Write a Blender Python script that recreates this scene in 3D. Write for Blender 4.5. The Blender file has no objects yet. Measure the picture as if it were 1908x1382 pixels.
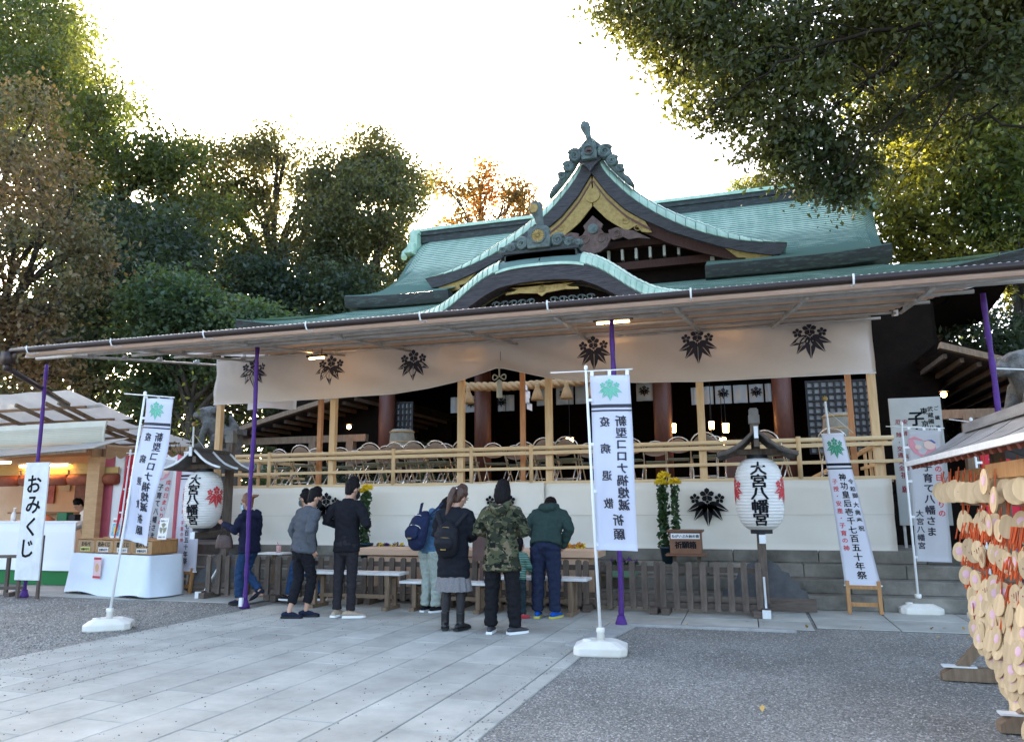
import bpy, bmesh, math, random
import numpy as np
from mathutils import Vector, Matrix, noise
random.seed(7); rng = np.random.default_rng(7)
SC = bpy.context.scene
C = SC.collection
PI = math.pi
# ------------------------------------------------------------------ camera, sky, sun, exposure
cd = bpy.data.cameras.new('camera'); cam = bpy.data.objects.new('camera', cd); C.objects.link(cam)
cd.sensor_width = 36.0; cd.lens = 1408.09 / 1908 * 36.0; cd.clip_end = 2000; cd.clip_start = 0.05
def cam_matrix(yaw, pitch, roll, loc):
    f = Vector((-math.sin(yaw) * math.cos(pitch), math.cos(yaw) * math.cos(pitch), math.sin(pitch)))
    r = Vector((math.cos(yaw), math.sin(yaw), 0)); u = r.cross(f)
    c, s = math.cos(roll), math.sin(roll)
    r2 = c * r + s * u; u2 = -s * r + c * u
    m = Matrix((r2, u2, -f)).transposed().to_4x4(); m.translation = loc
    return m
cam.matrix_world = cam_matrix(0.295882, 0.173909, -0.0070635, Vector((0, 0, 1.45)))
SC.camera = cam
SUN = Vector((-0.539, 0.786, 0.3025)).normalized()       # towards the sun: low behind the trees
W = bpy.data.worlds.new('World'); SC.world = W; W.use_nodes = True
nt = W.node_tree; nt.nodes.clear()
sky = nt.nodes.new('ShaderNodeTexSky'); sky.sky_type = 'NISHITA'; sky.sun_disc = False
sky.sun_elevation = math.radians(17.6); sky.sun_rotation = math.atan2(SUN.x, SUN.y)
sky.altitude = 50; sky.air_density = 0.75; sky.dust_density = 4.0; sky.ozone_density = 0.0
bg = nt.nodes.new('ShaderNodeBackground'); bg.inputs[1].default_value = 0.15
wo = nt.nodes.new('ShaderNodeOutputWorld')
nt.links.new(sky.outputs[0], bg.inputs[0]); nt.links.new(bg.outputs[0], wo.inputs[0])
sd = bpy.data.lights.new('sun', 'SUN'); sd.energy = 3.0; sd.angle = math.radians(0.5); sd.color = (1.0, 0.86, 0.66)
sun = bpy.data.objects.new('sun', sd); C.objects.link(sun); sun.location = SUN * 60
sun.rotation_euler = SUN.to_track_quat('Z', 'Y').to_euler()
SC.view_settings.view_transform = 'Standard'; SC.view_settings.look = 'None'
SC.view_settings.exposure = 2.95; SC.view_settings.gamma = 1.0; SC.view_settings.use_curve_mapping = False
SC.render.engine = 'CYCLES'
SC.cycles.max_bounces = 6; SC.cycles.diffuse_bounces = 3; SC.cycles.glossy_bounces = 2; SC.cycles.transmission_bounces = 3
SC.cycles.transparent_max_bounces = 8; SC.cycles.use_denoising = True; SC.cycles.sample_clamp_indirect = 6.0
SC.cycles.caustics_reflective = False; SC.cycles.caustics_refractive = False

# ------------------------------------------------------------------ helpers
def V(*a): return Vector(a if len(a) > 1 else a[0])
class MB:
    """collects shapes, then links them as ONE mesh object"""
    def __init__(s): s.v = []; s.f = []
    def add(s, vs, fs):
        o = len(s.v); s.v += [tuple(p) for p in vs]; s.f += [tuple(i + o for i in f) for f in fs]; return s
    def box(s, c, d, R=None):
        x, y, z = d[0] / 2, d[1] / 2, d[2] / 2
        vs = [V(a, b, e) for a in (-x, x) for b in (-y, y) for e in (-z, z)]
        if R is not None: vs = [R @ p for p in vs]
        return s.add([V(c) + p for p in vs], [(0, 1, 3, 2), (4, 6, 7, 5), (0, 4, 5, 1), (2, 3, 7, 6), (0, 2, 6, 4), (1, 5, 7, 3)])
    def bar(s, a, b, w, h, up=(0, 0, 1)):
        a, b = V(a), V(b); t = (b - a).normalized(); u = V(up)
        if abs(t.dot(u)) > .98: u = V(0, 1, 0)
        x = t.cross(u).normalized() * w / 2; y = x.cross(t).normalized() * h / 2
        vs = [p + i * x + j * y for p in (a, b) for i, j in ((-1, -1), (1, -1), (1, 1), (-1, 1))]
        return s.add(vs, [(3, 2, 1, 0), (4, 5, 6, 7), (0, 1, 5, 4), (1, 2, 6, 5), (2, 3, 7, 6), (3, 0, 4, 7)])
    def tube(s, pts, r, n=8, side=None, cap=True, rnd=False):
        """round (or elliptical: r = (a, b)) tube along points; rnd closes the ends as domes"""
        P = [V(p) for p in pts]; m = len(P)
        rr = [r] * m if not isinstance(r, list) else list(r)
        rr = [q if isinstance(q, tuple) else (q, q) for q in rr]
        T = [(P[min(i + 1, m - 1)] - P[max(i - 1, 0)]).normalized() for i in range(m)]
        if rnd:
            for e in (0, -1):
                k = max(rr[e]); t = -T[0] if e == 0 else T[-1]; p = P[e].copy(); q0 = rr[e]; tt = T[e]
                for a in (40, 72):
                    q = (q0[0] * math.cos(math.radians(a)), q0[1] * math.cos(math.radians(a)))
                    pt = p + t * min(q0) * math.sin(math.radians(a))
                    if e == 0: P.insert(0, pt); rr.insert(0, q); T.insert(0, tt)
                    else: P.append(pt); rr.append(q); T.append(tt)
            m = len(P)
        ref = V(side) if side is not None else (V(0, 0, 1) if abs(T[0].z) < .9 else V(1, 0, 0))
        vs = []
        for i in range(m):
            t = T[i]; x = ref - t * ref.dot(t)
            if x.length < 1e-4: x = t.orthogonal()
            x.normalize(); y = t.cross(x)
            if side is None: ref = x
            for k in range(n):
                a = 2 * PI * k / n
                vs.append(P[i] + x * rr[i][0] * math.cos(a) + y * rr[i][1] * math.sin(a))
        fs = [(i * n + k, i * n + (k + 1) % n, (i + 1) * n + (k + 1) % n, (i + 1) * n + k) for i in range(m - 1) for k in range(n)]
        if cap: fs += [tuple(range(n - 1, -1, -1)), tuple((m - 1) * n + k for k in range(n))]
        return s.add(vs, fs)
    def prism(s, poly, M, d, both=True):
        """2-D polygon extruded by d along local z, placed by matrix M"""
        n = len(poly); a = sum(poly[i][0] * poly[(i + 1) % n][1] - poly[(i + 1) % n][0] * poly[i][1] for i in range(n))
        if a < 0: poly = poly[::-1]
        vs = [M @ V(p[0], p[1], 0) for p in poly] + [M @ V(p[0], p[1], d) for p in poly]
        fs = [tuple(range(n - 1, -1, -1)), tuple(range(n, 2 * n))] if both else [tuple(range(n, 2 * n))]
        fs += [(i, (i + 1) % n, n + (i + 1) % n, n + i) for i in range(n)]
        return s.add(vs, fs)
    def poly(s, poly, fn):
        return s.add([fn(p[0], p[1]) for p in poly], [tuple(range(len(poly)))])
    def grid(s, fn, nu, nv):
        vs = [fn(i / nu, j / nv) for j in range(nv + 1) for i in range(nu + 1)]
        fs = [(j * (nu + 1) + i, j * (nu + 1) + i + 1, (j + 1) * (nu + 1) + i + 1, (j + 1) * (nu + 1) + i) for j in range(nv) for i in range(nu)]
        return s.add(vs, fs)
    def shell(s, fn, nu, nv, off):
        """a grid with thickness off (vector)"""
        o = V(off); n = len(s.v)
        s.grid(fn, nu, nv); k = len(s.v) - n
        s.add([V(p) + o for p in s.v[n:]], []); w = nu + 1
        fs = []
        for j in range(nv):
            for i in range(nu): fs.append((n + k + j * w + i, n + k + (j + 1) * w + i, n + k + (j + 1) * w + i + 1, n + k + j * w + i + 1))
        for i in range(nu):
            for j0 in (0, nv): a = n + j0 * w + i; fs.append((a, a + 1, a + 1 + k, a + k))
        for j in range(nv):
            for i0 in (0, nu): a = n + j * w + i0; fs.append((a, a + w, a + w + k, a + k))
        s.f += fs; return s
    def lathe(s, prof, n=16, M=None, cap=True):
        M = M or Matrix(); vs = []
        for r, z in prof:
            for k in range(n): a = 2 * PI * k / n; vs.append(M @ V(r * math.cos(a), r * math.sin(a), z))
        m = len(prof)
        fs = [(i * n + k, i * n + (k + 1) % n, (i + 1) * n + (k + 1) % n, (i + 1) * n + k) for i in range(m - 1) for k in range(n)]
        if cap: fs += [tuple(range(n - 1, -1, -1)), tuple((m - 1) * n + k for k in range(n))]
        return s.add(vs, fs)
    def mesh(s, name):
        me = bpy.data.meshes.new(name); me.from_pydata(s.v, [], s.f); me.update(); return me
    def build(s, name, mat, parent=None, smooth=False, loc=None, bevel=0, rz=None, kind=None):
        return link(name, s.mesh(name), mat, parent, smooth, loc, bevel, rz, kind)
def link(name, me, mat, parent=None, smooth=False, loc=None, bevel=0, rz=None, kind=None):
    if mat is not None and not me.materials: me.materials.append(mat)
    if smooth and len(me.polygons): me.polygons.foreach_set('use_smooth', [True] * len(me.polygons))
    o = bpy.data.objects.new(name, me); C.objects.link(o)
    if parent: o.parent = parent
    if loc is not None: o.location = loc
    if rz is not None: o.rotation_euler.z = rz
    if bevel:
        b = o.modifiers.new('edge', 'BEVEL'); b.width = bevel; b.segments = 2; b.limit_method = 'ANGLE'
    if kind: o['kind'] = kind
    return o
def inst(src, name=None, parent=None, loc=None, rot=None, scale=None):
    o = src.copy(); C.objects.link(o)
    if parent: o.parent = parent
    if loc is not None: o.location = loc
    if rot is not None: o.rotation_euler = rot
    if scale is not None: o.scale = scale if hasattr(scale, '__len__') else (scale,) * 3
    return o
def tag(o, label, cat, group=None):
    o['label'] = label; o['category'] = cat
    if group: o['group'] = group
    return o
def thing(name, label, cat, loc=(0, 0, 0), rz=0, group=None):
    o = bpy.data.objects.new(name, None); C.objects.link(o); o.location = loc; o.rotation_euler = (0, 0, rz)
    o.empty_display_size = .2
    return tag(o, label, cat, group)
def dup(root, loc, rz, label=None, group=None):
    def rec(o, par):
        c = o.copy(); C.objects.link(c)
        if par: c.parent = par
        for ch in kids.get(o.name, []): rec(ch, c)
        return c
    kids = {}
    for o in root.children_recursive: kids.setdefault(o.parent.name, []).append(o)
    r = rec(root, None); r.location = loc; r.rotation_euler = (0, 0, rz)
    if label: r['label'] = label
    if group: r['group'] = group
    return r
def ORD(i): return ('first second third fourth fifth sixth seventh eighth ninth tenth eleventh twelfth thirteenth fourteenth fifteenth sixteenth seventeenth eighteenth nineteenth twentieth'.split() + ['twenty-' + w for w in 'first second third fourth fifth sixth seventh eighth ninth'.split()])[i]
def lerp(a, b, t): return a + (b - a) * t
def interp(x, pts): return float(np.interp(x, [p[0] for p in pts], [p[1] for p in pts]))

# ------------------------------------------------------------------ materials
def mat(name, col, col2=None, rough=.65, scale=6, bump=0., bscale=60., metal=0., stretch=None, rnd=0., detail=5, spec=.4,
        emit=0., trans=0., see=0., pos=(.35, .65), island=0., coat=0., world=False):
    m = bpy.data.materials.new(name); m.use_nodes = True; t = m.node_tree; n = t.nodes; L = t.links
    p = n['Principled BSDF']; out = n['Material Output']
    p.inputs['Roughness'].default_value = rough; p.inputs['Metallic'].default_value = metal
    p.inputs['Specular IOR Level'].default_value = spec
    if coat: p.inputs['Coat Weight'].default_value = coat; p.inputs['Coat Roughness'].default_value = .2
    c4 = (*col, 1)
    src = None
    tc = n.new('ShaderNodeTexCoord'); mp = n.new('ShaderNodeMapping'); L.new(n.new('ShaderNodeNewGeometry').outputs['Position'] if world else tc.outputs['Object'], mp.inputs[0])
    if stretch: mp.inputs['Scale'].default_value = stretch
    if col2 is not None:
        nz = n.new('ShaderNodeTexNoise'); nz.inputs['Scale'].default_value = scale; nz.inputs['Detail'].default_value = detail
        nz.inputs['Roughness'].default_value = .65
        L.new(mp.outputs[0], nz.inputs['Vector'])
        r = n.new('ShaderNodeValToRGB'); r.color_ramp.elements[0].position = pos[0]; r.color_ramp.elements[1].position = pos[1]
        r.color_ramp.elements[0].color = c4; r.color_ramp.elements[1].color = (*col2, 1)
        L.new(nz.outputs[0], r.inputs[0]); src = r.outputs[0]
    if rnd or island:
        if island:
            g = n.new('ShaderNodeNewGeometry'); rv = g.outputs['Random Per Island']; amt = island
        else:
            g = n.new('ShaderNodeObjectInfo'); rv = g.outputs['Random']; amt = rnd
        ml = n.new('ShaderNodeMapRange'); ml.inputs[3].default_value = 1 - amt; ml.inputs[4].default_value = 1 + amt
        L.new(rv, ml.inputs[0])
        h = n.new('ShaderNodeHueSaturation')
        if src: L.new(src, h.inputs['Color'])
        else: h.inputs['Color'].default_value = c4
        L.new(ml.outputs[0], h.inputs['Value']); src = h.outputs[0]
    if src: L.new(src, p.inputs['Base Color'])
    else: p.inputs['Base Color'].default_value = c4
    if bump:
        b = n.new('ShaderNodeBump'); b.inputs['Strength'].default_value = bump; b.inputs['Distance'].default_value = .02
        nb = n.new('ShaderNodeTexNoise'); nb.inputs['Scale'].default_value = bscale; nb.inputs['Detail'].default_value = 4
        L.new(mp.outputs[0], nb.inputs['Vector']); L.new(nb.outputs[0], b.inputs['Height']); L.new(b.outputs[0], p.inputs['Normal'])
    if emit:
        p.inputs['Emission Color'].default_value = c4; p.inputs['Emission Strength'].default_value = emit
    last = p.outputs[0]
    if trans:
        tr = n.new('ShaderNodeBsdfTranslucent'); mx = n.new('ShaderNodeMixShader'); mx.inputs[0].default_value = trans
        if src: L.new(src, tr.inputs[0])
        else: tr.inputs[0].default_value = c4
        L.new(last, mx.inputs[1]); L.new(tr.outputs[0], mx.inputs[2]); last = mx.outputs[0]
    if see:
        tp = n.new('ShaderNodeBsdfTransparent'); mx = n.new('ShaderNodeMixShader'); mx.inputs[0].default_value = see
        L.new(last, mx.inputs[1]); L.new(tp.outputs[0], mx.inputs[2]); last = mx.outputs[0]
    if last is not p.outputs[0]: L.new(last, out.inputs[0])
    return m
K = {}
K['paving'] = mat('paving', (.288, .284, .246), (.48, .474, .415), .85, 1.6, .35, 140, rnd=.10, detail=9, pos=(.3, .7), world=True)
K['joint'] = mat('joint', (.05, .05, .045), rough=.95)
K['stone'] = mat('step stone', (.085, .078, .062), (.26, .24, .20), .9, 1.5, .5, 60, rnd=.15, detail=9, pos=(.32, .66), world=True)
K['granite'] = mat('granite', (.085, .083, .076), (.19, .185, .17), .9, 9, .7, 40)
K['newwood'] = mat('new timber', (.60, .40, .20), (.70, .50, .28), .6, 3, .1, 30, stretch=(8, 8, 1))
K['newwoodx'] = mat('new timber rail', (.62, .44, .23), (.72, .53, .30), .6, 3, .1, 30, stretch=(1, 8, 8))
K['redwood'] = mat('orange timber', (.45, .22, .10), (.55, .29, .14), .6, 3, .1, 30, stretch=(8, 8, 1))
K['board'] = mat('ceiling board', (.70, .47, .33), (.78, .57, .42), .7, 2, .15, 30, stretch=(.6, 8, 8), rnd=.10)
K['brown'] = mat('weathered brown wood', (.085, .062, .047), (.15, .115, .09), .8, 4, .4, 40, stretch=(6, 6, 1), rnd=.15)
K['brownx'] = mat('weathered brown rail', (.085, .062, .047), (.14, .108, .085), .8, 4, .4, 40, stretch=(1, 6, 6), rnd=.15)
K['midwood'] = mat('bench wood', (.16, .105, .065), (.24, .165, .105), .75, 4, .3, 40, stretch=(6, 6, 1))
K['easel'] = mat('honey wood', (.34, .16, .055), (.44, .23, .09), .55, 4, .2, 40, stretch=(6, 6, 1))
K['paintw'] = mat('white paint on wood', (.74, .75, .74), (.62, .62, .60), .5, 5, .1, 50)
K['copper'] = mat('green copper', (.27, .43, .32), (.46, .61, .48), .5, 1.3, .15, 25, stretch=(2.6, .5, .5), detail=8, rnd=.12, spec=.5)
K['seamc'] = mat('copper seam', (.10, .17, .15), rough=.7)  # lap edges: grime and the shadow of the overlap both put into the colour
K['copperd'] = mat('dark copper edge', (.022, .026, .026), (.09, .14, .12), .6, 3.0, .35, 30, stretch=(1, 1, 5), pos=(.52, .85))
K['bark'] = mat('layered bark edge', (.030, .030, .034), (.075, .072, .078), .75, 3, .6, 25, stretch=(1.2, 1, 14))
K['bronze'] = mat('bronze ornament', (.045, .058, .056), (.12, .165, .15), .65, 5, .4, 30)
K['gold'] = mat('gilt fitting', (.23, .155, .045), (.34, .24, .075), .45, 8, .6, 28, metal=.35)
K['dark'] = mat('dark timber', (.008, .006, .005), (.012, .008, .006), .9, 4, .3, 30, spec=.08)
K['redbrown'] = mat('red brown timber', (.085, .028, .018), (.12, .042, .026), .5, 4, .15, 30, stretch=(5, 5, 1))
K['darkred'] = mat('dark red brown timber', (.036, .015, .011), (.060, .024, .017), .6, 4, .15, 30, stretch=(5, 5, 1), spec=.2)
K['black'] = mat('black', (.008, .008, .009), rough=.6)
K['ink'] = mat('ink', (.010, .010, .013), rough=.8, spec=.15)
K['inkgrey'] = mat('grey ink', (.035, .035, .05), rough=.7)
K['inkred'] = mat('red ink', (.55, .045, .05), rough=.7)
K['inkgreen'] = mat('green ink', (.06, .33, .20), rough=.7)
K['inkteal'] = mat('light green ink', (.16, .50, .36), rough=.7)
K['veil'] = mat('white valance cloth', (.80, .755, .70), (.84, .79, .74), .8, 1.5, .05, 90, trans=.22, see=.05)
K['cream'] = mat('cream cloth', (.76, .71, .60), (.80, .75, .65), .8, .8, .06, 40)
K['banner'] = mat('white banner cloth', (.74, .76, .86), rough=.75, bump=.04, bscale=60, trans=.3)
K['sheet'] = mat('white sheet', (.68, .66, .60), (.58, .56, .51), .7, 2, .1, 30, trans=.5)
K['cloth'] = mat('white table cloth', (.70, .76, .82), (.74, .79, .84), .8, 3, .05, 60)
K['paper'] = mat('lantern paper', (.66, .63, .58), (.72, .69, .64), .8, 6, .1, 60)
K['plastic'] = mat('white plastic', (.76, .74, .68), (.68, .64, .55), .45, 3, .05, 60)
K['purple'] = mat('purple wrap', (.055, .012, .14), (.08, .02, .19), .6, 9, .5, 40)
K['steel'] = mat('steel pipe', (.40, .385, .36), (.56, .545, .52), .42, 4, .1, 50, metal=.25)
K['chrome'] = mat('chair tube', (.62, .60, .56), rough=.22, metal=.9)
K['vinyl'] = mat('chair back panel', (.20, .145, .11), (.24, .18, .14), .45, 4)
K['seatgreen'] = mat('chair seat', (.12, .15, .11), rough=.5)
K['gutter'] = mat('brown gutter', (.028, .016, .013), rough=.45)
K['poly'] = mat('white corrugated sheet', (.74, .72, .68), rough=.4, trans=.4)
K['lampon'] = mat('warm lamp', (1.0, .48, .14), emit=9)
K['tube'] = mat('warm tube', (1.0, .55, .20), emit=9)
K['tubeside'] = mat('dim warm tube', (1.0, .55, .25), emit=5)
K['straw'] = mat('straw', (.36, .24, .11), (.48, .33, .17), .85, 5, .5, 40, stretch=(5, 5, 1))
K['rope'] = mat('rope', (.36, .24, .11), (.48, .33, .17), .85, 5, .5, 40)
K['white'] = mat('white', (.78, .78, .76), rough=.6)
K['pink'] = mat('pink curtain', (.60, .13, .17), (.66, .17, .21), .8, 3)
K['redcloth'] = mat('red cloth', (.55, .02, .04), rough=.8)
K['green'] = mat('green skirting', (.015, .16, .04), rough=.7)
K['pot'] = mat('dark blue pot', (.012, .035, .05), rough=.35)
K['planter'] = mat('green planter', (.16, .28, .17), rough=.5)
K['leaf'] = mat('plant leaf', (.035, .075, .022), rough=.5, island=.35, trans=.2)
K['yellow'] = mat('yellow petal', (.80, .56, .02), rough=.6, island=.2)
K['violet'] = mat('violet petal', (.10, .03, .18), rough=.6)
K['ply'] = mat('plywood', (.42, .24, .11), (.52, .32, .16), .6, 3, .1, 30, stretch=(1, 1, 5))
K['gravel'] = None
# ------------------------------------------------------------------ lettering and the paulownia crest (flat prints)
_gl = {}
def glyph(ch, bold=.0):
    k = (ch, bold)
    if k not in _gl:
        cu = bpy.data.curves.new('t', 'FONT'); cu.body = ch; cu.size = 1.0; cu.resolution_u = 2; cu.offset = bold
        ob = bpy.data.objects.new('t', cu); C.objects.link(ob)
        dg = bpy.context.evaluated_depsgraph_get()
        me = bpy.data.meshes.new_from_object(ob.evaluated_get(dg))
        v = np.array([q.co[:2] for q in me.vertices]) if len(me.vertices) else np.zeros((0, 2))
        f = [tuple(q.vertices) for q in me.polygons]
        bpy.data.objects.remove(ob); bpy.data.curves.remove(cu); bpy.data.meshes.remove(me)
        if len(v): v = v - (v.min(0) + v.max(0)) / 2
        _gl[k] = (v, f)
    return _gl[k]
def put_text(mb, s, fn, x, y, size, pitch=None, mirror=False, vertical=True, bold=.012, sx=1.0, rot=0):
    """write s as a column (or row) centred on x from y downwards; fn maps (x, y) on the sheet to space"""
    pitch = pitch or size
    n = len(s)
    for i, ch in enumerate(s):
        if ch in ' \u3000': continue
        v, f = glyph(ch, .004)
        m = -1 if mirror else 1
        cx, cy = (x, y - i * pitch) if vertical else (x + (i - (n - 1) / 2) * pitch, y)
        for k, (dx, dy) in enumerate(((-bold, -bold * .6), (0, bold * .7), (bold, -bold * .6))):     # brush weight
            o = V(0, -.0006 * k, 0)
            mb.add([fn(cx + m * (p[0] * sx + dx) * size, cy + (p[1] + dy) * size) + o for p in v], f)
def _leaf(bx, by, ang, ln, wd):
    """one paulownia leaf as two halves along a white midrib, each cut by one white vein"""
    d = (math.sin(ang), -math.cos(ang)); q = (-d[1], d[0]); out = []
    def pt(t, w): return (bx + d[0] * t * ln + q[0] * w, by + d[1] * t * ln + q[1] * w)
    def wf(t): return wd * math.sin(PI * min(1, t ** .75)) ** .8
    for sgn in (-1, 1):
        for t0, t1 in ((.02, 1.0),):
            a = [pt(t, sgn * .009) for t in np.linspace(t0, t1, 5)]
            e = [pt(max(0, t - .06 * (0 if t > .95 else 1)), sgn * max(.010, wf(t))) for t in np.linspace(t1, t0, 10)]
            out.append(a + e)
    return out
def _flower(cx, cy, r):
    out = []
    for k in range(5):
        a = math.radians(90 + 72 * k)
        def P(rr, da): return (cx + rr * r * math.cos(a + da), cy + rr * r * math.sin(a + da))
        out.append([P(.06, .0), P(.58, -.60), P(.84, -.40), P(1.0, 0), P(.84, .40), P(.58, .60)])
    return out
def crest_polys():
    P = []
    for an, ln, w in ((0, .60, .105), (36, .55, .095), (-36, .55, .095), (66, .52, .085), (-66, .52, .085)):
        r = math.radians(an); P += _leaf(.02 * math.sin(r) * 3, .10, r, ln, w * 1.22)
    P += _flower(0, .31, .19); P += _flower(-.31, .22, .135); P += _flower(.31, .22, .135)
    P.append([(-.06, .165), (-.035, .12), (0, .10), (.035, .12), (.06, .165), (.03, .15), (0, .185), (-.03, .15)])
    return P
CREST = crest_polys()
def put_crest(mb, fn, x, y, w, squash=1.0):
    for p in CREST: mb.add([fn(x + a * w * squash, y + b * w) for a, b in p], [tuple(range(len(p)))])
def flat(o, ux, uy):
    o, ux, uy = V(o), V(ux), V(uy)
    return lambda a, b: o + ux * a + uy * b

# ------------------------------------------------------------------ ground, paving, steps
def gravel_material():
    m = bpy.data.materials.new('gravel'); m.use_nodes = True; t = m.node_tree; n = t.nodes; L = t.links; p = n['Principled BSDF']
    p.inputs['Roughness'].default_value = .92
    tc = n.new('ShaderNodeTexCoord')
    vo = n.new('ShaderNodeTexVoronoi'); vo.inputs['Scale'].default_value = 75; vo.inputs['Randomness'].default_value = 1
    L.new(tc.outputs['Object'], vo.inputs['Vector'])
    sp = n.new('ShaderNodeSeparateColor'); L.new(vo.outputs['Color'], sp.inputs[0])
    r = n.new('ShaderNodeValToRGB'); e = r.color_ramp.elements
    e[0].position = 0; e[0].color = (.12, .12, .115, 1); e[1].position = 1; e[1].color = (.42, .41, .385, 1)
    for po, co in ((.35, (.168, .16, .14, 1)), (.7, (.23, .217, .19, 1)), (.9, (.315, .30, .265, 1))):
        q = e.new(po); q.color = co
    L.new(sp.outputs[0], r.inputs[0])
    nz = n.new('ShaderNodeTexNoise'); nz.inputs['Scale'].default_value = .55; nz.inputs['Detail'].default_value = 6; L.new(tc.outputs['Object'], nz.inputs['Vector'])
    mr = n.new('ShaderNodeMapRange'); mr.inputs[1].default_value = .3; mr.inputs[2].default_value = .7; mr.inputs[3].default_value = .68; mr.inputs[4].default_value = 1.45
    L.new(nz.outputs[0], mr.inputs[0])
    h = n.new('ShaderNodeHueSaturation'); L.new(r.outputs[0], h.inputs['Color']); L.new(mr.outputs[0], h.inputs['Value']); L.new(h.outputs[0], p.inputs['Base Color'])
    b = n.new('ShaderNodeBump'); b.inputs['Strength'].default_value = .9; b.inputs['Distance'].default_value = .012; b.invert = True
    L.new(vo.outputs['Distance'], b.inputs['Height']); L.new(b.outputs[0], p.inputs['Normal'])
    return m
K['gravel'] = gravel_material()
g = MB(); g.grid(lambda u, v: V(lerp(-400, 400, u), lerp(-200, 600, v), -.012), 4, 4)
o = g.build('ground', K['gravel'], kind='structure')
DP = 0.0297414
def slab_mesh(lx, ly, h=.05):
    b = MB(); c = .005; z0 = -h; x, y = lx / 2, ly / 2
    vs = [(-x, -y, z0), (x, -y, z0), (x, y, z0), (-x, y, z0), (-x, -y, -c), (x, -y, -c), (x, y, -c), (-x, y, -c),
          (-x + c, -y + c, 0), (x - c, -y + c, 0), (x - c, y - c, 0), (-x + c, y - c, 0)]
    fs = [(8, 9, 10, 11)] + [(i, (i + 1) % 4, 4 + (i + 1) % 4, 4 + i) for i in range(4)] + [(4 + i, 4 + (i + 1) % 4, 8 + (i + 1) % 4, 8 + i) for i in range(4)]
    b.add(vs, fs); me = b.mesh('paving_slab'); me.materials.append(K['paving']); return me
bed = MB(); bed.box((-4.55, 6.3, -.035), (5.5, 9.2, .044))
pave = bed.build('paving', K['joint'], kind='structure', rz=-DP)
edges = [-6.68, -6.48, -6.07, -5.62, -5.16, -4.70, -4.245, -3.79, -3.34, -2.895, -2.445, -1.985]
_sm = {}
def slab(par, x0, x1, y0, y1, g=.011):
    k = (round(x1 - x0, 3), round(y1 - y0, 3))
    if k not in _sm: _sm[k] = slab_mesh(k[0] - g, k[1] - g)
    o = bpy.data.objects.new('paving_slab', _sm[k]); C.objects.link(o); o.parent = par
    o.location = ((x0 + x1) / 2, (y0 + y1) / 2, random.uniform(-.0015, .0015)); o.rotation_euler = (random.uniform(-.0012, .0012), random.uniform(-.002, .002), 0)
    return o
for i in range(1, len(edges) - 1):
    v = 4.77 - .845 * 4 + (.4225 if i % 2 else 0)
    while v < 10.5:
        a, b = v, min(v + .845, 10.72)
        if b - a > .1: slab(pave, edges[i], edges[i + 1], a, b)
        v += .845
for x0, x1, st in ((-7.18, -6.48, .3), (-1.985, -1.835, .1)):       # border strips
    v = 1.4 + st
    while v < 10.0: slab(pave, x0, x1, v, min(v + .9, 10.0)); v += .9
# paved apron in front of the steps
bed = MB(); bed.box((-10.2, 10.83, -.03), (6.0, 1.36, .04)); bed.box((-.56, 10.6, -.03), (2.46, 1.86, .04)); bed.box((2.75, 10.7, -.03), (4.1, 1.66, .04)); bed.box((-4.5, 11.35, -.03), (5.4, .6, .04))
apron = bed.build('pavement', K['joint'], kind='structure')
for y0, y1, xs in ((10.15, 10.8, (-13.1, -7.32)), (10.8, 11.5, (-13.1, -7.3)), (9.68, 10.3, (-1.75, .67)), (10.3, 10.9, (-1.75, .67)), (10.9, 11.5, (-1.75, .67)),
                   (9.88, 10.7, (.70, 4.8)), (10.7, 11.5, (.70, 4.8)), (10.74, 11.5, (-7.28, -1.77))):
    x = xs[0]
    while x < xs[1] - .05:
        w = min(.9, xs[1] - x); slab(apron, x, x + w, y0, y1); x += w
def plain_slab(name, par, c, d, m, rz=0, bevel=.006):
    b = MB(); b.box((0, 0, 0), d); return b.build(name, m, par, loc=c, rz=rz, bevel=bevel)
# loose granite edging pieces along the apron
K['edging'] = mat('edging stone', (.30, .30, .28), (.40, .395, .37), .85, 5, .3, 60)
ed = plain_slab('edging_stone', None, (-1.62, 8.72, 0), (.30, 1.5, .03), K['edging'], -.16)
tag(ed, 'loose flat grey stone edging beside the purple post in the gravel', 'edging stone')
ed = plain_slab('edging_stone', None, (-.52, 9.55, .0), (1.95, .12, .035), K['edging'], .0)
tag(ed, 'long low stone edging along the apron in front of the low fence', 'edging stone')
# stone steps: four risers, each of separate blocks
steps = bpy.data.objects.new('stone_steps', None); C.objects.link(steps); steps['kind'] = 'structure'
for k in range(4):
    y0 = 11.45 + .31 * k; z0 = .185 * k; xr = 3.75 - .3 * k; x = -11.9 + .2 * k
    while x < xr - .05:
        w = min(random.uniform(.95, 1.5), xr - x)
        if xr - x - w < .3: w = xr - x
        b = MB(); b.box((0, 0, 0), (w - .008, 2.6 - .31 * k, .183))
        s = b.build('step_stone', K['stone'], steps, loc=(x + w / 2, y0 + (2.6 - .31 * k) / 2 + random.uniform(-.004, .004), z0 + .0925), bevel=.012); x += w

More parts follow.
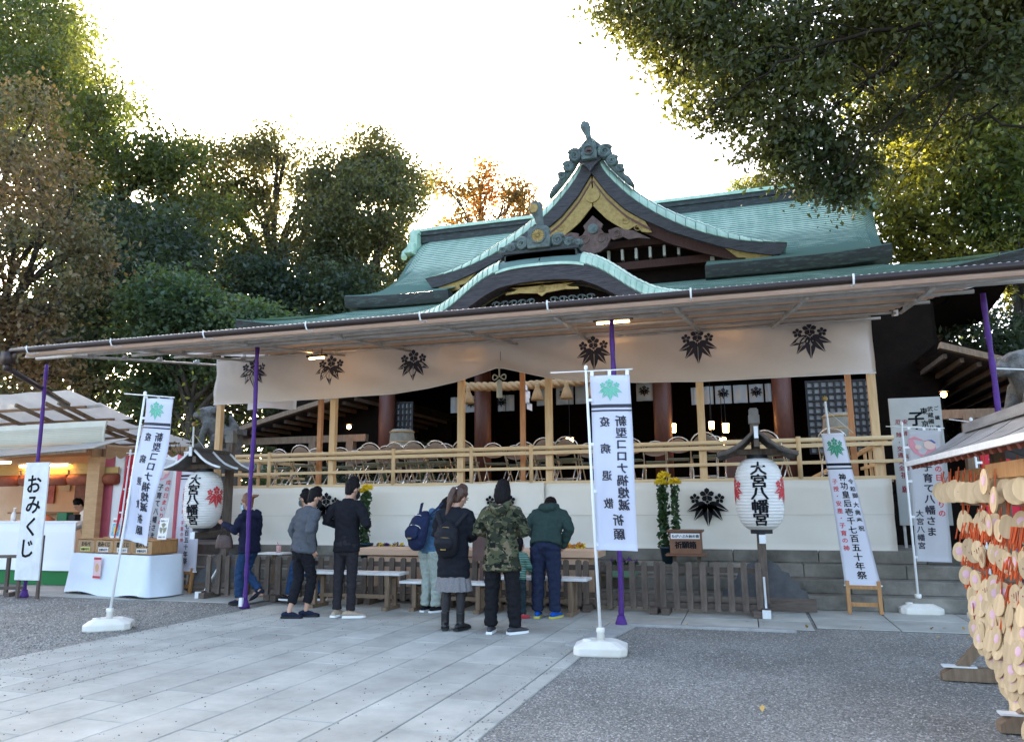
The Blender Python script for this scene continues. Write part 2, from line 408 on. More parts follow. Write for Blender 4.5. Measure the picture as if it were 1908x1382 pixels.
def leaf_mat(name, c1, c2, tr=.35, rough=.5, sc=.5, isl=.4, tcol=None):
    m = bpy.data.materials.new(name); m.use_nodes = True; t = m.node_tree; n = t.nodes; L = t.links; p = n['Principled BSDF']; out = n['Material Output']
    p.inputs['Roughness'].default_value = rough; p.inputs['Specular IOR Level'].default_value = .35
    g = n.new('ShaderNodeNewGeometry'); nz = n.new('ShaderNodeTexNoise'); nz.inputs['Scale'].default_value = sc; nz.inputs['Detail'].default_value = 3
    L.new(g.outputs['Position'], nz.inputs['Vector'])
    r = n.new('ShaderNodeValToRGB'); r.color_ramp.elements[0].position = .38; r.color_ramp.elements[1].position = .64
    r.color_ramp.elements[0].color = (*c1, 1); r.color_ramp.elements[1].color = (*c2, 1); L.new(nz.outputs[0], r.inputs[0])
    mr = n.new('ShaderNodeMapRange'); mr.inputs[3].default_value = 1 - isl; mr.inputs[4].default_value = 1 + isl; L.new(g.outputs['Random Per Island'], mr.inputs[0])
    h = n.new('ShaderNodeHueSaturation'); L.new(r.outputs[0], h.inputs['Color']); L.new(mr.outputs[0], h.inputs['Value']); L.new(h.outputs[0], p.inputs['Base Color'])
    tl = n.new('ShaderNodeBsdfTranslucent'); mx = n.new('ShaderNodeMixShader'); mx.inputs[0].default_value = tr
    h2 = n.new('ShaderNodeMix'); h2.data_type = 'RGBA'; h2.blend_type = 'MULTIPLY'; h2.inputs[0].default_value = 1
    L.new(h.outputs[0], h2.inputs[6]); h2.inputs[7].default_value = (*(tcol or (2.6, 2.3, .8)), 1); L.new(h2.outputs[2], tl.inputs[0])
    L.new(p.outputs[0], mx.inputs[1]); L.new(tl.outputs[0], mx.inputs[2]); L.new(mx.outputs[0], out.inputs[0])
    return m
def leaf_mesh(name, P, Ln, wr=.5, up=.4, hang=0.):
    """one quad per leaf, set around the points P"""
    n = len(P); a = rng.normal(size=(n, 3)); a[:, 2] -= hang; a /= np.linalg.norm(a, axis=1)[:, None]
    b = rng.normal(size=(n, 3)); b[:, 2] += up; b -= a * (a * b).sum(1)[:, None]; b /= np.linalg.norm(b, axis=1)[:, None]
    c = np.cross(a, b); l = (Ln * rng.uniform(.45, 1.5, n))[:, None]
    V4 = np.stack([P - a * l / 2, P + c * l * wr / 2 + b * l * .08 - a * l * .08, P + a * l / 2, P - c * l * wr / 2 + b * l * .08 - a * l * .08], 1).reshape(-1, 3)
    me = bpy.data.meshes.new(name); me.vertices.add(4 * n); me.vertices.foreach_set('co', V4.astype(np.float32).ravel())
    me.loops.add(4 * n); me.loops.foreach_set('vertex_index', np.arange(4 * n, dtype=np.int32))
    me.polygons.add(n); me.polygons.foreach_set('loop_start', np.arange(0, 4 * n, 4, dtype=np.int32)); me.polygons.foreach_set('loop_total', np.full(n, 4, np.int32))
    me.update(); return me

# loose pebbles on the gravel and dark specks on the slabs
def pebbles(name, n, box, size, m, z, keep=None):
    P = np.stack([rng.uniform(box[0], box[1], n), box[2] + (box[3] - box[2]) * rng.random(n) ** 1.5, np.full(n, z)], 1)
    if keep is not None: P = P[keep(P)]
    n = len(P); s = size * rng.uniform(.5, 1.4, n) ** 1.2
    d = np.array([[1, 0, 0], [-1, 0, 0], [0, 1, 0], [0, -1, 0], [0, 0, .7], [0, 0, -.4]])
    a = rng.uniform(0, 6.28, n); c, sn = np.cos(a), np.sin(a); k = rng.uniform(.7, 1.4, (n, 1))
    v = d[None] * s[:, None, None] * np.stack([k, 1 / k, np.ones((n, 1))], 2); v += rng.normal(size=v.shape) * s[:, None, None] * .12
    x = v[..., 0] * c[:, None] - v[..., 1] * sn[:, None]; y = v[..., 0] * sn[:, None] + v[..., 1] * c[:, None]
    v = np.stack([x, y, v[..., 2]], -1) + P[:, None]
    F = np.array([[0, 2, 4], [2, 1, 4], [1, 3, 4], [3, 0, 4]]); f = (np.arange(n)[:, None, None] * 6 + F[None]).reshape(-1)
    me = bpy.data.meshes.new(name); me.vertices.add(n * 6); me.vertices.foreach_set('co', v.astype(np.float32).ravel()); me.loops.add(len(f)); me.loops.foreach_set('vertex_index', f.astype(np.int32))
    me.polygons.add(len(f) // 3); me.polygons.foreach_set('loop_start', np.arange(0, len(f), 3, dtype=np.int32)); me.polygons.foreach_set('loop_total', np.full(len(f) // 3, 3, np.int32)); me.update()
    return link(name, me, m, kind='stuff')
K['pebble'] = mat('pebble', (.29, .272, .23), rough=.9, island=.6)
onpave = lambda P: (P[:, 0] * math.cos(DP) - P[:, 1] * math.sin(DP) > -7.2) & (P[:, 0] * math.cos(DP) - P[:, 1] * math.sin(DP) < -1.84)
pebbles('gravel_pebbles', 60000, (-9, 3.2, 4.2, 9.6), .0068, K['pebble'], -.010, lambda P: ~onpave(P))
pebbles('gravel_pebbles', 14000, (-14, -7.2, 6.5, 10.1), .011, K['pebble'], -.010, lambda P: ~onpave(P))
pebbles('gravel_pebbles', 900, (-7.35, -6.75, 5.5, 9.8), .0075, K['pebble'], .002)
pebbles('gravel_pebbles', 420, (-1.98, -1.6, 4.3, 9.3), .0075, K['pebble'], .002)
K['dry'] = mat('dry leaf', (.30, .20, .06), (.42, .26, .07), rough=.8, island=.4)
link('fallen_leaves', leaf_mesh('fallen_leaves', np.concatenate([np.stack([rng.uniform(-1.2, 3.2, 22), rng.uniform(8.8, 10.2, 22), np.full(22, .012)], 1), np.stack([rng.uniform(-9, 2.5, 12), rng.uniform(4.5, 10.2, 12), np.full(12, .010)], 1)]) * np.array([1, 1, 1]), .055, .6, 8.0), K['dry'], kind='stuff')
K['speck'] = mat('dark seed', (.035, .028, .022), rough=.9, island=.5)
pebbles('fallen_seeds', 520, (-6.8, -1.9, 3.9, 9.5), .0058, K['speck'], .003)
pebbles('fallen_seeds', 420, (-7.1, -5.4, 5.0, 9.5), .0058, K['speck'], .003)
# ------------------------------------------------------------------ the shrine hall
XC = -3.98
hall = thing('shrine_hall', 'wooden shrine hall with green copper roofs, pointed gable and curved porch gable', 'building', (XC, 18, 0))
HL = V(XC, 18, 0)
def H(mb, name, m, smooth=False, par=None, bevel=0, kind=None):
    """hall part: shapes are given in place, stored relative to the hall"""
    o = V(hall.location) if par is None else V(hall.location)
    mb.v = [(p[0] - o.x, p[1] - o.y, p[2] - o.z) for p in mb.v]
    return mb.build(name, m, hall if par is None else par, smooth, bevel=bevel, kind=kind)
def sub(prof, n):
    """n + 1 points evenly along a profile"""
    P = np.array(prof, float); s = np.r_[0, np.cumsum(np.hypot(*np.diff(P, axis=0).T))]
    t = np.linspace(0, s[-1], n + 1); return [(float(np.interp(a, s, P[:, 0])), float(np.interp(a, s, P[:, 1]))) for a in t]
def smooth_prof(prof, n=40):
    from itertools import chain
    P = np.array(prof, float); m = len(P); out = []
    T = np.zeros_like(P)
    for i in range(m): T[i] = (P[min(i + 1, m - 1)] - P[max(i - 1, 0)]) / (2 if 0 < i < m - 1 else 1)
    for i in range(m - 1):
        for k in range(6):
            t = k / 6; h = (2 * t**3 - 3 * t**2 + 1, t**3 - 2 * t**2 + t, -2 * t**3 + 3 * t**2, t**3 - t**2)
            out.append(h[0] * P[i] + h[1] * T[i] + h[2] * P[i + 1] + h[3] * T[i + 1])
    out.append(P[-1]); return sub(out, n)
# upper roof: courses of copper sheet, each a little proud of the next
UP = smooth_prof([(20.88, 7.94), (22.11, 8.41), (23.45, 9.04), (25.34, 10.11), (26.24, 10.83), (26.78, 11.32), (27.45, 11.96), (27.9, 12.3)], 46)
def xl(Y): return lerp(-11.95, -12.72, (Y - 20.88) / 7)
def xr(Y): return lerp(3.98, 4.78, (Y - 20.88) / 7)
def droop(x, Y):
    a = min(x - xl(Y), xr(Y) - x); t = max(0, 1 - a / .75); w = min(1, max(0, (Y - 20.9) / 2.5))
    return -.42 * t * t * w + (1 - w) * .10 * max(0, 1 - a / 2.2) ** 2
def courses(mb, prof, fx0, fx1, dz, nx, step=.030):
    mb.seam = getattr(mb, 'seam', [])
    for i in range(len(prof) - 1):
        (y0, z0), (y1, z1) = prof[i], prof[i + 1]
        xs0 = [lerp(fx0(y0), fx1(y0), k / nx) for k in range(nx + 1)]; xs1 = [lerp(fx0(y1), fx1(y1), k / nx) for k in range(nx + 1)]
        n = len(mb.v); vs = []
        for k in range(nx + 1):
            j = random.uniform(-.004, .004) if 0 < k < nx else 0
            vs += [(xs0[k], y0, z0 + dz(xs0[k], y0) + .001), (xs0[k], y0 - .004, z0 + dz(xs0[k], y0) + step + j), (xs1[k], y1, z1 + dz(xs1[k], y1) + .002)]
        fs = []
        for k in range(nx): a = 3 * k; fs += [(a, a + 3, a + 4, a + 1), (a + 1, a + 4, a + 5, a + 2)]
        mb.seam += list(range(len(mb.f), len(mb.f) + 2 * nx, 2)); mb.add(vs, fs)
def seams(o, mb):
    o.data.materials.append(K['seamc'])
    for i in mb.seam: o.data.polygons[i].material_index = 1  # riser faces take the darker tone, painted shade and dirt of each lap
lo = [p for p in UP if p[0] < 22.75]; hi = UP[len(lo) - 1:]
m = MB(); courses(m, lo, xl, lambda y: -8.45, droop, 10); courses(m, lo, lambda y: -.72, xr, droop, 14)
courses(m, hi, xl, xr, droop, 48)
m.grid(lambda u, v: V(lerp(xl(27.9), xr(27.9), u), lerp(27.9, 35, v), lerp(12.3, 7.9, v ** .8)), 6, 6)
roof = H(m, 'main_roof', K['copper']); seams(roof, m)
# thick eave edge, left and right of the gable
for a, b, nn in ((-11.97, -8.40, 8), (-.74, 4.0, 10)):
    m = MB()
    def E(u, v, a=a, b=b): x = lerp(a, b, u); return V(x, 20.86 + .10 * v * v, lerp(7.93, 7.60, v) + droop(x, 20.88) + .004)
    m.shell(E, nn, 3, (0, .9, -.02)); H(m, 'eave_edge', K['copperd'])
# ridge
m = MB()
m.box((-3.98, 27.95, 12.30), (16.9, .62, .30)); m.box((-3.98, 27.95, 12.50), (17.0, .74, .12)); m.box((-3.98, 27.95, 12.60), (16.9, .55, .12))
H(m, 'ridge', K['copperd'])
m = MB(); m.tube([(-12.9, 27.95, 12.78), (4.94, 27.95, 12.78)], .13, 10); m.box((-3.98, 27.95, 12.69), (17.1, .66, .07))
H(m, 'ridge_cap', K['copper'], par=None)
for sx in (-1, 1):
    m = MB(); x = XC + sx * 8.55
    m.box((x, 27.5, 12.15), (.34, .5, .75)); m.box((x, 27.2, 11.78), (.30, .45, .4)); m.box((x, 27.62, 12.52), (.42, .62, .14)); m.box((x, 27.0, 11.52), (.36, .5, .12))
    m.tube([(x + sx * .28, 27.6, 11.95), (x + sx * .34, 27.2, 11.62), (x + sx * .2, 26.85, 11.3)], .14, 8)
    H(m, 'ridge_end', K['copper'], bevel=.04)
# lower roof
LP = smooth_prof([(18.35, 6.42), (19.1, 6.68), (20.1, 7.10), (21.0, 7.50), (21.6, 7.74)], 20)
def up3(x, Y):
    t = max(0, (abs(x - XC) - 5.6) / 4.5); w = max(0, 1 - (Y - 18.35) / 3.2); return .42 * t ** 2.2 * w
m = MB(); courses(m, LP, lambda y: lerp(-14.08, -11.4, (y - 18.35) / 3.25), lambda y: lerp(6.14, 3.4, (y - 18.35) / 3.25), up3, 44, .024)
for sx in (-1, 1):
    m.grid(lambda u, v: V(XC + sx * lerp(10.1, 7.4, v), lerp(lerp(18.35, 21.6, v), lerp(34, 31, v), u), lerp(6.40, 7.66, v) + (.42 * (1 - v) * max(0, 1 - u * 3) ** 2)), 8, 6)
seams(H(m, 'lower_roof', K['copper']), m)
m = MB()
m.shell(lambda u, v: V(lerp(-14.1, 6.16, u), 18.33 + .07 * v, lerp(6.405, 6.17, v) + up3(lerp(-14.1, 6.16, u), 18.35)), 40, 2, (0, .5, 0))
for sx in (-1, 1):
    m.shell(lambda u, v: V(XC + sx * (10.12 - .05 * v), lerp(18.36, 34, u), lerp(6.405, 6.17, v) + .42 * max(0, 1 - u * 3) ** 2), 20, 2, (-sx * .5, 0, 0))
H(m, 'lower_eave_edge', K['copperd'])
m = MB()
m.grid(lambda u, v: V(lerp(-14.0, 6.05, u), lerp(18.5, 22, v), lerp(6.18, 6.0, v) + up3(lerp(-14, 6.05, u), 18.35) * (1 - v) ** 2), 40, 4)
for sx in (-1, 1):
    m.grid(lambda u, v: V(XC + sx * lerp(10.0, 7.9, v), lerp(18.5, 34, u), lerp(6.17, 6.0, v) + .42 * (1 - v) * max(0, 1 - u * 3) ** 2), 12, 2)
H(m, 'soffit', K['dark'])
for i in range(46):                                   # rafters under the front eave
    x = -13.6 + i * .43; b = MB(); b.bar((0, 0, 0), (0, 2.9, -.12), .10, .11)
    if i == 0: r0 = b.build('rafter', K['dark'], hall, loc=V(x, 18.55, 6.08 + up3(x, 18.35)) - HL)
    else: inst(r0, loc=V(x, 18.55, 6.08 + up3(x, 18.35) * .9) - HL)
# ---- pointed gable (dormer) on the main roof
GT = smooth_prof([(.0, 12.30), (.17, 11.97), (.39, 11.42), (.79, 10.89), (1.25, 10.40), (1.87, 9.89), (2.47, 9.50), (3.07, 9.18), (3.8, 8.89), (4.52, 8.70), (5.47, 8.57)], 44)
GB = [(.0, 11.42), (.45, 10.73), (1.0, 10.13), (1.55, 9.74), (2.3, 9.30), (3.06, 8.97), (3.8, 8.68), (4.5, 8.44), (5.24, 8.27)]
def gb(d): return interp(d, GB)
def gl(d): return .40 * min(1, max(0, (5.4 - d) / 2.2))       # rise of the rolled verge
for s in (-1, 1):
    m = MB()
    def B(u, v):
        d, z = GT[int(round(u * 44))]; return V(XC + s * d * lerp(1, .962, v * min(1, d / 4)), 21.5 + .05 * v, lerp(z, gb(d), v))
    m.shell(B, 44, 5, (0, .42, 0)); H(m, 'bark_verge', K['bark'])
    m = MB()
    def B2(u, v): d = lerp(.05, 5.0, u); return V(XC + s * d, 21.72, lerp(gb(d) + .05, gb(d) - lerp(.42, .30, u), v))
    m.shell(B2, 30, 2, (0, .12, 0)); H(m, 'barge_board', K['darkred'])
    # dark roof body behind the verge
    m = MB()
    def RB(u, v):
        d, z = GT[int(round(u * 44))]; return V(XC + s * d, lerp(21.85, 27.9, v), z + gl(d) - .02)
    m.grid(RB, 44, 3); H(m, 'gable_roof', K['copper'])
    # single copper sheets of the rolled verge
    m = MB(); m.grid(lambda u, v: V(XC + s * GT[int(round(u * 44))][0], 21.50 + .42 * (1 - math.cos(v * PI / 2)), GT[int(round(u * 44))][1] + gl(GT[int(round(u * 44))][0]) * math.sin(v * PI / 2) - .004), 44, 4); H(m, 'verge_underlay', K['seamc'])
    for row in range(2):
        for k in range(22):
            a, e = k * 2, k * 2 + 2
            m = MB()
            def S(u, v):
                i = min(44, a + .05 + u * 1.86); i0 = int(i); d, z = GT[min(44, i0)]
                if i0 < 44: d = lerp(d, GT[i0 + 1][0], i - i0); z = lerp(z, GT[i0 + 1][1], i - i0)
                w = (row + .03 + v * .92) / 2; g = gl(d)
                return V(XC + s * (d + .02 * row), 21.49 + .42 * (1 - math.cos(w * PI / 2)) - .012 * (1 - u), z + g * math.sin(w * PI / 2) + .012 + .014 * (1 - u))
            m.shell(S, 2, 3, (0, .012, -.012)); H(m, 'copper_sheet', K['copper'])
# gable wall with beams
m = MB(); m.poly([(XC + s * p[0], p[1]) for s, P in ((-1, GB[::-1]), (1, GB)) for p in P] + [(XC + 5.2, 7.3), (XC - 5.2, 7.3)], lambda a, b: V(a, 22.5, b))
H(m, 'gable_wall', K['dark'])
m = MB(); m.box((XC, 22.3, 9.25), (5.4, .3, .22)); m.box((XC, 22.3, 8.55), (7.4, .3, .24)); m.box((XC, 22.3, 7.72), (9.0, .3, .22)); H(m, 'gable_beam', K['darkred'])
K['beamend'] = mat('white beam end', (.40, .38, .33), rough=.6)
for i in range(9):
    b = MB(); b.box((0, 0, 0), (.075, .2, .33))
    if i == 0: be = b.build('beam_end', K['beamend'], hall, loc=V(XC - 1.2 + .3, 22.2, 8.9) - HL)
    else: inst(be, loc=V(XC - .9 + i * .42, 22.2, 8.90) - HL)
for x, z in ((-.1, 9.85), (2.35, 9.28), (3.42, 8.8), (3.42, 8.45), (-3.1, 8.8)): inst(be, loc=V(XC + x, 22.18, z) - HL, scale=(1.6, 1, .7))
# carved pendant and gilt apex fitting
def outline(pts, sym=True): return pts + [(-x, y) for x, y in reversed(pts) if x > 1e-6] if sym else pts
MG = Matrix.Translation((XC, 21.70, 0)) @ Matrix.Rotation(PI / 2, 4, 'X')
def PZ(y): return Matrix.Translation((XC, y, 0)) @ Matrix.Rotation(PI / 2, 4, 'X')
m = MB()
for s in (-1, 1):
    pl = [(s * x, gb(x) - .03) for x in np.linspace(0.02, 1.55, 9)] + [(s * 1.75, gb(1.75) - .28), (s * 1.62, gb(1.6) - .36), (s * 1.45, gb(1.45) - .42), (s * 1.30, gb(1.3) - .30), (s * 1.12, gb(1.2) - .46)] + \
         [(s * x, gb(x) - lerp(1.02, .62, x / 1.1)) for x in np.linspace(1.0, 0.02, 6)]
    m.prism(pl, PZ(21.69), .05)
    pe = [(s * x, gb(x) - .02) for x in np.linspace(3.75, 5.05, 6)] + [(s * 5.0, gb(5) - .30), (s * 4.3, gb(4.3) - .34), (s * 4.35, gb(4.3) - .22), (s * 4.12, gb(4.1) - .26), (s * 3.95, gb(3.95) - .14)]
    m2 = MB(); m2.prism(pe, PZ(21.69), .05); H(m2, 'gold_fitting', K['gold'])
    for dd in (1.0, 1.35): m.tube([V(XC + s * dd + .14 * math.cos(t) * (1 - t / 14), 21.635, gb(dd) - .36 + .12 * math.sin(t) * (1 - t / 14)) for t in np.linspace(0, 9, 22)], .014, 5)
H(m, 'gold_fitting', K['gold'])
m = MB()
for s in (-1, 1):
    P_ = [(s * x, gb(x) - .17) for x in np.linspace(.0, 1.7, 9)] + [(s * x, gb(x) - .24) for x in np.linspace(1.7, .0, 9)]
    m.prism(P_, PZ(21.635), .02)
H(m, 'red_moulding', K['redbrown'])
m = MB(); m.lathe([(.20, 0), (.23, .02), (.23, .05), (.02, .06)], 20, PZ(21.655) @ Matrix.Translation((0, 10.72, 0))); H(m, 'gilt_disc', K['gold'])
m = MB(); pend = [(0, 10.05), (.30, 9.75), (.24, 9.6), (.34, 9.45), (.48, 9.42), (.52, 9.25), (.40, 9.02), (.22, 8.9), (0, 8.84)]
m.prism(outline(pend), PZ(21.66), .09)
for s in (-1, 1):
    wing = [(s * .45, 9.55), (s * .7, 9.62), (s * .95, 9.52), (s * 1.2, 9.46), (s * 1.7, 9.15), (s * 1.3, 9.22), (s * 1.05, 9.20), (s * .9, 9.30), (s * .6, 9.24), (s * .5, 9.3)]
    m.prism(wing, PZ(21.70), .07)
    m.tube([V(XC + s * (.26 + .17 * math.cos(t) * (1 - t / 13)), 21.56, 9.30 + .17 * math.sin(t) * (1 - t / 13)) for t in np.linspace(-.5, 8, 20)], .02, 5)
    m.tube([V(XC + s * (.72 + .12 * math.cos(t) * (1 - t / 13)), 21.62, 9.40 + .12 * math.sin(t) * (1 - t / 13)) for t in np.linspace(-.5, 8, 20)], .02, 5)
K['carved'] = mat('carved wood', (.075, .045, .038), (.13, .085, .070), .7, 5, .3, 30)
pd = H(m, 'gable_pendant', K['carved'])
m = MB(); m.lathe([(.15, 0), (.16, .04), (.03, .06)], 12, PZ(21.57) @ Matrix.Translation((0, 9.62, 0))); H(m, 'rosette', K['bronze'])
# ---- ornaments: tablet with crest, scrolls, raised finial
def ornament(name, y, z0, w, h, gold, fin_h, lean=-.10):
    root = MB(); zt = z0 + h
    tab = [(0, zt), (w * .30, zt - h * .02), (w * .42, zt - h * .16), (w * .40, zt - h * .40), (w * .46, zt - h * .55), (w * .42, z0)]
    root.prism(outline(tab), PZ(y), .16)
    o = H(root, name, K['bronze'], bevel=.02)
    fr = MB(); R = w * .27; cz = z0 + h * .52
    fr.lathe([(R * .92, 0), (R * 1.1, 0), (R * 1.1, .05), (R * .92, .05), (R * .92, 0)], 24, PZ(y - .15) @ Matrix.Translation((0, cz, 0)), False)
    H(fr, 'rim', K['bronze'], par=o)
    mm = MB()
    if gold:
        for k in range(16):
            a = 2 * PI * k / 16
            mm.prism([(R * .2 * math.cos(a), cz + R * .2 * math.sin(a)), (R * .82 * math.cos(a - .16), cz + R * .82 * math.sin(a - .16)), (R * .92 * math.cos(a), cz + R * .92 * math.sin(a)), (R * .82 * math.cos(a + .16), cz + R * .82 * math.sin(a + .16))], PZ(y - .165), .03)
        mm.lathe([(R * .22, 0), (R * .2, .03), (.01, .04)], 10, PZ(y - .165) @ Matrix.Translation((0, cz, 0)))
        mm.lathe([(R * .93, 0), (R * .93, .012), (.01, .012)], 24, PZ(y - .158) @ Matrix.Translation((0, cz, 0)))
    else: put_crest(mm, lambda a, b: V(XC + a, y - .17, cz + b), 0, -.02, R * 1.75)
    H(mm, 'chrysanthemum_crest' if gold else 'crest', K['gold'] if gold else K['carved'], par=o)
    f = MB(); b0 = zt - h * .1
    f.tube([V(XC + lean * t * t * 1.2, y + .06 - .10 * t, b0 + fin_h * t) for t in (0, .25, .5, .75, .92, 1)], [(.10, .09), (.085, .08), (.10, .07), (.15, .06), (.155, .055), (.08, .04)], 12, side=(1, 0, 0), rnd=True)
    if gold: f2 = MB(); f2.tube([V(XC + lean * 1.1, y - .085, b0 + fin_h * t) for t in (.62, .78, .93)], [(.05, .02), (.10, .02), (.07, .02)], 10, side=(1, 0, 0)); H(f2, 'finial_inset', K['gold'], par=o)
    H(f, 'finial', K['bronze'], True, par=o)
    return o
orn = ornament('gable_ornament', 21.35, 11.72, .54, .52, False, .80, -.14)
m = MB(); m.prism(outline([(0, 11.38), (.12, 11.56), (.33, 11.72), (.35, 11.98)]), PZ(21.44), .10); H(m, 'apex_plate', K['bark'])
def scroll(mb, x, y, z, r, s, turns=2.2, th=.35, dep=.18):
    P = [V(x + s * r * (1 - t * .85) * math.cos(t * turns * 2 * PI + .4), y, z + r * (1 - t * .85) * math.sin(t * turns * 2 * PI + .4)) for t in np.linspace(0, 1, 30)]
    mb.tube(P, [(r * th * (1 - .6 * t)) for t in np.linspace(0, 1, 30)], 7)
    mb.lathe([(r * 1.02, 0), (r * 1.02, dep), (.01, dep)], 14, Matrix.Translation((x, y + dep + .01, z)) @ Matrix.Rotation(PI / 2, 4, 'X'))
for s in (-1, 1):
    m = MB(); scroll(m, XC + s * .46, 21.33, 11.95, .21, s); scroll(m, XC + s * .68, 21.35, 11.63, .17, s); scroll(m, XC + s * .90, 21.37, 11.37, .12, s)
    m.prism([(s * d_, interp(d_, GT) + gl(d_) - .03) for d_ in (.1, .3, .5, .7, .9, 1.1, 1.3)] + [(s * d_, interp(d_, GT) + gl(d_) + h_) for d_, h_ in ((1.3, .10), (1.18, .20), (1.05, .17), (.95, .27), (.78, .25), (.7, .36), (.5, .34), (.34, .30))], PZ(21.62), .22)
    H(m, 'cloud_scroll', K['bronze'], True, par=orn)
# ---- curved porch gable (karahafu)
KT = smooth_prof([(0, 6.47), (.5, 6.465), (.95, 6.42), (1.32, 6.26), (1.66, 6.02), (2.0, 5.76), (2.45, 5.52), (3.0, 5.40), (3.5, 5.37)], 40)
KB = [(0, 6.17), (.5, 6.15), (.93, 6.08), (1.25, 5.94), (1.6, 5.72), (2.0, 5.47), (2.5, 5.26), (3.0, 5.16), (3.5, 5.14)]
def kb(d): return interp(d, KB)
for s in (-1, 1):
    m = MB()
    def B(u, v): d, z = KT[int(round(u * 40))]; return V(XC + s * d, 15.08 + .05 * v, lerp(z, kb(d), v))
    m.shell(B, 40, 4, (0, .4, 0)); H(m, 'curved_verge', K['bark'])
    m = MB()
    def RB(u, v): d, z = KT[int(round(u * 40))]; return V(XC + s * d, lerp(15.55, 20.2, v), z + .33)
    m.grid(RB, 40, 3); H(m, 'porch_roof', K['copper'])
    m = MB(); m.grid(lambda u, v: V(XC + s * (KT[int(round(u * 40))][0] + .05 * v), 15.07 + .55 * (1 - math.cos(v * PI / 2)), KT[int(round(u * 40))][1] + .36 * math.sin(v * PI / 2) - .004), 40, 4); H(m, 'verge_underlay', K['seamc'])
    for row in range(2):
        for k in range(4, 26):
            a = 1.45 * k - 1.45 * 4 + 9.5
            if a >= 39: continue
            m = MB()
            def S(u, v):
                i = min(39.99, a + .05 + u * 1.32); i0 = int(i); d, z = KT[i0]; d = lerp(d, KT[i0 + 1][0], i - i0); z = lerp(z, KT[i0 + 1][1], i - i0)
                w = (row + .03 + v * .92) / 2
                return V(XC + s * (d + .05 * w), 15.06 + .55 * (1 - math.cos(w * PI / 2)) - .01 * (1 - u), z + .36 * math.sin(w * PI / 2) + .010 + .012 * (1 - u))
            m.shell(S, 2, 3, (0, .01, -.01)); H(m, 'copper_sheet', K['copper'])
# layered ridge of the porch gable, steps back and up from the front
m = MB()
for j in range(4):
    def RG(u, v, j=j):
        x = lerp(-.98 + .04 * j, .98 - .04 * j, u); z = 6.47 - .10 * abs(x) ** 3 + .07 * j
        return V(XC + x, 15.05 + .10 * j + .02 * v, z + .065 * v)
    m.shell(RG, 16, 1, (0, 5.0 - .1 * j, 0))
H(m, 'porch_ridge', K['copper'])
m = MB(); m.grid(lambda u, v: V(XC + lerp(-.78, .78, u), 15.20 + .0 * v, 6.70 + .13 * v - .03 * abs(lerp(-1, 1, u)) ** 2), 10, 2)
m.box((XC, 15.5, 6.74), (1.62, .6, .16)); m.box((XC, 15.45, 6.85), (1.72, .6, .06)); H(m, 'ornament_base', K['copperd'])
orn = ornament('porch_ornament', 15.22, 6.88, .58, .50, True, .62, -.10)
for s in (-1, 1):
    m = MB(); scroll(m, XC + s * .40, 15.17, 7.04, .14, s); scroll(m, XC + s * .64, 15.18, 6.97, .09, s); scroll(m, XC + s * .84, 15.2, 6.94, .065, s)
    m.prism([(s * .2, 6.87), (s * .3, 7.18), (s * .52, 7.2), (s * .56, 7.1), (s * .72, 7.1), (s * .76, 7.03), (s * .92, 7.02), (s * .96, 6.9), (s * .8, 6.87)], PZ(15.3), .10)
    H(m, 'cloud_scroll', K['bronze'], True, par=orn)
# porch tympanum with gilt fitting
m = MB(); m.poly([(s * p[0] + XC, p[1]) for s, P in ((-1, KB[::-1]), (1, KB)) for p in P] + [(XC + 3.4, 4.6), (XC - 3.4, 4.6)], lambda a, b: V(a, 15.62, b)); H(m, 'porch_tympanum', K['dark'])
m = MB()
fit = [(0, 5.86), (.10, 5.93), (.5, 5.97), (.82, 5.95), (.80, 6.0), (.62, 6.02), (.55, 6.06), (.66, 6.09), (.86, 6.13), (.84, 6.16), (0, 6.18)]
m.prism(outline(fit), PZ(15.34), .04); m.prism(outline([(0, 6.21), (0, 6.165), (.90, 6.10), (.92, 6.14)]), PZ(15.30), .04)
for s in (-1, 1):
    for dd, r in ((.32, .07), (.52, .05)): m.tube([V(XC + s * dd + r * math.cos(t) * (1 - t / 13) * s, 15.30, 6.07 + r * math.sin(t) * (1 - t / 13)) for t in np.linspace(0, 9, 20)], .008, 5)
H(m, 'gold_fitting', K['gold'])
m = MB()
for k in range(16):
    a = 2 * PI * k / 16; R = .10
    m.prism([(R * .25 * math.cos(a), 6.05 + R * .25 * math.sin(a)), (R * .9 * math.cos(a - .15), 6.05 + R * .9 * math.sin(a - .15)), (R * math.cos(a), 6.05 + R * math.sin(a)), (R * .9 * math.cos(a + .15), 6.05 + R * .9 * math.sin(a + .15))], PZ(15.30), .02)
H(m, 'chrysanthemum_crest', K['gold'])
m = MB()
for s in (-1, 1):
    m = MB()
    for k in range(5): m.tube([V(XC + s * (.25 + .2 * k + .10 * math.cos(t) * (1 - t / 10)), 15.35, 5.78 + .05 * math.sin(t)) for t in np.linspace(0, 7, 14)], .016, 5)
    H(m, 'cloud_carving', K['bronze'])
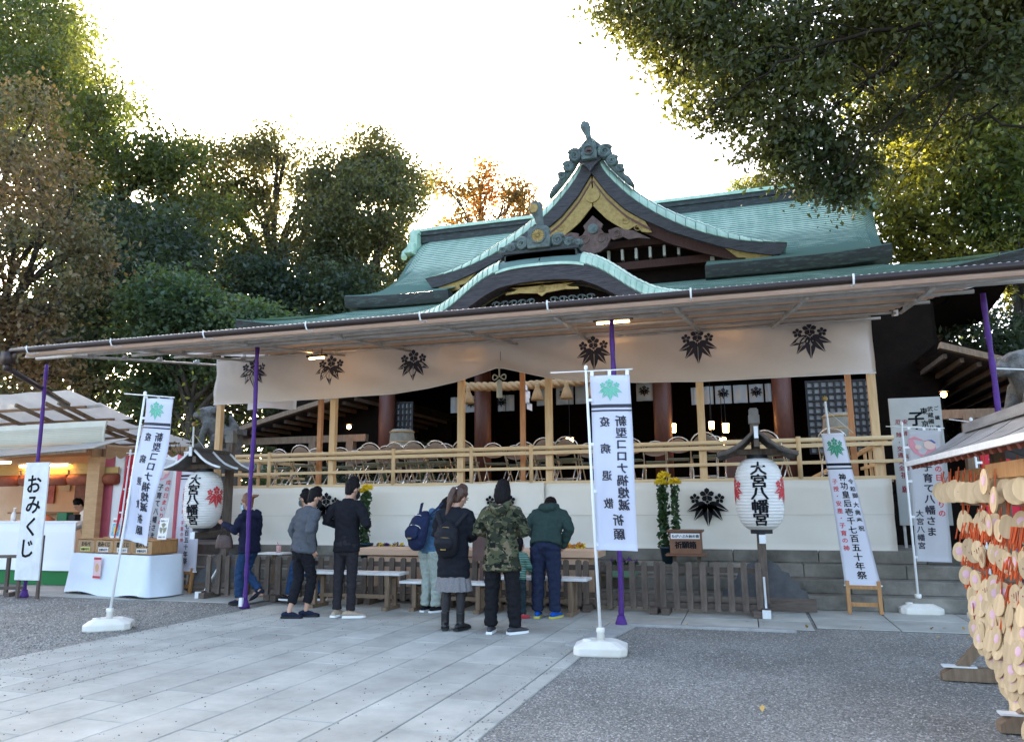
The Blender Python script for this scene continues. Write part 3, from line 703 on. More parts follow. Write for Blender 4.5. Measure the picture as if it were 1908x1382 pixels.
# ---- hall body: floor, columns, walls, lattice doors
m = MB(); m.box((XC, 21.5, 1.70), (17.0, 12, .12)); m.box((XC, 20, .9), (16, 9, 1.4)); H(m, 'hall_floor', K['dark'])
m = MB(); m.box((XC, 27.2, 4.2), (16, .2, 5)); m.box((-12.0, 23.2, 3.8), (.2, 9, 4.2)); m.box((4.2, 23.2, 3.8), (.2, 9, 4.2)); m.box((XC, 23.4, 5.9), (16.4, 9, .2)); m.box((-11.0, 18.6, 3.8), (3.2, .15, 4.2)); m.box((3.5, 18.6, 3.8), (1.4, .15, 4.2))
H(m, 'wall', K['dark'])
m = MB(); m.box((XC, 17.9, 5.15), (13.4, .35, .7)); m.box((XC, 15.4, 4.75), (5.2, .3, .4)); H(m, 'lintel', K['dark'])
for i, x in enumerate((-8.85, -6.2, -1.76, .89)):
    b = MB(); b.tube([(0, 0, 0), (0, 0, 3.7)], .21, 18)
    if i == 0: c0 = b.build('column', K['redbrown'], hall, True, loc=V(x, 17.8, 1.76) - HL)
    else: inst(c0, loc=V(x, 17.8, 1.76) - HL)
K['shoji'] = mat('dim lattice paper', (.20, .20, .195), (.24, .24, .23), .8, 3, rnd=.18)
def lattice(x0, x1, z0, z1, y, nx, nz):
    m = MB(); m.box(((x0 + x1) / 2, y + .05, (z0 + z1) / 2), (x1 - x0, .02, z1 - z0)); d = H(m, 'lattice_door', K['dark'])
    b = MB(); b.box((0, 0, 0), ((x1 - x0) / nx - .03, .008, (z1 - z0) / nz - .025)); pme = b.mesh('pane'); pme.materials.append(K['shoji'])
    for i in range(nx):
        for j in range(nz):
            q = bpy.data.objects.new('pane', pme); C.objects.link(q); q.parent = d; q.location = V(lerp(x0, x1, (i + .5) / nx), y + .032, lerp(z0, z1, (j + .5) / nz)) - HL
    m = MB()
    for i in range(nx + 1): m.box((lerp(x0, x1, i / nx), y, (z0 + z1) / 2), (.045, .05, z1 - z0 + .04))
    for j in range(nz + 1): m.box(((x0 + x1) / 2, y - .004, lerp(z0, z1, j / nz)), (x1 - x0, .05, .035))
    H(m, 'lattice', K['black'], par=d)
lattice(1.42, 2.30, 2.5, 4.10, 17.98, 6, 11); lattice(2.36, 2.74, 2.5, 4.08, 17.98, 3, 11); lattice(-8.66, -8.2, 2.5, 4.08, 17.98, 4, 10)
# short inner curtains with crests
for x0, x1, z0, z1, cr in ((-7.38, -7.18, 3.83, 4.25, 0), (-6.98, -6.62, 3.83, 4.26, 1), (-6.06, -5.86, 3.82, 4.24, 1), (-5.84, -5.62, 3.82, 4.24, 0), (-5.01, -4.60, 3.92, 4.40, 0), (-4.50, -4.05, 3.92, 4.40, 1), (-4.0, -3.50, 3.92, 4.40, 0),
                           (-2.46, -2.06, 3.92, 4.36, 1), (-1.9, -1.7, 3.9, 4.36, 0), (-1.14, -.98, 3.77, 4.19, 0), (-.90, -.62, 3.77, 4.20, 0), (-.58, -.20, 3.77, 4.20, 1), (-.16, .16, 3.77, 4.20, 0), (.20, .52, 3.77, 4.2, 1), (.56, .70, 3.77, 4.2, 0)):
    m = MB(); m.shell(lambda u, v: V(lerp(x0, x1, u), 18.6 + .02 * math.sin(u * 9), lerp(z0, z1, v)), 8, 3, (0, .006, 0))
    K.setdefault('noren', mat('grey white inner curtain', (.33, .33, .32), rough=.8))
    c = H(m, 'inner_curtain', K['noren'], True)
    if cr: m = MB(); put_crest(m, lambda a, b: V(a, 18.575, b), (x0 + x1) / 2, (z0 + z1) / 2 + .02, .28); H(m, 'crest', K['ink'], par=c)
for x, z, s in ((-4.1, 2.95, .16), (-.69, 3.25, .11), (-.37, 3.18, .13), (-.71, 2.75, .1), (-1.58, 3.22, .13), (-.45, 2.85, .13)):
    lp = thing('hanging_lantern', 'small lit paper lantern hanging in the dark hall interior', 'lantern', (x, 18.3, z), 0, 'lit lanterns inside the hall')
    lp['label'] = {-4.1: 'lit lantern in the dark hall right of the orange inner post', -.69: 'upper small lit lantern at the right red brown column', -.37: 'lit lantern below the crested inner curtains at the right', -.71: 'lowest small lit lantern just above the railing', -1.58: 'lit lantern beside the third red brown column', -.45: 'lit lantern low beside the offertory chest'}[x]
    m = MB(); m.lathe([(s * .45, -s), (s * .55, s * .6)], 6); m.build('lamp_glass', K['lampon'], lp)
    m = MB(); m.lathe([(s * .8, s * .6), (s * .2, s * 1.0)], 6); m.lathe([(s * .5, -s * 1.15), (s * .5, -s)], 6); m.tube([(0, 0, s), (0, 0, s + .9)], .008, 4); m.build('lantern_cap', K['black'], lp)
K['lampglow'] = None
# offering box and altar fittings inside
al = thing('offertory_chest', 'dark red wooden offertory chest standing inside the hall', 'chest', (.12, 18.5, 1.78))
m = MB(); m.box((0, 0, .55), (1.1, .6, 1.1)); m.build('chest_body', K['redbrown'], al, bevel=.02)
m = MB(); [m.box((-.45 + .15 * i, 0, 1.13), (.06, .6, .06)) for i in range(7)]; m.build('grille', K['dark'], al)
K['straww'] = mat('pale straw barrel', (.20, .19, .15), (.30, .28, .22), .8, 6, .3, 30)
for x, y, z, lab in ((1.76, 15.6, 2.55, 'large straw wrapped sake barrel before the right lattice door'), (-7.55, 16, 2.6, 'grey straw sake barrel on a stand before the narrow left lattice')):
    d = thing('sake_barrel', lab, 'barrel', (x, y, z))
    m = MB(); m.lathe([(.24, 0), (.28, .1), (.29, .3), (.27, .5), (.24, .56)], 18); m.build('barrel_body', K['straww'], d, True)
    m = MB(); [m.lathe([(.285, zz), (.30, zz + .02), (.285, zz + .04)], 18, cap=False) for zz in (.06, .25, .48)]; m.build('rope_band', K['straw'], d)
    m = MB(); m.box((0, 0, -.40), (.5, .5, .79)); m.build('stand', K['dark'], d)
# ------------------------------------------------------------------ temporary stage before the hall
stage = thing('wooden_stage', 'raised pale timber stage with railing in front of the dark hall', 'stage', (XC, 12.5, 1.78))
SL = V(stage.location)
def ST(mb, name, m, smooth=False, bevel=0):
    mb.v = [(p[0] - SL.x, p[1] - SL.y, p[2] - SL.z) for p in mb.v]; return mb.build(name, m, stage, smooth, bevel=bevel)
for i in range(16):
    m = MB(); m.box((XC + .29, 12.62 + .2 * i, 1.755), (11.6, .19, .04)); ST(m, 'deck_board', K['newwoodx'])
m = MB(); m.box((XC + .27, 12.47, 1.795), (11.68, .10, .06)); ST(m, 'sill', K['newwoodx'], bevel=.006)
m = MB(); m.box((XC + .27, 14.0, 1.2), (11.5, 2.6, 1.05)); ST(m, 'substructure', K['dark'])
for x, zt in ((-9.88, 4.32), (-7.34, 4.3), (-4.78, 4.3), (-3.17, 4.3), (-.63, 4.3), (1.93, 4.3)):
    m = MB(); m.box((x, 12.56, (zt + 1.78) / 2), (.115, .105, zt - 1.78)); ST(m, 'post', K['newwood'], bevel=.006)
for x in (-7.90, -3.77, 1.66):
    m = MB(); m.box((x, 13.02, 3.0), (.085, .085, 2.5)); p = ST(m, 'inner_post', K['redwood'], bevel=.005)
m = MB(); m.tube([(-9.62, 12.45, 2.385), (2.15, 12.45, 2.385)], .034, 10); ST(m, 'handrail', K['newwoodx'], True)
m = MB(); m.box((XC + .24, 12.45, 2.30), (11.72, .07, .06)); ST(m, 'rail_plank', K['newwoodx'], bevel=.005)
m = MB(); m.box((XC + .27, 12.445, 2.04), (11.9, .05, .05)); ST(m, 'middle_rail', K['newwoodx'], bevel=.005)
for x in (-8.61, -6.03, -4.54, -3.46, -2.0, .81):
    m = MB(); m.tube([(x, 12.435, 1.8), (x, 12.435, 2.44)], .036, 10); ST(m, 'baluster', K['newwood'], True)
for x in (2.05, -9.6):
    for z, w in ((2.34, .07), (2.04, .05)): m = MB(); m.box((x, 13.85, z), (.05, 2.7, w)); ST(m, 'side_rail', K['newwoodx'])
    for y in (12.9, 13.5, 14.1, 14.7): m = MB(); m.box((x, y, 2.08), (.05, .05, .6)); ST(m, 'side_baluster', K['newwood'])
m = MB(); m.bar((1.1, 13.9, 1.85), (1.95, 13.0, 2.3), .05, .05); ST(m, 'brace', K['newwood'])
# cream cloth panels hung below the railing, with crests
def low_panel(x0, x1, y, z0, z1, label, crests):
    p = thing('hanging_cloth', label, 'cloth', ((x0 + x1) / 2, y, z0))
    m = MB()
    def S(u, v):
        w = 1 - (2 * v - 1) ** 2
        return V(lerp(x0, x1, u) - (x0 + x1) / 2, .012 * math.sin(u * 13 + v * 4) * w + .008 * math.sin(u * 37 + 7 * v) * w + .045 * noise.noise((u * 11 + v * 3, v * 3, 2)) * w + .012 * math.sin((u * 26 + v * 5)) * w * abs(noise.noise((u * 4, v, 5))) * 2, lerp(0, z1 - z0, v) + .006 * math.sin(u * 20))
    m.shell(S, 40, 8, (0, .012, 0)); m.build('cloth', K['cream'], p, True)
    for cx in crests:
        m = MB(); put_crest(m, lambda a, b: V(a - (x0 + x1) / 2, -.062, b - z0), cx, 1.38, .60); m.build('crest', K['ink'], p)
    m = MB(); m.box((0, -.038, (z1 - z0) * .52), (x1 - x0, .002, .004)); m.build('seam', mat('seam', (.42, .38, .30)), p)
    return p
low_panel(-9.5, -4.70, 12.40, .71, 1.775, 'long cream cloth panel behind the two men at the left', (-7.31,))
low_panel(-4.74, -3.22, 12.36, .73, 1.80, 'short cream cloth panel with crest behind the camouflage jacket', (-3.97,))
low_panel(-3.24, 2.06, 12.40, .70, 1.775, 'long cream cloth panel behind the yellow chrysanthemums and right lantern', (-.59,))
# the white valance with six black crests
val = thing('valance_curtain', 'long white valance with six black crests gathered up at its middle', 'curtain', (XC, 12.42, 4.33))
VB = [(-9.92, 3.41), (-8.51, 3.42), (-7.34, 3.41), (-6.07, 3.45), (-5.4, 3.51), (-4.78, 3.60), (-4.3, 3.71), (-3.99, 3.79), (-3.7, 3.72), (-3.17, 3.59), (-2.42, 3.47), (-1.52, 3.40), (-.63, 3.375), (.27, 3.385), (1.98, 3.36)]
def VS(x, z):
    zb = interp(x, VB); t = (z - zb) / (4.33 - zb); d = abs(x + 3.99); tt = max(0, min(1, t))
    sag = .05 * math.sin(x * 2.1 + 1.3) * (1 - tt) + .060 * math.sin((x + z * 2.2) * 4.3) * (1 - tt) * tt * 2 + .014 * math.sin(x * 37 + 2 * math.sin(x * 3)) * tt ** 2 + .045 * math.sin((z + abs(x + 3.99) * .45) * 13) * math.exp(-abs(x + 3.99) * .8) * (1 - tt)
    return 12.42 + sag - .05 * math.exp(-d * d * 2) * (1 - tt) + .02 * noise.noise((x * 1.5, z * 4, 0))
m = MB()
def S(u, v):
    x = lerp(-9.92, 1.98, u); z = lerp(interp(x, VB), 4.33 - .012 * abs(math.sin(x * 7.5)), v)
    return V(x - XC, VS(x, z) - 12.42, z - 4.33)
m.shell(S, 170, 14, (0, .004, 0)); m.build('cloth', K['veil'], val, True)
for cx, cz in ((-9.06, 3.99), (-7.35, 3.95), (-5.67, 3.95), (-2.34, 3.96), (-.62, 3.96), (1.09, 3.93)):
    m = MB(); put_crest(m, lambda a, b: V(a - XC, VS(a, b) - 12.42 - .006, b - 4.33), cx, cz, .58); m.build('crest', K['inkgrey'], val)
m = MB(); m.tube([(x - XC, VS(x, z) - 12.425, z - 4.33) for x, z in [(xx, interp(xx, VB)) for xx in np.linspace(-9.92, 1.98, 90)]], .010, 6); m.build('hem', K['white'], val)
for i in range(24):
    x = -9.8 + i * .51; b = MB(); b.box((0, 0, 0), (.05, .03, .08))
    if i == 0: tb = b.build('hanging_tab', K['white'], val, loc=(x - XC, 0, .03))
    else: inst(tb, loc=(x - XC, 0, .03))
m = MB(); m.box((-3.99 - XC, -.02, -.27), (.008, .01, .52)); m.build('center_seam', mat('valance seam', (.25, .22, .22)), val)
ag = thing('cord_tassel', 'pale knotted cord with tassel hanging at the middle of the valance', 'tassel', (-3.99, 12.33, 3.78))
m = MB(); m.tube([(0, 0, 0), (0, 0, -.16)], .014, 6)
for s in (-1, 1): m.tube([(s * (.02 + .10 * math.sin(t / 2)), 0, -.16 + .045 * math.sin(t)) for t in np.linspace(0, 2 * PI, 14)], .012, 6)
K['cord'] = mat('grey white cord', (.46, .46, .38), rough=.8)
m.build('knot', K['cord'], ag); m = MB(); m.lathe([(.012, 0), (.045, -.03), (.052, -.27), (.05, -.32)], 12, Matrix.Translation((0, 0, -.20))); m.build('tassel', K['cord'], ag)
ret = thing('hanging_cloth', 'small pale cloth flap behind the left end of the valance', 'cloth', (-9.2, 13.3, 3.4))
m = MB(); m.shell(lambda u, v: V(lerp(-.6, .55, u), .02 * math.sin(u * 9), lerp(0, .35, v) + .03 * math.sin(u * 5)), 12, 3, (0, .008, 0)); m.build('cloth', K['veil'], ret, True)
# ------------------------------------------------------------------ the long canopy on purple posts
can = thing('canopy', 'long lean-to canopy with corrugated sheet, plank ceiling, steel pipes and purple wrapped posts', 'canopy', (XC, 9.4, 3.9))
CL = V(can.location)
def cy(x): return -.033 * (x + 1.5)
def cz(x, y): return 3.822 - .009 * (x + 1.5) + .128 * (y - 8.85)
def CP(x, y, dz=0): return V(x, y + cy(x), cz(x, y) + dz)
def CA(mb, name, m, smooth=False, bevel=0):
    mb.v = [(p[0] - CL.x, p[1] - CL.y, p[2] - CL.z) for p in mb.v]; return mb.build(name, m, can, smooth, bevel=bevel)
m = MB(); nx = 760
m.grid(lambda u, v: CP(lerp(lerp(-11.15, -9.6, v), lerp(3.5, 2.1, v), u), lerp(8.80, 12.9, v), .085 + .012 * math.cos(u * nx / 4 * 2 * PI)), nx, 1)
CA(m, 'corrugated_sheet', K['poly'], True)
m = MB()
for x0 in np.arange(-11.2, 3.6, .6): pass
m.tube([CP(x, 8.74, .035) for x in np.linspace(-11.2, 3.5, 24)], .044, 10); CA(m, 'gutter', K['gutter'], True)
m = MB()
for i in range(9):
    x = -10.8 + i * 1.72; b = MB(); b.tube([(0, -.056, .05), (0, -.062, .0), (0, -.03, -.055), (0, .05, -.06), (0, .16, -.03)], .011, 6)
    if i == 0: br = b.build('gutter_bracket', K['white'], can, loc=CP(x, 8.74, .035) - CL)
    else: inst(br, loc=CP(x, 8.74, .035) - CL)
m = MB(); m.bar(CP(-11.1, 8.95, -.02), CP(3.4, 8.95, -.02), .05, .05); CA(m, 'eave_batten', K['board'])
m = MB(); p0 = CP(-11.25, 8.74, 0); m.box(p0 + V(0, 0, -.08), (.16, .14, .20)); m.box(p0 + V(-.02, .02, -.22), (.09, .09, .14)); m.bar(p0 + V(-.02, .03, -.24), p0 + V(-.42, 1.6, -.62), .075, .06); CA(m, 'downspout', K['gutter'], True)
# ceiling boards
bm_ = {}
for r in range(21):
    y = 9.08 + r * .185; x0 = -10.2 + max(0, r - 2) * .085; x1 = 3.05 - r * .046; x = x0 - random.uniform(0, 1.5)
    while x < x1 - .05:
        a = max(x, x0); e = min(x + random.choice((1.82, 2.73, 3.64)), x1); x = e
        if e - a < .1: continue
        b = MB(); b.bar((-(e - a) / 2 + .004, 0, 0), ((e - a) / 2 - .004, 0, 0), .168, .014)
        o = b.build('ceiling_board', K['board'], can, loc=CP((a + e) / 2, y, .045) - CL); o.rotation_euler = (math.radians(7.3), .009, -.033)
# pipes
for y, x0, x1, dz, r in ((9.02, -11.2, 3.3, -.045, .026), (9.46, -11.5, 3.05, -.03, .032), (9.58, -7.9, -.9, -.075, .024), (10.15, -10.1, 2.75, -.03, .026), (10.95, -9.9, 2.45, -.03, .026), (11.9, -9.7, 2.2, -.04, .024), (12.43, -9.7, 2.1, -.06, .024)):
    m = MB(); m.tube([CP(x, y, dz) for x in np.linspace(x0, x1, 8)], r, 10); CA(m, 'long_pipe', K['steel'], True)
cxs = [-10.3, -8.9, -7.2, -5.5, -3.8, -2.2, -.7, .8, 2.1]
b = MB(); b.box((0, 0, 0), (.055, .075, .085)); b.tube([(.045, 0, -.03), (.045, 0, .05)], .012, 6); b.box((0, -.05, .0), (.03, .05, .03)); cl0 = None
for i, x in enumerate(cxs):
    m = MB(); sk = -.25 if i % 2 else .12
    m.tube([CP(x, 9.1, -.08), CP(x + sk, 12.5 - (.9 if i > 7 else 0), -.085)], .023, 8); CA(m, 'cross_pipe', K['steel'], True)
    for y in (9.46, 10.15, 10.95, 11.9):
        p = CP(x + sk * (y - 9.1) / 3.4, y, -.055) - CL
        if cl0 is None: cl0 = b.build('pipe_clamp', K['steel'], can, loc=p)
        else: inst(cl0, loc=p, rot=(random.uniform(-.2, .2), random.uniform(-.3, .3), random.uniform(-.4, .4)))
for x, y in ((-11.43, 9.94), (-7.02, 9.70), (-1.53, 9.46), (2.675, 9.40)):
    m = MB(); zt = 3.80 - .01 * (x + 1.5) - .02
    m.tube([(x + .008 * math.sin(z * 3), y, z) for z in np.linspace(0, zt, 24)], [.031 + .005 * math.sin(z * 17 + x) for z in np.linspace(0, zt, 24)], 10)
    m.lathe([(.075, 0), (.07, .03), (.04, .12)], 10, Matrix.Translation((x, y, 0)))
    CA(m, 'post', K['purple'], True)
m = MB(); m.box((-7.03, 9.63, .09), (.05, .04, .12)); CA(m, 'post_tape', K['white'])
# warm tube lights under the canopy
def tube_light(x, y, z, ln, label, hidden=False):
    t = thing('tube_light', label, 'light', (x, y, z), -.03, 'warm tube lights under the canopy')
    m = MB(); m.tube([(-ln / 2, 0, 0), (ln / 2, 0, 0)], .014, 8); m.build('tube', K['tube'], t)
    m = MB(); m.box((0, .0, .04), (ln + .1, .06, .035)); m.tube([(-ln / 3, 0, .05), (-ln / 3, 0, .16)], .008, 5); m.tube([(ln / 3, 0, .05), (ln / 3, 0, .16)], .008, 5); m.build('fitting', K['black'], t)
tube_light(-7.1, 11.5, 4.0, .3, 'small lit warm tube light above the second crest of the valance')
tube_light(-1.62, 10.1, 3.9, .45, 'lit warm tube light just left of the middle purple post')
tube_light(-4.72, 12.72, 4.05, .62, 'warm tube light glowing through the valance left of its middle seam')
tube_light(-2.1, 12.75, 4.19, .8, 'warm tube light glowing through the valance beside the purple post')
tube_light(-.1, 12.75, 4.20, .45, 'warm tube light glowing through the valance between the two right crests')
# ------------------------------------------------------------------ folding chairs on the stage
def make_chair():
    t = thing('folding_chair', 'x', 'chair', (0, 0, 0))
    m = MB(); P = [(-.215, .26, 0)] + [(-.215, lerp(.26, -.16, k), lerp(0, .62, k)) for k in (.4, .8, 1)]
    arc = [(-.215 * math.cos(a), -.16 - .06 * math.sin(a), .62 + .19 * math.sin(a)) for a in np.linspace(.15, PI - .15, 9)]
    P = P + arc + [(-p[0], p[1], p[2]) for p in reversed(P)]
    m.tube(P, .0125, 7); m.build('frame', K['chrome'], t, True)
    for s in (-1, 1):
        m = MB(); m.tube([(s * .19, -.26, 0), (s * .19, -.02, .26), (s * .19, .17, .42)], .0115, 7); m.build('rear_leg', K['chrome'], t, True)
    m = MB(); m.tube([(-.19, -.17, .10), (.19, -.17, .10)], .009, 6); m.build('stretcher', K['chrome'], t, True)
    m = MB(); m.box((0, .03, .43), (.37, .36, .035)); m.build('seat', K['seatgreen'], t, bevel=.012)
    m = MB()
    def B(u, v):
        a = 2 * u - 1; top = .785 - .13 * a * a - .04 * a ** 4; bot = .55 + .05 * (1 - a * a) * -1 + .03
        z = lerp(bot, top, v); return V(a * .195, -.145 - .06 * (z - .55) / .23 - .02 * (1 - a * a), z)
    m.shell(B, 10, 5, (0, .016, 0)); m.build('backrest', K['vinyl'], t, True)
    return t
chair0 = make_chair(); first = True
rows = ((12.98, 'front row of the stage behind the railing', [-8.14, -6.68, -6.17, -5.76, -5.32, -4.88, -3.34, -2.92, -2.1, -.63, .41, 1.38]),
        (13.75, 'second row on the stage', [-9.1, -8.36, -7.8, -7.26, -6.74, -6.34, -5.79, -5.43, -4.55, -3.9, -3.18, -1.93, -1.12, -.52, .25]),
        (14.6, 'back row near the dark hall', [-9.9, -7.95, -7.2, -6.5, -5.45, -4.3, -3.9, -2.85, -2.25, -1.6, .55]))
random.seed(3)
for ri, (y, lab, xs) in enumerate(rows):
    for x in xs:
        xx = x; lo_ = (xx, y + random.uniform(-.12, .12), 1.777); rz = random.uniform(-.16, .16) - (.25 if x > 0 else 0)
        label = 'folding chair, ' + ORD(xs.index(x)) + ' from the left in the ' + lab
        if first: chair0.location = lo_; chair0.rotation_euler.z = rz; chair0['label'] = label; chair0['group'] = 'folding chairs, ' + lab; first = False
        else: dup(chair0, lo_, rz, label, 'folding chairs, ' + lab)
# ------------------------------------------------------------------ sacred rope with tassels and paper streamers
ro = thing('sacred_rope', 'thick twisted straw rope hung across the hall entrance', 'rope', (-4.4, 14.8, 3.95))
for k in range(3):
    m = MB(); m.tube([(lerp(-1.25, 1.6, t), .045 * math.cos(t * 42 + k * 2.09), -.05 - .05 * math.sin(t * PI) + .045 * math.sin(t * 42 + k * 2.09)) for t in np.linspace(0, 1, 120)], .055, 7); m.build('strand', K['rope'], ro, True)
for x in (-5.45, -3.95, -3.34, -2.82):
    t = thing('straw_tassel', 'straw tassel hanging from the rope ' + {-5.45: 'half behind the timber post', -3.95: 'beside the pale knotted cord', -3.34: 'between the orange and pale posts', -2.82: 'next to the white paper streamer'}[x], 'tassel', (x, 14.72, 3.86), 0, 'straw tassels on the sacred rope')
    m = MB(); m.lathe([(.035, .02), (.05, -.02), (.04, -.07), (.09, -.18), (.135, -.33), (.12, -.34)], 16); m.build('straw', K['straw'], t, True)
    m = MB(); m.lathe([(.05, -.08), (.058, -.07), (.05, -.06)], 14, cap=False); m.build('binding', K['rope'], t)
for x in (-4.22, -2.5):
    t = tag(MB().build('paper_streamer', K['white'], None) if False else MB().build('paper_streamer', K['white']), 'white zigzag paper streamer ' + ('half hidden by the orange inner post' if x < -4 else 'hanging right of the straw tassels'), 'paper streamer', 'paper streamers on the rope')
    me = MB(); zz = 0
    for k in range(4): me.add([(-.05 + .04 * (k % 2) + .02 * k, 0, -.13 * k), (.06 + .04 * (k % 2) + .02 * k, 0, -.13 * k - .05), (.07 + .02 * k + .03 * (k % 2), 0, -.13 * k - .19), (-.04 + .02 * k + .03 * (k % 2), 0, -.13 * k - .14)], [(0, 1, 2, 3)])
    n = me.mesh('paper_streamer'); n.materials.append(K['white']); t.data = n; t.location = (x, 14.7, 3.88)
# ------------------------------------------------------------------ market stall at the left
K['stallwood'] = mat('stall timber', (.20, .11, .055), (.28, .16, .085), .7, 4, .2, 30)
K['warmwall'] = mat('pale plywood wall', (.55, .36, .22), (.62, .43, .28), .7, 2)
K['blind'] = mat('roller blind', (.62, .60, .50), (.56, .54, .45), .7, 3, .1, 30)
K['straps'] = mat('bamboo blind', (.42, .28, .09), (.50, .35, .13), .7, 5, .2, 30, stretch=(1, 1, 12))
K['redblind'] = mat('red blind', (.20, .045, .02), (.26, .07, .03), .7, 5, .2, 30)
stall = thing('market_stall', 'stall with white sheet roof, cream roller blind and warm lit counter', 'stall', (-13.4, 12, 0))
OL = V(stall.location)
def SP(mb, name, m, smooth=False, bevel=0, par=None):
    mb.v = [(p[0] - OL.x, p[1] - OL.y, p[2] - OL.z) for p in mb.v]; return mb.build(name, m, par or stall, smooth, bevel=bevel)
def rz_(y): return interp(y, [(10.5, 3.72), (11.45, 3.47), (12.7, 3.1), (13.8, 2.92), (16.6, 2.48), (17.5, 2.35)])
for k in range(10):
    y = 11.15 + k * .62; w = -.02 * k
    m = MB(); m.grid(lambda u, v: V(lerp(-18, -12.22 + .16 * math.sin(k * 2.2) + .18 * v, u), y + .70 * v, rz_(y + .7 * v) + .09 - .05 * v + .012 * math.sin(u * 40)), 12, 2); SP(m, 'roof_sheet', K['sheet'])
    m = MB(); m.bar((-18, y + .55, rz_(y + .5) - .005), (-12.36 + .12 * math.sin(k * 2.2), y + .55, rz_(y + .55) - .005), .05, .045); SP(m, 'batten', K['stallwood'])
for x in (-12.62, -12.95, -13.7, -14.6, -15.6):
    m = MB()
    for y0 in np.arange(11.3, 17.2, .6): m.bar((x, y0, rz_(y0) - .07), (x, y0 + .62, rz_(y0 + .62) - .07), .05, .07)
    SP(m, 'rafter', K['midwood'])
m = MB(); m.shell(lambda u, v: V(lerp(-17, -11.72, u), 11.6 - .05 * math.sin(v * PI), lerp(2.55, 3.08, v) + .012 * math.sin(u * 9)), 16, 6, (0, .03, 0)); SP(m, 'roller_blind', K['blind'], bevel=.01)
m = MB()
for z in np.arange(2.58, 2.98, .035): m.box((-14.35, 11.545, z), (5.2, .01, .006))
SP(m, 'blind_slat', mat('blind line', (.48, .46, .38)))['kind'] = 'stuff'
m = MB(); m.shell(lambda u, v: V(lerp(-17, -11.3, u), lerp(11.75, 10.95, v), lerp(2.60, 2.36, v) + .14 * u * u), 10, 4, (0, 0, .015)); SP(m, 'awning_sheet', K['sheet'])
m = MB(); m.bar((-17, 11.0, 2.33), (-11.5, 11.0, 2.46), .05, .05); m.bar((-17, 11.4, 2.40), (-12.2, 11.4, 2.5), .06, .06); SP(m, 'awning_pole', K['midwood'])
# side wall of plain boards
for k in range(7):
    m = MB(); m.box((-12.22, 13.4, .35 + k * .36), (.03, 3.2, .35)); SP(m, 'wall_board', K['ply'])
for k in range(6):
    m = MB(); m.box((-12.12, lerp(12.0, 16, k / 5), 1.35), (.05, .06, 2.6)); SP(m, 'wall_stud', K['stallwood'])
m = MB(); m.box((-12.02, 11.75, 1.2), (.30, .14, 2.4)); SP(m, 'corner_panel', K['ply'], bevel=.01)
m = MB(); m.box((-15, 14.4, 1.4), (6, .05, 2.8)); SP(m, 'back_wall', K['warmwall'])
m = MB(); m.box((-14.9, 13.0, 2.66), (5.4, 2.9, .03)); SP(m, 'ceiling', K['warmwall'])
for k in range(8):
    m = MB(); m.box((-16.2 + k * .62, 11.86, 2.15), (.56, .03, .12)); SP(m, 'blind_roll', K['straps'])
for k in range(8):
    m = MB(); m.tube([(-16.46 + k * .62, 11.86, 1.98), (-15.95 + k * .62, 11.86, 1.98)], .11, 10); SP(m, 'rolled_blind', K['redblind'], True)
m = MB(); m.box((-15.1, 11.86, 2.24), (5.6, .05, .12)); SP(m, 'header_board', K['straps'])
m = MB(); m.shell(lambda u, v: V(lerp(-17, -12.24, u), 11.6 - .05 * v * 0 + .02 * math.sin(u * 40) * (1 - v), lerp(.26, 1.18, v)), 60, 4, (0, .02, 0)); SP(m, 'counter_cloth', K['white'], True)
m = MB(); m.box((-14.6, 11.95, 1.17), (4.8, .72, .03)); SP(m, 'counter_top', K['white'])
m = MB(); m.box((-14.6, 11.66, .13), (4.8, .03, .27)); SP(m, 'skirting', K['green'])
m = MB(); m.tube([(-15.8, 11.9, 2.36), (-14.4, 11.9, 2.36)], .02, 8); SP(m, 'lamp_tube', K['lampon'])
m = MB(); m.tube([(-13.95, 11.75, 2.26), (-12.75, 11.75, 2.26)], .02, 8); SP(m, 'lamp_tube', K['lampon'])
m = MB(); m.box((-13.35, 11.78, 2.30), (1.3, .08, .04)); SP(m, 'lamp_fitting', K['white'])
# a shelf with goods and hangings on the back wall
for k in range(9):
    m = MB(); m.box((-16.0 + k * .46, 14.33, lerp(1.75, 2.05, k % 2)), (.30, .02, .42)); SP(m, 'wall_print', mat('wall print', *[((.30, .05, .04), (.42, .12, .08)), ((.45, .36, .22), (.5, .42, .3)), ((.12, .05, .04), (.2, .1, .08))][k % 3], scale=9))
m = MB(); m.box((-14.6, 14.2, 1.32), (4.6, .34, .04)); SP(m, 'wall_shelf', K['stallwood'])
m = MB(); m.box((-13.2, 13.9, 1.55), (.5, .5, 1.2)); SP(m, 'dark_cabinet', mat('dark cabinet', (.05, .02, .015), (.08, .04, .03)))
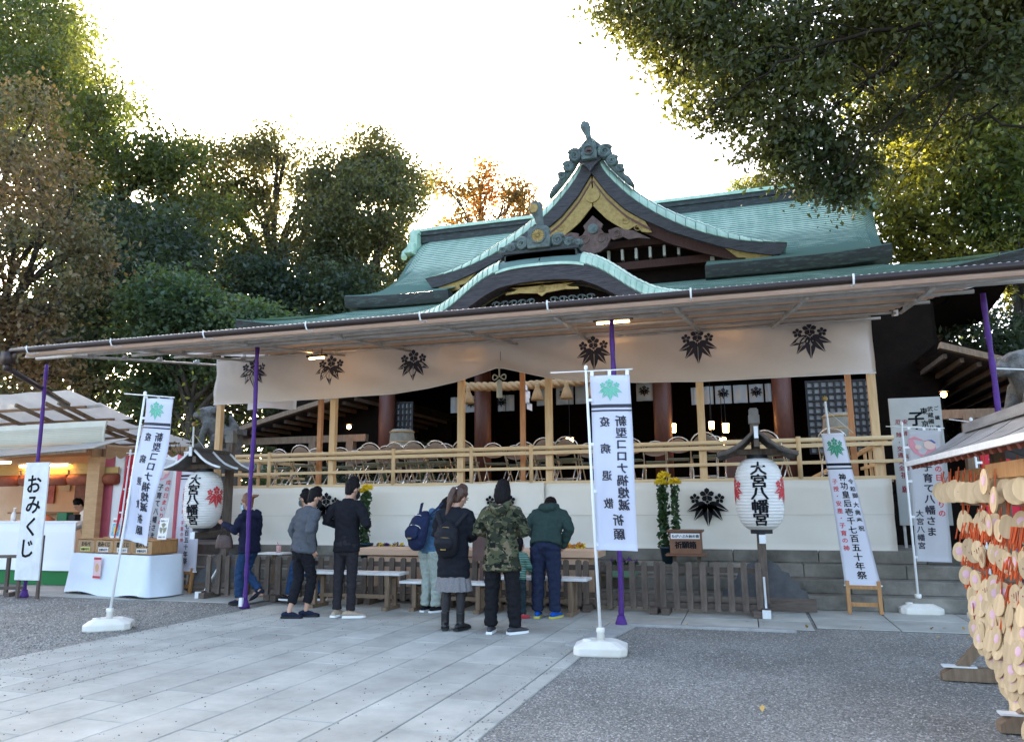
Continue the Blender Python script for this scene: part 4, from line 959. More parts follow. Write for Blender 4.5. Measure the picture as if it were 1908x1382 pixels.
# things on the counter
def small(name, label, cat, loc, build, group=None, rz=0):
    t = thing(name, label, cat, loc, rz, group); build(t); return t
def f(t):
    m = MB(); m.lathe([(.045, 0), (.05, .1), (.03, .17), (.012, .18), (.012, .24)], 12); m.build('bottle_body', K['white'], t, True); m = MB(); m.box((.02, 0, .25), (.07, .02, .02)); m.build('pump', K['white'], t)
small('pump_bottle', 'white pump bottle on the stall counter at the picture edge', 'bottle', (-14.1, 11.85, 1.185), f)
def f(t):
    m = MB(); m.lathe([(.16, 0), (.17, .03), (.02, .13)], 12, Matrix.Scale(1.2, 4, (1, 0, 0))); m.build('cloth_heap', mat('orange pouch', (.60, .20, .08), (.5, .12, .05)), t, True)
small('orange_pouch', 'orange cloth pouch on the stall counter beside the white sign board', 'pouch', (-13.35, 11.9, 1.185), f)
def f(t):
    m = MB(); m.box((0, 0, .08), (.24, .16, .16)); m.build('carton', mat('green carton', (.02, .12, .05)), t, bevel=.01); m = MB(); m.box((.22, .02, .06), (.16, .14, .12)); m.build('tray', K['black'], t)
small('green_box', 'dark green box and black tray at the right end of the stall counter', 'box', (-12.95, 12.0, 1.185), f)
# pink and white striped curtain beside the stall
cu = thing('striped_curtain', 'pink and white striped curtain hanging beside the stall', 'curtain', (-11.6, 11.95, 2.4))
for k, (x0, x1, mm) in enumerate(((-.52, -.16, K['pink']), (-.16, .06, K['white']), (.06, .46, K['pink']), (.46, .68, K['white']), (.68, 1.05, K['pink']), (1.05, 1.3, K['white']), (1.3, 1.7, K['pink']))):
    m = MB(); m.shell(lambda u, v: V(lerp(x0, x1, u), .03 * math.sin(lerp(x0, x1, u) * 14) * (1 - v * .6), lerp(-1.85, .03 - .06 * math.sin(u * 3), v)), 8, 8, (0, .006, 0)); m.build('stripe', mm, cu, True)
# omikuji sign board
sg = thing('sign_board', 'tall white sign board with large brush hiragana tied to the left purple post', 'sign', (-11.2, 9.76, 0))
m = MB(); m.box((0, 0, 1.235), (.50, .03, 1.89)); m.build('panel', K['paintw'], sg, bevel=.006)
m = MB(); fn = flat((0, -.018, 0), (1, 0, 0), (0, 0, 1))
for i, (ch, z) in enumerate(zip('おみくじ', (1.83, 1.49, 1.14, .79))): put_text(m, ch, fn, (-.02, 0, -.01, -.03)[i], z, .33, bold=.022); m.build('brush_character', K['ink'], sg); m = MB()
for x in (-.22, .20): m = MB(); m.box((x, .05, .5), (.045, .04, 1.0)); m.build('leg', K['brown'], sg)
fr = thing('wooden_stand', 'weathered wooden frame stand cut by the left picture edge', 'stand', (-12.15, 10.1, -.01), .3)
for x in (-.35, .1, .3):
    m = MB(); m.box((x, 0, .33), (.05, .05, .66)); m.build('upright', K['brown'], fr)
for z in (.12, .64):
    m = MB(); m.box((0, 0, z), (.8, .06, .05)); m.build('rail', K['brownx'], fr)
m = MB(); m.box((.28, 0, .03), (.08, .5, .07)); m.build('foot', K['brownx'], fr)
# cloth covered table with the fortune slip boxes
TA = -.215
tb = thing('cloth_table', 'table hidden under the white cloth before the stall', 'table', (-10.18, 10.75, -.012), TA)
m = MB(); m.box((0, 0, .66), (2.04, .60, .03)); m.build('table_top', K['white'], tb)
for x in (-.9, .9):
    for y in (-.22, .22): m = MB(); m.box((x, y, .32), (.04, .04, .64)); m.build('leg', K['steel'], tb)
def drape(t):
    m = MB(); hw, hd = 1.04, .32
    per = []
    N = 120
    def edge(s):
        L = [2 * hw, 2 * hd, 2 * hw, 2 * hd]; d = s * sum(L)
        for k, l in enumerate(L):
            if d <= l: break
            d -= l
        q = d / L[k]
        return [(lerp(-hw, hw, q), -hd, 0, -1), (hw, lerp(-hd, hd, q), 1, 0), (lerp(hw, -hw, q), hd, 0, 1), (-hw, lerp(hd, -hd, q), -1, 0)][k]
    def S(u, v):
        x, y, nx_, ny_ = edge(u % 1.0); a = u * 2 * PI
        k = (1 - v); side = abs(nx_) > .5
        w = (.05 + .035 * math.sin(u * 46) * (1 if side else .25) + .02 * math.sin(u * 17 + 1)) * k ** 1.3 + .02 * k
        if not side: w += .05 * max(0, noise.noise((u * 14, v * 3, 1))) * k
        return V(x + nx_ * w, y + ny_ * w, lerp(.012 + .03 * math.sin(u * 23) * (0 if side else 1) + .02, .68, v))
    m.grid(S, N, 10); m.add([S(0, 1), S(.3871, 1), S(.5, 1), S(.8871, 1)], [(0, 1, 2, 3)])
    o = m.build('tablecloth', K['cloth'], None, True, loc=t.location, rz=t.rotation_euler.z); return tag(o, 'white cloth draped to the ground over the table with the fortune slip boxes', 'tablecloth')
drape(tb)
TM = Matrix.Translation(tb.location) @ Matrix.Rotation(TA, 4, 'Z')
def ontable(x, y, z=.693): return TM @ V(x, y, z)
m = MB()
po = thing('poster', 'small pink poster with red bars pinned to the white tablecloth', 'poster', TM @ V(-.18, -.395, .46), TA)
m = MB(); m.box((0, 0, 0), (.20, .006, .34)); m.build('sheet', mat('pale pink paper', (.70, .45, .46), (.74, .52, .52)), po)
m = MB(); m.box((0, -.004, .15), (.20, .003, .035)); m.box((0, -.004, -.15), (.20, .003, .035)); m.build('red_bar', K['inkred'], po)
m = MB(); m.poly([(.05 * math.cos(t), .07 * math.sin(t)) for t in np.linspace(0, 2 * PI, 14)[:-1]], lambda a, b: V(a, -.0045, b)); m.build('printed_figure', mat('print orange', (.62, .36, .18)), po)
K['glassy'] = mat('box front pane', (.30, .20, .11), rough=.12, spec=.6)
fb = [('わらべ', 'yellow slip under its lettering', (.62, .60, .20)), ('おみくじ', 'white slip and bold lettering', (.75, .72, .70)), ('恋みくじ', 'white slip behind the banner pole', (.72, .7, .66)), ('花みくじ', 'beige slip at the right table end', (.68, .63, .55))]
for i, (tx, lb, sc) in enumerate(fb):
    t = thing('fortune_box', 'honey wood fortune slip box with ' + lb, 'box', ontable(-.765 + i * .51, -.02), TA, 'fortune slip boxes on the white table')
    m = MB(); m.box((-.24, 0, .11), (.02, .48, .22)); m.box((.24, 0, .11), (.02, .48, .22)); m.box((0, .23, .12), (.5, .02, .24)); m.box((0, 0, .012), (.5, .48, .02)); m.box((0, .06, .215), (.5, .34, .016)); m.build('case', K['easel'], t)
    m = MB(); m.box((0, -.232, .105), (.46, .012, .20)); m.build('front_pane', K['glassy'], t)
    m = MB(); m.box((.0, -.245, .055), (.27, .004, .07)); m.build('price_slip', mat('slip', sc), t)
    m = MB(); fn = flat((0, -.241, 0), (1, 0, 0), (0, 0, 1)); put_text(m, tx, fn, 0, .145, .085, .085, vertical=False, bold=.04); fn = flat((0, -.249, 0), (1, 0, 0), (0, 0, 1)); put_text(m, '初穂料百円', fn, 0, .052, .045, .047, vertical=False, bold=.03); m.build('lettering', K['ink'], t)
def card(loc, w, h, label, colr, draw):
    t = thing('paper_card', label, 'card', loc, TA); t.rotation_euler.x = -.12
    m = MB(); m.box((0, 0, h / 2), (w, .01, h)); m.build('sheet', colr, t); draw(t, w, h); return t
def d1(t, w, h):
    m = MB(); m.box((0, -.006, h * .42), (w * .88, .003, h * .62)); m.build('blue_print', mat('print blue', (.12, .36, .52), (.35, .55, .62), scale=20, pos=(.5, .6)), t)
    m = MB(); m.poly([(.06 * math.cos(a), h * .4 + .085 * math.sin(a)) for a in np.linspace(0, 2 * PI, 12)[:-1]], lambda a, b: V(a, -.0085, b)); m.build('yellow_print', mat('print yellow', (.62, .56, .10)), t)
    m = MB(); put_text(m, '開運みくじ', flat((0, -.0065, 0), (1, 0, 0), (0, 0, 1)), 0, h * .83, .045, .045, vertical=False, bold=.03); m.build('lettering', K['inkred'], t)
card(ontable(-.62, .16, .91), .25, .36, 'blue and yellow printed card standing on the left fortune box', K['white'], d1)
def d2(t, w, h):
    m = MB(); put_text(m, 'おみくじ', flat((0, -.0065, 0), (1, 0, 0), (0, 0, 1)), .055, h * .86, .065, .08, bold=.02); put_text(m, '初穂料一〇〇円', flat((0, -.0065, 0), (1, 0, 0), (0, 0, 1)), -.06, h * .66, .036, .036, bold=.02); m.build('lettering', K['ink'], t)
card(ontable(-.16, .10, .91), .24, .36, 'white card with vertical black hiragana on the fortune boxes', K['white'], d2)
def d3(t, w, h):
    m = MB()
    for k in range(3):
        a = k * 2.094 + PI / 2; m.poly([(0, h * .52)] + [(.09 * math.cos(a + q), h * .52 + .09 * math.sin(a + q)) for q in np.linspace(-.75, .75, 7)], lambda a, b: V(a, -.0085, b))
    m.build('fan_print', mat('print grey gold', (.25, .25, .16)), t)
    m = MB(); put_text(m, '夫婦みくじ', flat((0, -.0065, 0), (1, 0, 0), (0, 0, 1)), 0, h * .86, .036, .038, vertical=False, bold=.02); put_text(m, '初穂料三百円', flat((0, -.0065, 0), (1, 0, 0), (0, 0, 1)), 0, h * .12, .028, .03, vertical=False, bold=.02); m.build('lettering', K['ink'], t)
card(ontable(.72, .12, .91), .23, .36, 'white card with three folded fans at the right end of the boxes', K['white'], d3)

# ------------------------------------------------------------------ nobori banners
def water_base(t, off, rz, w=.52, d=.42, h=.13):
    """the plastic water tank that carries a banner pole: a part of the banner"""
    m = MB(); c = .06
    def ring(x, y, c, z): return [(-x + c, -y, z), (x - c, -y, z), (x, -y + c, z), (x, y - c, z), (x - c, y, z), (-x + c, y, z), (-x, y - c, z), (-x, -y + c, z)]
    R = [ring(w / 2 - .01, d / 2 - .01, c, 0), ring(w / 2, d / 2, c, .015), ring(w / 2, d / 2, c, h * .62), ring(w / 2 - .015, d / 2 - .015, c, h * .70), ring(w / 2 - .10, d / 2 - .08, c * .8, h), ring(w / 2 - .11, d / 2 - .09, c * .8, h + .004)]
    vs = [p for r in R for p in r]; fs = [(8 * i + k, 8 * i + (k + 1) % 8, 8 * i + 8 + (k + 1) % 8, 8 * i + 8 + k) for i in range(len(R) - 1) for k in range(8)] + [tuple(range(7, -1, -1)), tuple(range(8 * (len(R) - 1), 8 * len(R)))]
    m.add(vs, fs); bs = m.build('water_base', K['plastic'], t, bevel=.012, loc=off, rz=rz)
    m = MB(); m.lathe([(.04, h - .01), (.036, h + .07), (.042, h + .075), (.042, h + .115), (.03, h + .12)], 14); m.build('socket', K['plastic'], bs, True)
    m = MB(); m.lathe([(.045, h), (.045, h + .02), (.01, h + .022)], 14, Matrix.Translation((-.13, -.05, -.004))); m.build('filler_cap', K['plastic'], bs, True)
def nobori(label, base, top, bar, corners, draw, clothmat, base_label=None, brz=0, cat='banner', fold=.02):
    """base, top: pole ends; bar: ends of the top rod; corners: tl, tr, bl, br of the cloth"""
    b = V(base); t = thing('nobori_banner', label, cat, b)
    if base_label: water_base(t, (0, 0, -.012), brz)
    m = MB(); m.tube([(0, 0, .14), V(top) * .45 + b * .55 - b, V(top) - b], [.016, .015, .013], 8); m.build('pole', K['white'], t, True)
    m = MB(); m.lathe([(.019, 0), (.021, .03), (.008, .045)], 8, Matrix.Translation(V(top) - b)); m.build('pole_cap', K['white'], t)
    m = MB(); m.tube([V(bar[0]) - b, V(bar[1]) - b], .007, 6); m.build('top_rod', K['white'], t, True)
    tl, tr, bl, br = [V(c) - b for c in corners]
    def S(u, v, off=0):
        p = (tl * (1 - u) + tr * u) * v + (bl * (1 - u) + br * u) * (1 - v)
        return p + V(0, fold * math.sin(u * 5 + v * 3) + fold * .9 * math.sin(v * 9 + u * 2) + fold * .7 * math.sin(u * 11 - v * 6) * (1 - v) + off, 0)
    m = MB(); m.shell(S, 10, 24, (0, .003, 0)); m.build('cloth', clothmat, t, True)
    W_ = ((tr - tl).length + (br - bl).length) / 2; Hh = ((tl - bl).length + (tr - br).length) / 2
    fn = lambda a, q: S(a / W_ + .5, q / Hh, -.005)            # a from the middle, q up from the bottom edge
    draw(t, fn, W_, Hh)
    for k in range(3):
        u = (.06, .5, .94)[k]; p = tl * (1 - u) + tr * u; a = V(bar[0]) - b; e = V(bar[1]) - b; q = (p.x - a.x) / (e.x - a.x); r = a + (e - a) * q
        m = MB(); m.bar(p, r, .035, .004, (0, 1, 0)); m.build('loop', K['white'], t)
    for k in range(4):
        v = (.86, .60, .33, .03)[k]; p = S(0, v); tp = V(top) - b; zz = p.z / tp.z; q = tp * zz
        m = MB(); m.bar(q, p + V(.02, 0, 0), .03, .006, (0, 1, 0)); m.build('side_loop', K['white'], t)
    return t
def draw_plague(t, fn, w, h):
    m = MB(); put_crest(m, fn, 0, h - .155, .235); m.build('crest', K['inkteal'], t)
    m = MB()
    for z, th in ((h - .318, .034), (h - .366, .016)): m.add([fn(lerp(-w / 2, w / 2, u), z + s * th / 2) for s in (-1, 1) for u in np.linspace(0, 1, 7)], [(i, i + 1, 8 + i, 7 + i) for i in range(6)])
    m.build('stripe', K['inkgrey'], t)
    m = MB(); z0 = h - .475
    put_text(m, '新型コロナ禍熄滅', fn, .095, z0, .118, .1215, mirror=True, bold=.024)
    put_text(m, '疫病退散', fn, -.07, z0 - .005, .108, .277, mirror=True, bold=.022)
    put_text(m, '祈願', fn, .025, z0 - 1.0, .118, .142, mirror=True, bold=.024)
    m.build('lettering', K['inkgrey'], t)
nobori('white banner with mirrored prayer lettering on the pole over the grey gravel right', (-1.46, 7.74, 0), (-1.545, 7.74, 2.84), ((-1.93, 7.74, 2.825), (-1.05, 7.74, 2.815)),
       ((-1.505, 7.73, 2.765), (-1.085, 7.73, 2.755), (-1.475, 7.73, .985), (-1.06, 7.73, .98)), draw_plague, K['banner'], 'base', .12, fold=.022)
nobori('white banner with mirrored prayer lettering leaning to the right before the stall', (-7.48, 7.7, 0), (-7.205, 7.7, 2.84), ((-7.53, 7.7, 2.87), (-6.68, 7.62, 2.77)),
       ((-7.185, 7.69, 2.79), (-6.73, 7.66, 2.76), (-7.40, 7.69, 1.06), (-6.945, 7.66, .98)), draw_plague, K['banner'], 'cream plastic water base on the gravel left of the paving', .62, fold=.032)
def draw_mother(t, fn, w, h):
    m = MB(); H_ = [(0, -.16), (-.10, -.10), (-.165, -.01), (-.16, .09), (-.09, .13), (-.02, .10), (.02, .075), (.10, .09), (.16, .05), (.17, -.03), (.12, -.11)]
    m.add([fn(a - .04, h - .22 + b) for a, b in H_], [tuple(range(len(H_)))]); m.build('pink_heart', mat('print pink', (.60, .24, .28)), t)
    m = MB(); fn2 = lambda a, b: fn(a, b) + V(0, -.004, 0)
    for cx, cyy, r in ((.05, -.20, .075), (-.09, -.235, .042)): m.add([fn2(cx + r * math.cos(q), h + cyy + r * .8 * math.sin(q)) for q in np.linspace(0, 2 * PI, 14)[:-1]], [tuple(range(13))])
    m.build('pale_faces', mat('print skin', (.66, .48, .40)), t)
    m = MB(); fn3 = lambda a, b: fn(a, b) + V(0, -.006, 0); m.add([fn3(a, h + b) for a, b in ((.02, -.135), (.08, -.125), (.13, -.165), (.105, -.175), (.07, -.15))], [(0, 1, 2, 3, 4)]); m.build('blue_cap', mat('print navy', (.05, .10, .30)), t)
    m = MB(); put_text(m, '戌の日まいりの', fn, .135, h - .40, .095, .118, bold=.02); m.build('red_lettering', K['inkred'], t)
    m = MB(); put_text(m, '子育て八幡さま', fn, .0, h - .50, .125, .142, bold=.03); put_text(m, '大宮八幡宮', fn, -.13, h - 1.12, .095, .105, bold=.02); m.build('lettering', K['inkgrey'], t)
K['banner2'] = mat('grey white banner cloth', (.56, .55, .55), (.60, .59, .60), .75, 2, .04, 60, trans=.25)
nobori('white banner with pink heart picture beside the small plaque roof', (2.10, 11.5, 0), (2.10, 11.5, 2.48), ((1.9, 11.5, 2.47), (2.62, 11.5, 2.42)),
       ((2.16, 11.49, 2.42), (2.58, 11.49, 2.38), (2.12, 11.49, .66), (2.54, 11.49, .65)), draw_mother, K['banner2'], 'cream plastic water base against the stone steps', .05, fold=.008)
def draw_none(t, fn, w, h):
    m = MB(); put_text(m, '厄除安産交通安全', fn, 0, h - .2, .08, .2, bold=.02); m.build('lettering', K['white'], t)
nobori('narrow red banner seen almost edge on before the pink curtain', (-10.72, 11.05, 0), (-10.56, 11.05, 2.42), ((-10.62, 11.02, 2.40), (-10.50, 11.3, 2.40)),
       ((-10.57, 11.0, 2.36), (-10.50, 11.3, 2.34), (-10.74, 11.0, .85), (-10.63, 11.3, .85)), draw_none, K['redcloth'], None, fold=.01)
nobori('white banner half hidden behind the leaning prayer banner', (-10.42, 11.25, 0), (-10.15, 11.25, 2.35), ((-10.3, 11.25, 2.34), (-9.72, 11.25, 2.3)),
       ((-10.14, 11.24, 2.3), (-9.74, 11.24, 2.26), (-10.34, 11.24, .78), (-9.95, 11.24, .75)), draw_mother, K['banner2'], None, fold=.01)
def draw_check(t, fn, w, h):
    m = MB()
    for i in range(2):
        for j in range(4):
            if (i + j) % 2 == 0: m.add([fn(w / 2 - .15 + .07 * i + a, h - .09 - .07 * j + b) for a, b in ((0, 0), (.06, 0), (.06, .06), (0, .06))], [(0, 1, 2, 3)])
    m.build('white_checks', mat('print white', (.6, .5, .5)), t); m = MB(); put_text(m, '七五三', fn, -.03, h - .3, .16, .18, bold=.03); m.build('lettering', K['white'], t)
nobori('red banner with white checks behind the plaque roof', (2.84, 11.0, 0), (2.82, 11.0, 2.46), ((2.57, 11.0, 2.49), (3.30, 11.0, 2.36)),
       ((2.87, 10.99, 2.41), (3.24, 10.99, 2.34), (2.88, 10.99, 1.2), (3.26, 10.99, 1.16)), draw_check, K['redcloth'], 'base', .2, fold=.01)
wb = thing('banner_rod', 'white horizontal banner rod at the right picture edge above the stone lion', 'rod', (3.1, 11.0, 0))
m = MB(); m.tube([(0, 0, 3.13), (.9, 0, 3.04)], .010, 6); m.build('rod', K['white'], wb); m = MB(); m.tube([(.75, 0, 0), (.75, 0, 3.1)], .014, 6); m.build('pole', K['white'], wb)
# ------------------------------------------------------------------ hanging banners on wooden easels
def easel(label, loc, rz, zt, w0, w1, mirror=1):
    t = thing('festival_banner', label, 'banner', loc, rz)
    y0, y1, zb = .18, -.02, .36
    m = MB(); m.tube([(-.05, .22, .05), (-.16, .24, zt + .48)], .016, 8); m.build('pole', K['white'], t, True)
    m = MB(); m.lathe([(.012, 0), (.034, .02), (.04, .05), (.02, .08), (.004, .085)], 12, Matrix.Translation((-.16, .24, zt + .46))); m.build('gilt_knob', K['gold'], t, True)
    m = MB(); m.tube([(-w0 / 2 - .02, y0, zt), (-.15, .235, zt + .34), (w0 / 2 + .02, y0, zt)], .006, 5); m.build('cord', K['cord'], t)
    def S(u, v, off=0):
        w = lerp(w1, w0, v ** .8); return V((u - .5) * w + lerp(.10, -.1, v), lerp(y1, y0, v) + .010 * math.sin(v * 8) + .03 * (2 * u - 1) ** 2 * v + off, lerp(zb, zt, v))
    m = MB(); m.shell(S, 10, 26, (0, .004, 0)); m.build('cloth', mat('festival cloth', (.66, .65, .70), rough=.75, trans=.15), t, True)
    m = MB(); m.tube([S(-.01, 1), S(1.01, 1)], .012, 6); m.tube([S(-.03, 0), S(1.03, 0)], .010, 6); m.build('rod', K['white'], t, True)
    W_ = (w0 + w1) / 2; Hh = zt - zb; fn = lambda a, q: S(a / W_ + .5, q / Hh, -.006)
    m = MB(); put_crest(m, fn, 0, Hh - .20, .30, .9); m.build('crest', mat('dark green ink', (.04, .24, .13)), t)
    m = MB()
    for z, th in ((Hh - .425, .034), (Hh - .482, .018)): m.add([fn(lerp(-W_ / 2, W_ / 2, u), z + s * th / 2) for s in (-1, 1) for u in np.linspace(0, 1, 7)], [(i, i + 1, 8 + i, 7 + i) for i in range(6)])
    m.build('stripe', K['ink'], t)
    m = MB(); put_text(m, '神功皇后壱千七百五十年祭', fn, .01, Hh - .60, .106, .117, bold=.016); put_text(m, '令和御大典奉祝', fn, .118, Hh - .66, .074, .104, bold=.012); m.build('lettering', K['ink'], t)
    m = MB(); put_text(m, '子授・安産・子育の神', fn, -.105, Hh - .66, .076, .098, bold=.012); m.build('red_lettering', K['inkred'], t)
    for s in (-1, 1): m = MB(); m.bar((.10 + s * .19, -.04, 0), (.10 + s * .19, -.0, .42), .05, .05, (0, 1, 0)); m.build('easel_post', K['easel'], t, bevel=.006)
    for z in (.12, .34): m = MB(); m.box((.10, -.02, z), (.36, .03, .05)); m.build('easel_rail', K['easel'], t)
    return t
easel('white festival banner with green crest on a wooden easel right of the paper lantern', (1.30, 11.2, -.0), 0, 2.38, .29, .44)
easel('white festival banner with green crest behind the left paper lantern', (-9.40, 11.15, -.01), -.12, 2.42, .46, .56)
# ------------------------------------------------------------------ big paper lanterns on posts under small roofs
def lantern(label, loc, rz, edge):
    t = thing('paper_lantern_stand', label, 'lantern', loc, rz); PY = .52
    m = MB(); m.box((0, PY, 1.35), (.115, .115, 2.56)); m.build('post', K['brown'], t, bevel=.008)
    m = MB(); m.box((0, PY, 2.60), (.15, .15, .12)); m.box((0, PY, 2.69), (.13, .13, .10)); m.box((0, PY, 2.745), (.10, .10, .03)); m.build('post_cap', mat('grey post cap', (.14, .13, .12), (.2, .19, .17), .8, 5), t, bevel=.006)
    prof = [(0, 2.33), (.06, 2.28), (.14, 2.20), (.26, 2.11), (.40, 2.05), (.49, 2.03)]; Y0, Y1 = -.60, .46
    for s in (-1, 1):
        m = MB()
        def R(u, v):
            i = u * 5; k = min(4, int(i)); a = prof[k]; b = prof[k + 1]; return V(s * lerp(a[0], b[0], i - k), lerp(Y0, Y1, v), lerp(a[1], b[1], i - k))
        m.shell(R, 10, 3, (0, 0, .022)); m.build('roof_slope', K['roofdark'], t)
        for y in (Y0, (Y0 + Y1) / 2, Y1):
            m = MB(); P = [R(u, 0) + V(0, y - Y0, .035) for u in np.linspace(0, 1, 8)]
            for a, b in zip(P, P[1:]): m.bar(a, b, .028, .03)
            m.build('roof_batten', edge, t)
    m = MB(); m.bar((0, Y0 - .05, 2.36), (0, Y1 + .04, 2.36), .07, .05); m.build('ridge', K['roofdark'], t); m = MB(); m.box((0, Y0 - .06, 2.32), (.05, .02, .15)); m.build('ridge_end', K['paintw'], t)
    m = MB(); m.box((0, -.25, 2.10), (.5, .05, .07)); m.box((0, -.05, 2.2), (.06, 1.0, .10)); m.bar((-.38, -.2, 2.075), (.38, -.2, 2.075), .05, .04); m.build('roof_truss', K['brown'], t)
    m = MB(); m.box((0, .02, 1.0), (.075, .95, .105)); m.build('lower_arm', K['brownx'], t); m = MB(); m.box((0, -.462, 1.0), (.078, .012, .108)); m.build('arm_end', K['paintw'], t)
    # body
    def rad(z):
        q = (z - 1.56) / .455; return .115 + .185 * max(0, 1 - abs(q) ** 3.2) ** .55
    def S(u, v):
        z = lerp(1.105, 2.015, v); a = u * 2 * PI; r = rad(z) + .0035 * math.sin(v * 46 * PI); return V(r * math.sin(a), -.22 - r * math.cos(a), z)
    m = MB(); m.grid(S, 40, 140); m.build('paper_body', K['paper'], t, True)
    m = MB(); M0 = Matrix.Translation((0, -.22, 0)); m.lathe([(.12, 1.06), (.135, 1.06), (.135, 1.115), (.12, 1.115)], 20, M0); m.build('bottom_ring', K['black'], t)
    m = MB(); m.lathe([(.12, 2.0), (.135, 2.0), (.13, 2.06), (.1, 2.06)], 20, M0); m.build('top_ring', K['black'], t)
    def F_(a, b, a0=0):
        z = b; r = rad(z) + .008; q = a / .30 + a0; return V(r * math.sin(q), -.22 - r * math.cos(q), z)
    for i, ch in enumerate('大宮八幡宮'): m = MB(); put_text(m, ch, lambda a, b: F_(a, b), 0, 1.88 - .158 * i, .175, bold=.035, sx=1.25); m.build('brush_character', K['ink'], t)
    for a0 in (1.25, -1.35):
        m = MB(); put_crest(m, lambda a, b: F_(a, b, a0), 0, 1.60, .36); m.build('red_crest', K['inkred'], t)
    m = MB(); m.box((0, .40, .06), (.11, 1.2, .11)); m.build('foot', K['brownx'], t, bevel=.006)
    m = MB(); m.box((0, -.205, .06), (.105, .02, .105)); m.bar((0, -.02, .10), (0, .36, .46), .028, .035); m.build('painted_brace', K['paintw'], t, bevel=.004)
    m = MB(); m.box((0, PY + .0, .10), (1.3, .04, .17)); m.build('base_board', K['brownx'], t)
    for s in (-1, 1):
        m = MB(); cl = [(0, .18), (.56, .18), (.54, .27), (.47, .30), (.45, .38), (.36, .42), (.33, .51), (.24, .54), (.2, .62), (.1, .66), (.06, .7), (0, .7)]
        m.prism([(s * a, b) for a, b in cl], Matrix.Translation((0, PY + .03, 0)) @ Matrix.Rotation(PI / 2, 4, 'X'), .04); m.build('cloud_bracket', mat('dark bracket', (.05, .05, .055), (.09, .09, .09), .7, 5), t)
    return t
K['roofdark'] = mat('dark roof board', (.06, .055, .05), (.11, .10, .09), .8, 4, .4, 40, stretch=(2, 8, 2))
lantern('large white paper lantern on a post standing before the steps right of the fence', (.16, 10.62, -.005), 0, K['brown'])
lantern('large white paper lantern with red crest in front, turned away beside the stall', (-8.50, 10.70, -.01), .12, K['paintw'])
# ------------------------------------------------------------------ side corridor buildings
def corridor(label, x0, x1, y, zr0, zr1, lampx, lampz, xpost):
    """an open side building whose roof edge runs from (x0, zr0) to (x1, zr1)"""
    cx = (x0 + x1) / 2
    t = thing('side_building', label, 'building', (cx, y, 0))
    def A(mb, name, m, **k):
        mb.v = [(p[0] - cx, p[1] - y, p[2]) for p in mb.v]; return mb.build(name, m, t, **k)
    m = MB(); m.bar((x0, y, zr0), (x1, y, zr1), .12, .17, (0, 1, 0)); A(m, 'barge_board', K['midwood'])
    m = MB(); m.add([(x0, y - .05, zr0 + .1), (x1, y - .05, zr1 + .1), (x1, y + 7, zr1 + .1), (x0, y + 7, zr0 + .1)], [(0, 1, 2, 3)]); m.add([(x0, y, zr0 - .05), (x1, y, zr1 - .05), (x1, y + 7, zr1 - .05), (x0, y + 7, zr0 - .05)], [(3, 2, 1, 0)]); A(m, 'roof', K['bark'])
    r0 = None
    for k in range(12):
        u = (k + .5) / 12; p = V(lerp(x0, x1, u) - cx, .25 - 0, lerp(zr0, zr1, u) - .12)
        if r0 is None: b = MB(); b.box((0, 3.3, 0), (.07, 6.6, .09)); r0 = b.build('rafter', K['brown'], t, loc=p)
        else: inst(r0, loc=p)
    zb = min(zr0, zr1) - .12
    m = MB(); m.box((cx, y + .6, zb), (abs(x1 - x0), .16, .18)); A(m, 'beam', K['midwood'])
    for x in xpost: m = MB(); m.box((x, y + .6, zb / 2 + .5), (.2, .2, zb - 1.0)); A(m, 'post', K['midwood'])
    m = MB(); m.box((cx, y + 6.5, 2.2), (abs(x1 - x0), .1, 4.2)); A(m, 'rear_wall', K['dark'])
    m = MB(); m.box((cx, y + 3.5, .55), (abs(x1 - x0), 6.5, 1.1)); A(m, 'plinth', K['dark'])
    lp = thing('wall_lamp', 'small glowing lamp under the eave of the ' + ('left' if cx < 0 else 'right') + ' side building', 'lamp', (lampx, y - .08, lampz))
    m = MB(); m.lathe([(.01, -.055), (.05, -.03), (.055, .02), (.02, .05)], 10); m.build('bulb', K['lampon'], lp, True); m = MB(); m.lathe([(.03, .05), (.09, .055), (.02, .10)], 10); m.box((0, .12, .08), (.03, .24, .03)); m.build('shade', K['black'], lp)
    return t
corridor('low dark side building with sloping roof behind the left end of the stage', -13.4, -9.3, 17.0, 3.28, 4.30, -9.45, 3.38, (-10.85, -9.75))
corridor('reddish roofed side building beyond the right end of the hall', 3.75, 7.2, 16.2, 4.42, 3.25, 3.72, 3.45, (4.25, 6.2))
# notice board behind the banner at the right
nb = thing('notice_board', 'tall grey white notice board on steel legs behind the heart banner', 'sign', (2.62, 13.2, 0), 0)
m = MB(); m.box((0, 0, 2.07), (.74, .03, 1.98)); m.build('panel', mat('grey board', (.42, .43, .40), (.47, .48, .45), .6, 3), nb, bevel=.005)
m = MB(); fn = flat((0, -.019, 0), (1, 0, 0), (0, 0, 1)); put_text(m, '子育', fn, .0, 2.72, .24, .26, bold=.03); put_text(m, '東京', fn, .12, 2.84, .11, .20, bold=.02); put_text(m, '武蔵國八幡宮', fn, .21, 2.87, .085, .098, bold=.015); put_text(m, 'ご鎮座・・・・', fn, .30, 2.88, .07, .15, bold=.015); m.build('lettering', K['ink'], nb)
m = MB(); put_text(m, '厄除', fn, -.26, 2.68, .085, .20, bold=.015); put_text(m, '・交通安全', fn, -.27, 2.36, .085, .10, bold=.015); put_text(m, '祈願', fn, -.24, 1.85, .11, .22, bold=.02); put_text(m, '安産・初宮', fn, -.16, 2.68, .08, .18, bold=.015); m.build('red_lettering', mat('dull red ink', (.26, .03, .05)), nb)
for x in (-.3, .3): m = MB(); m.box((x, .05, .85), (.04, .04, .9)); m.build('leg', K['steel'], nb)
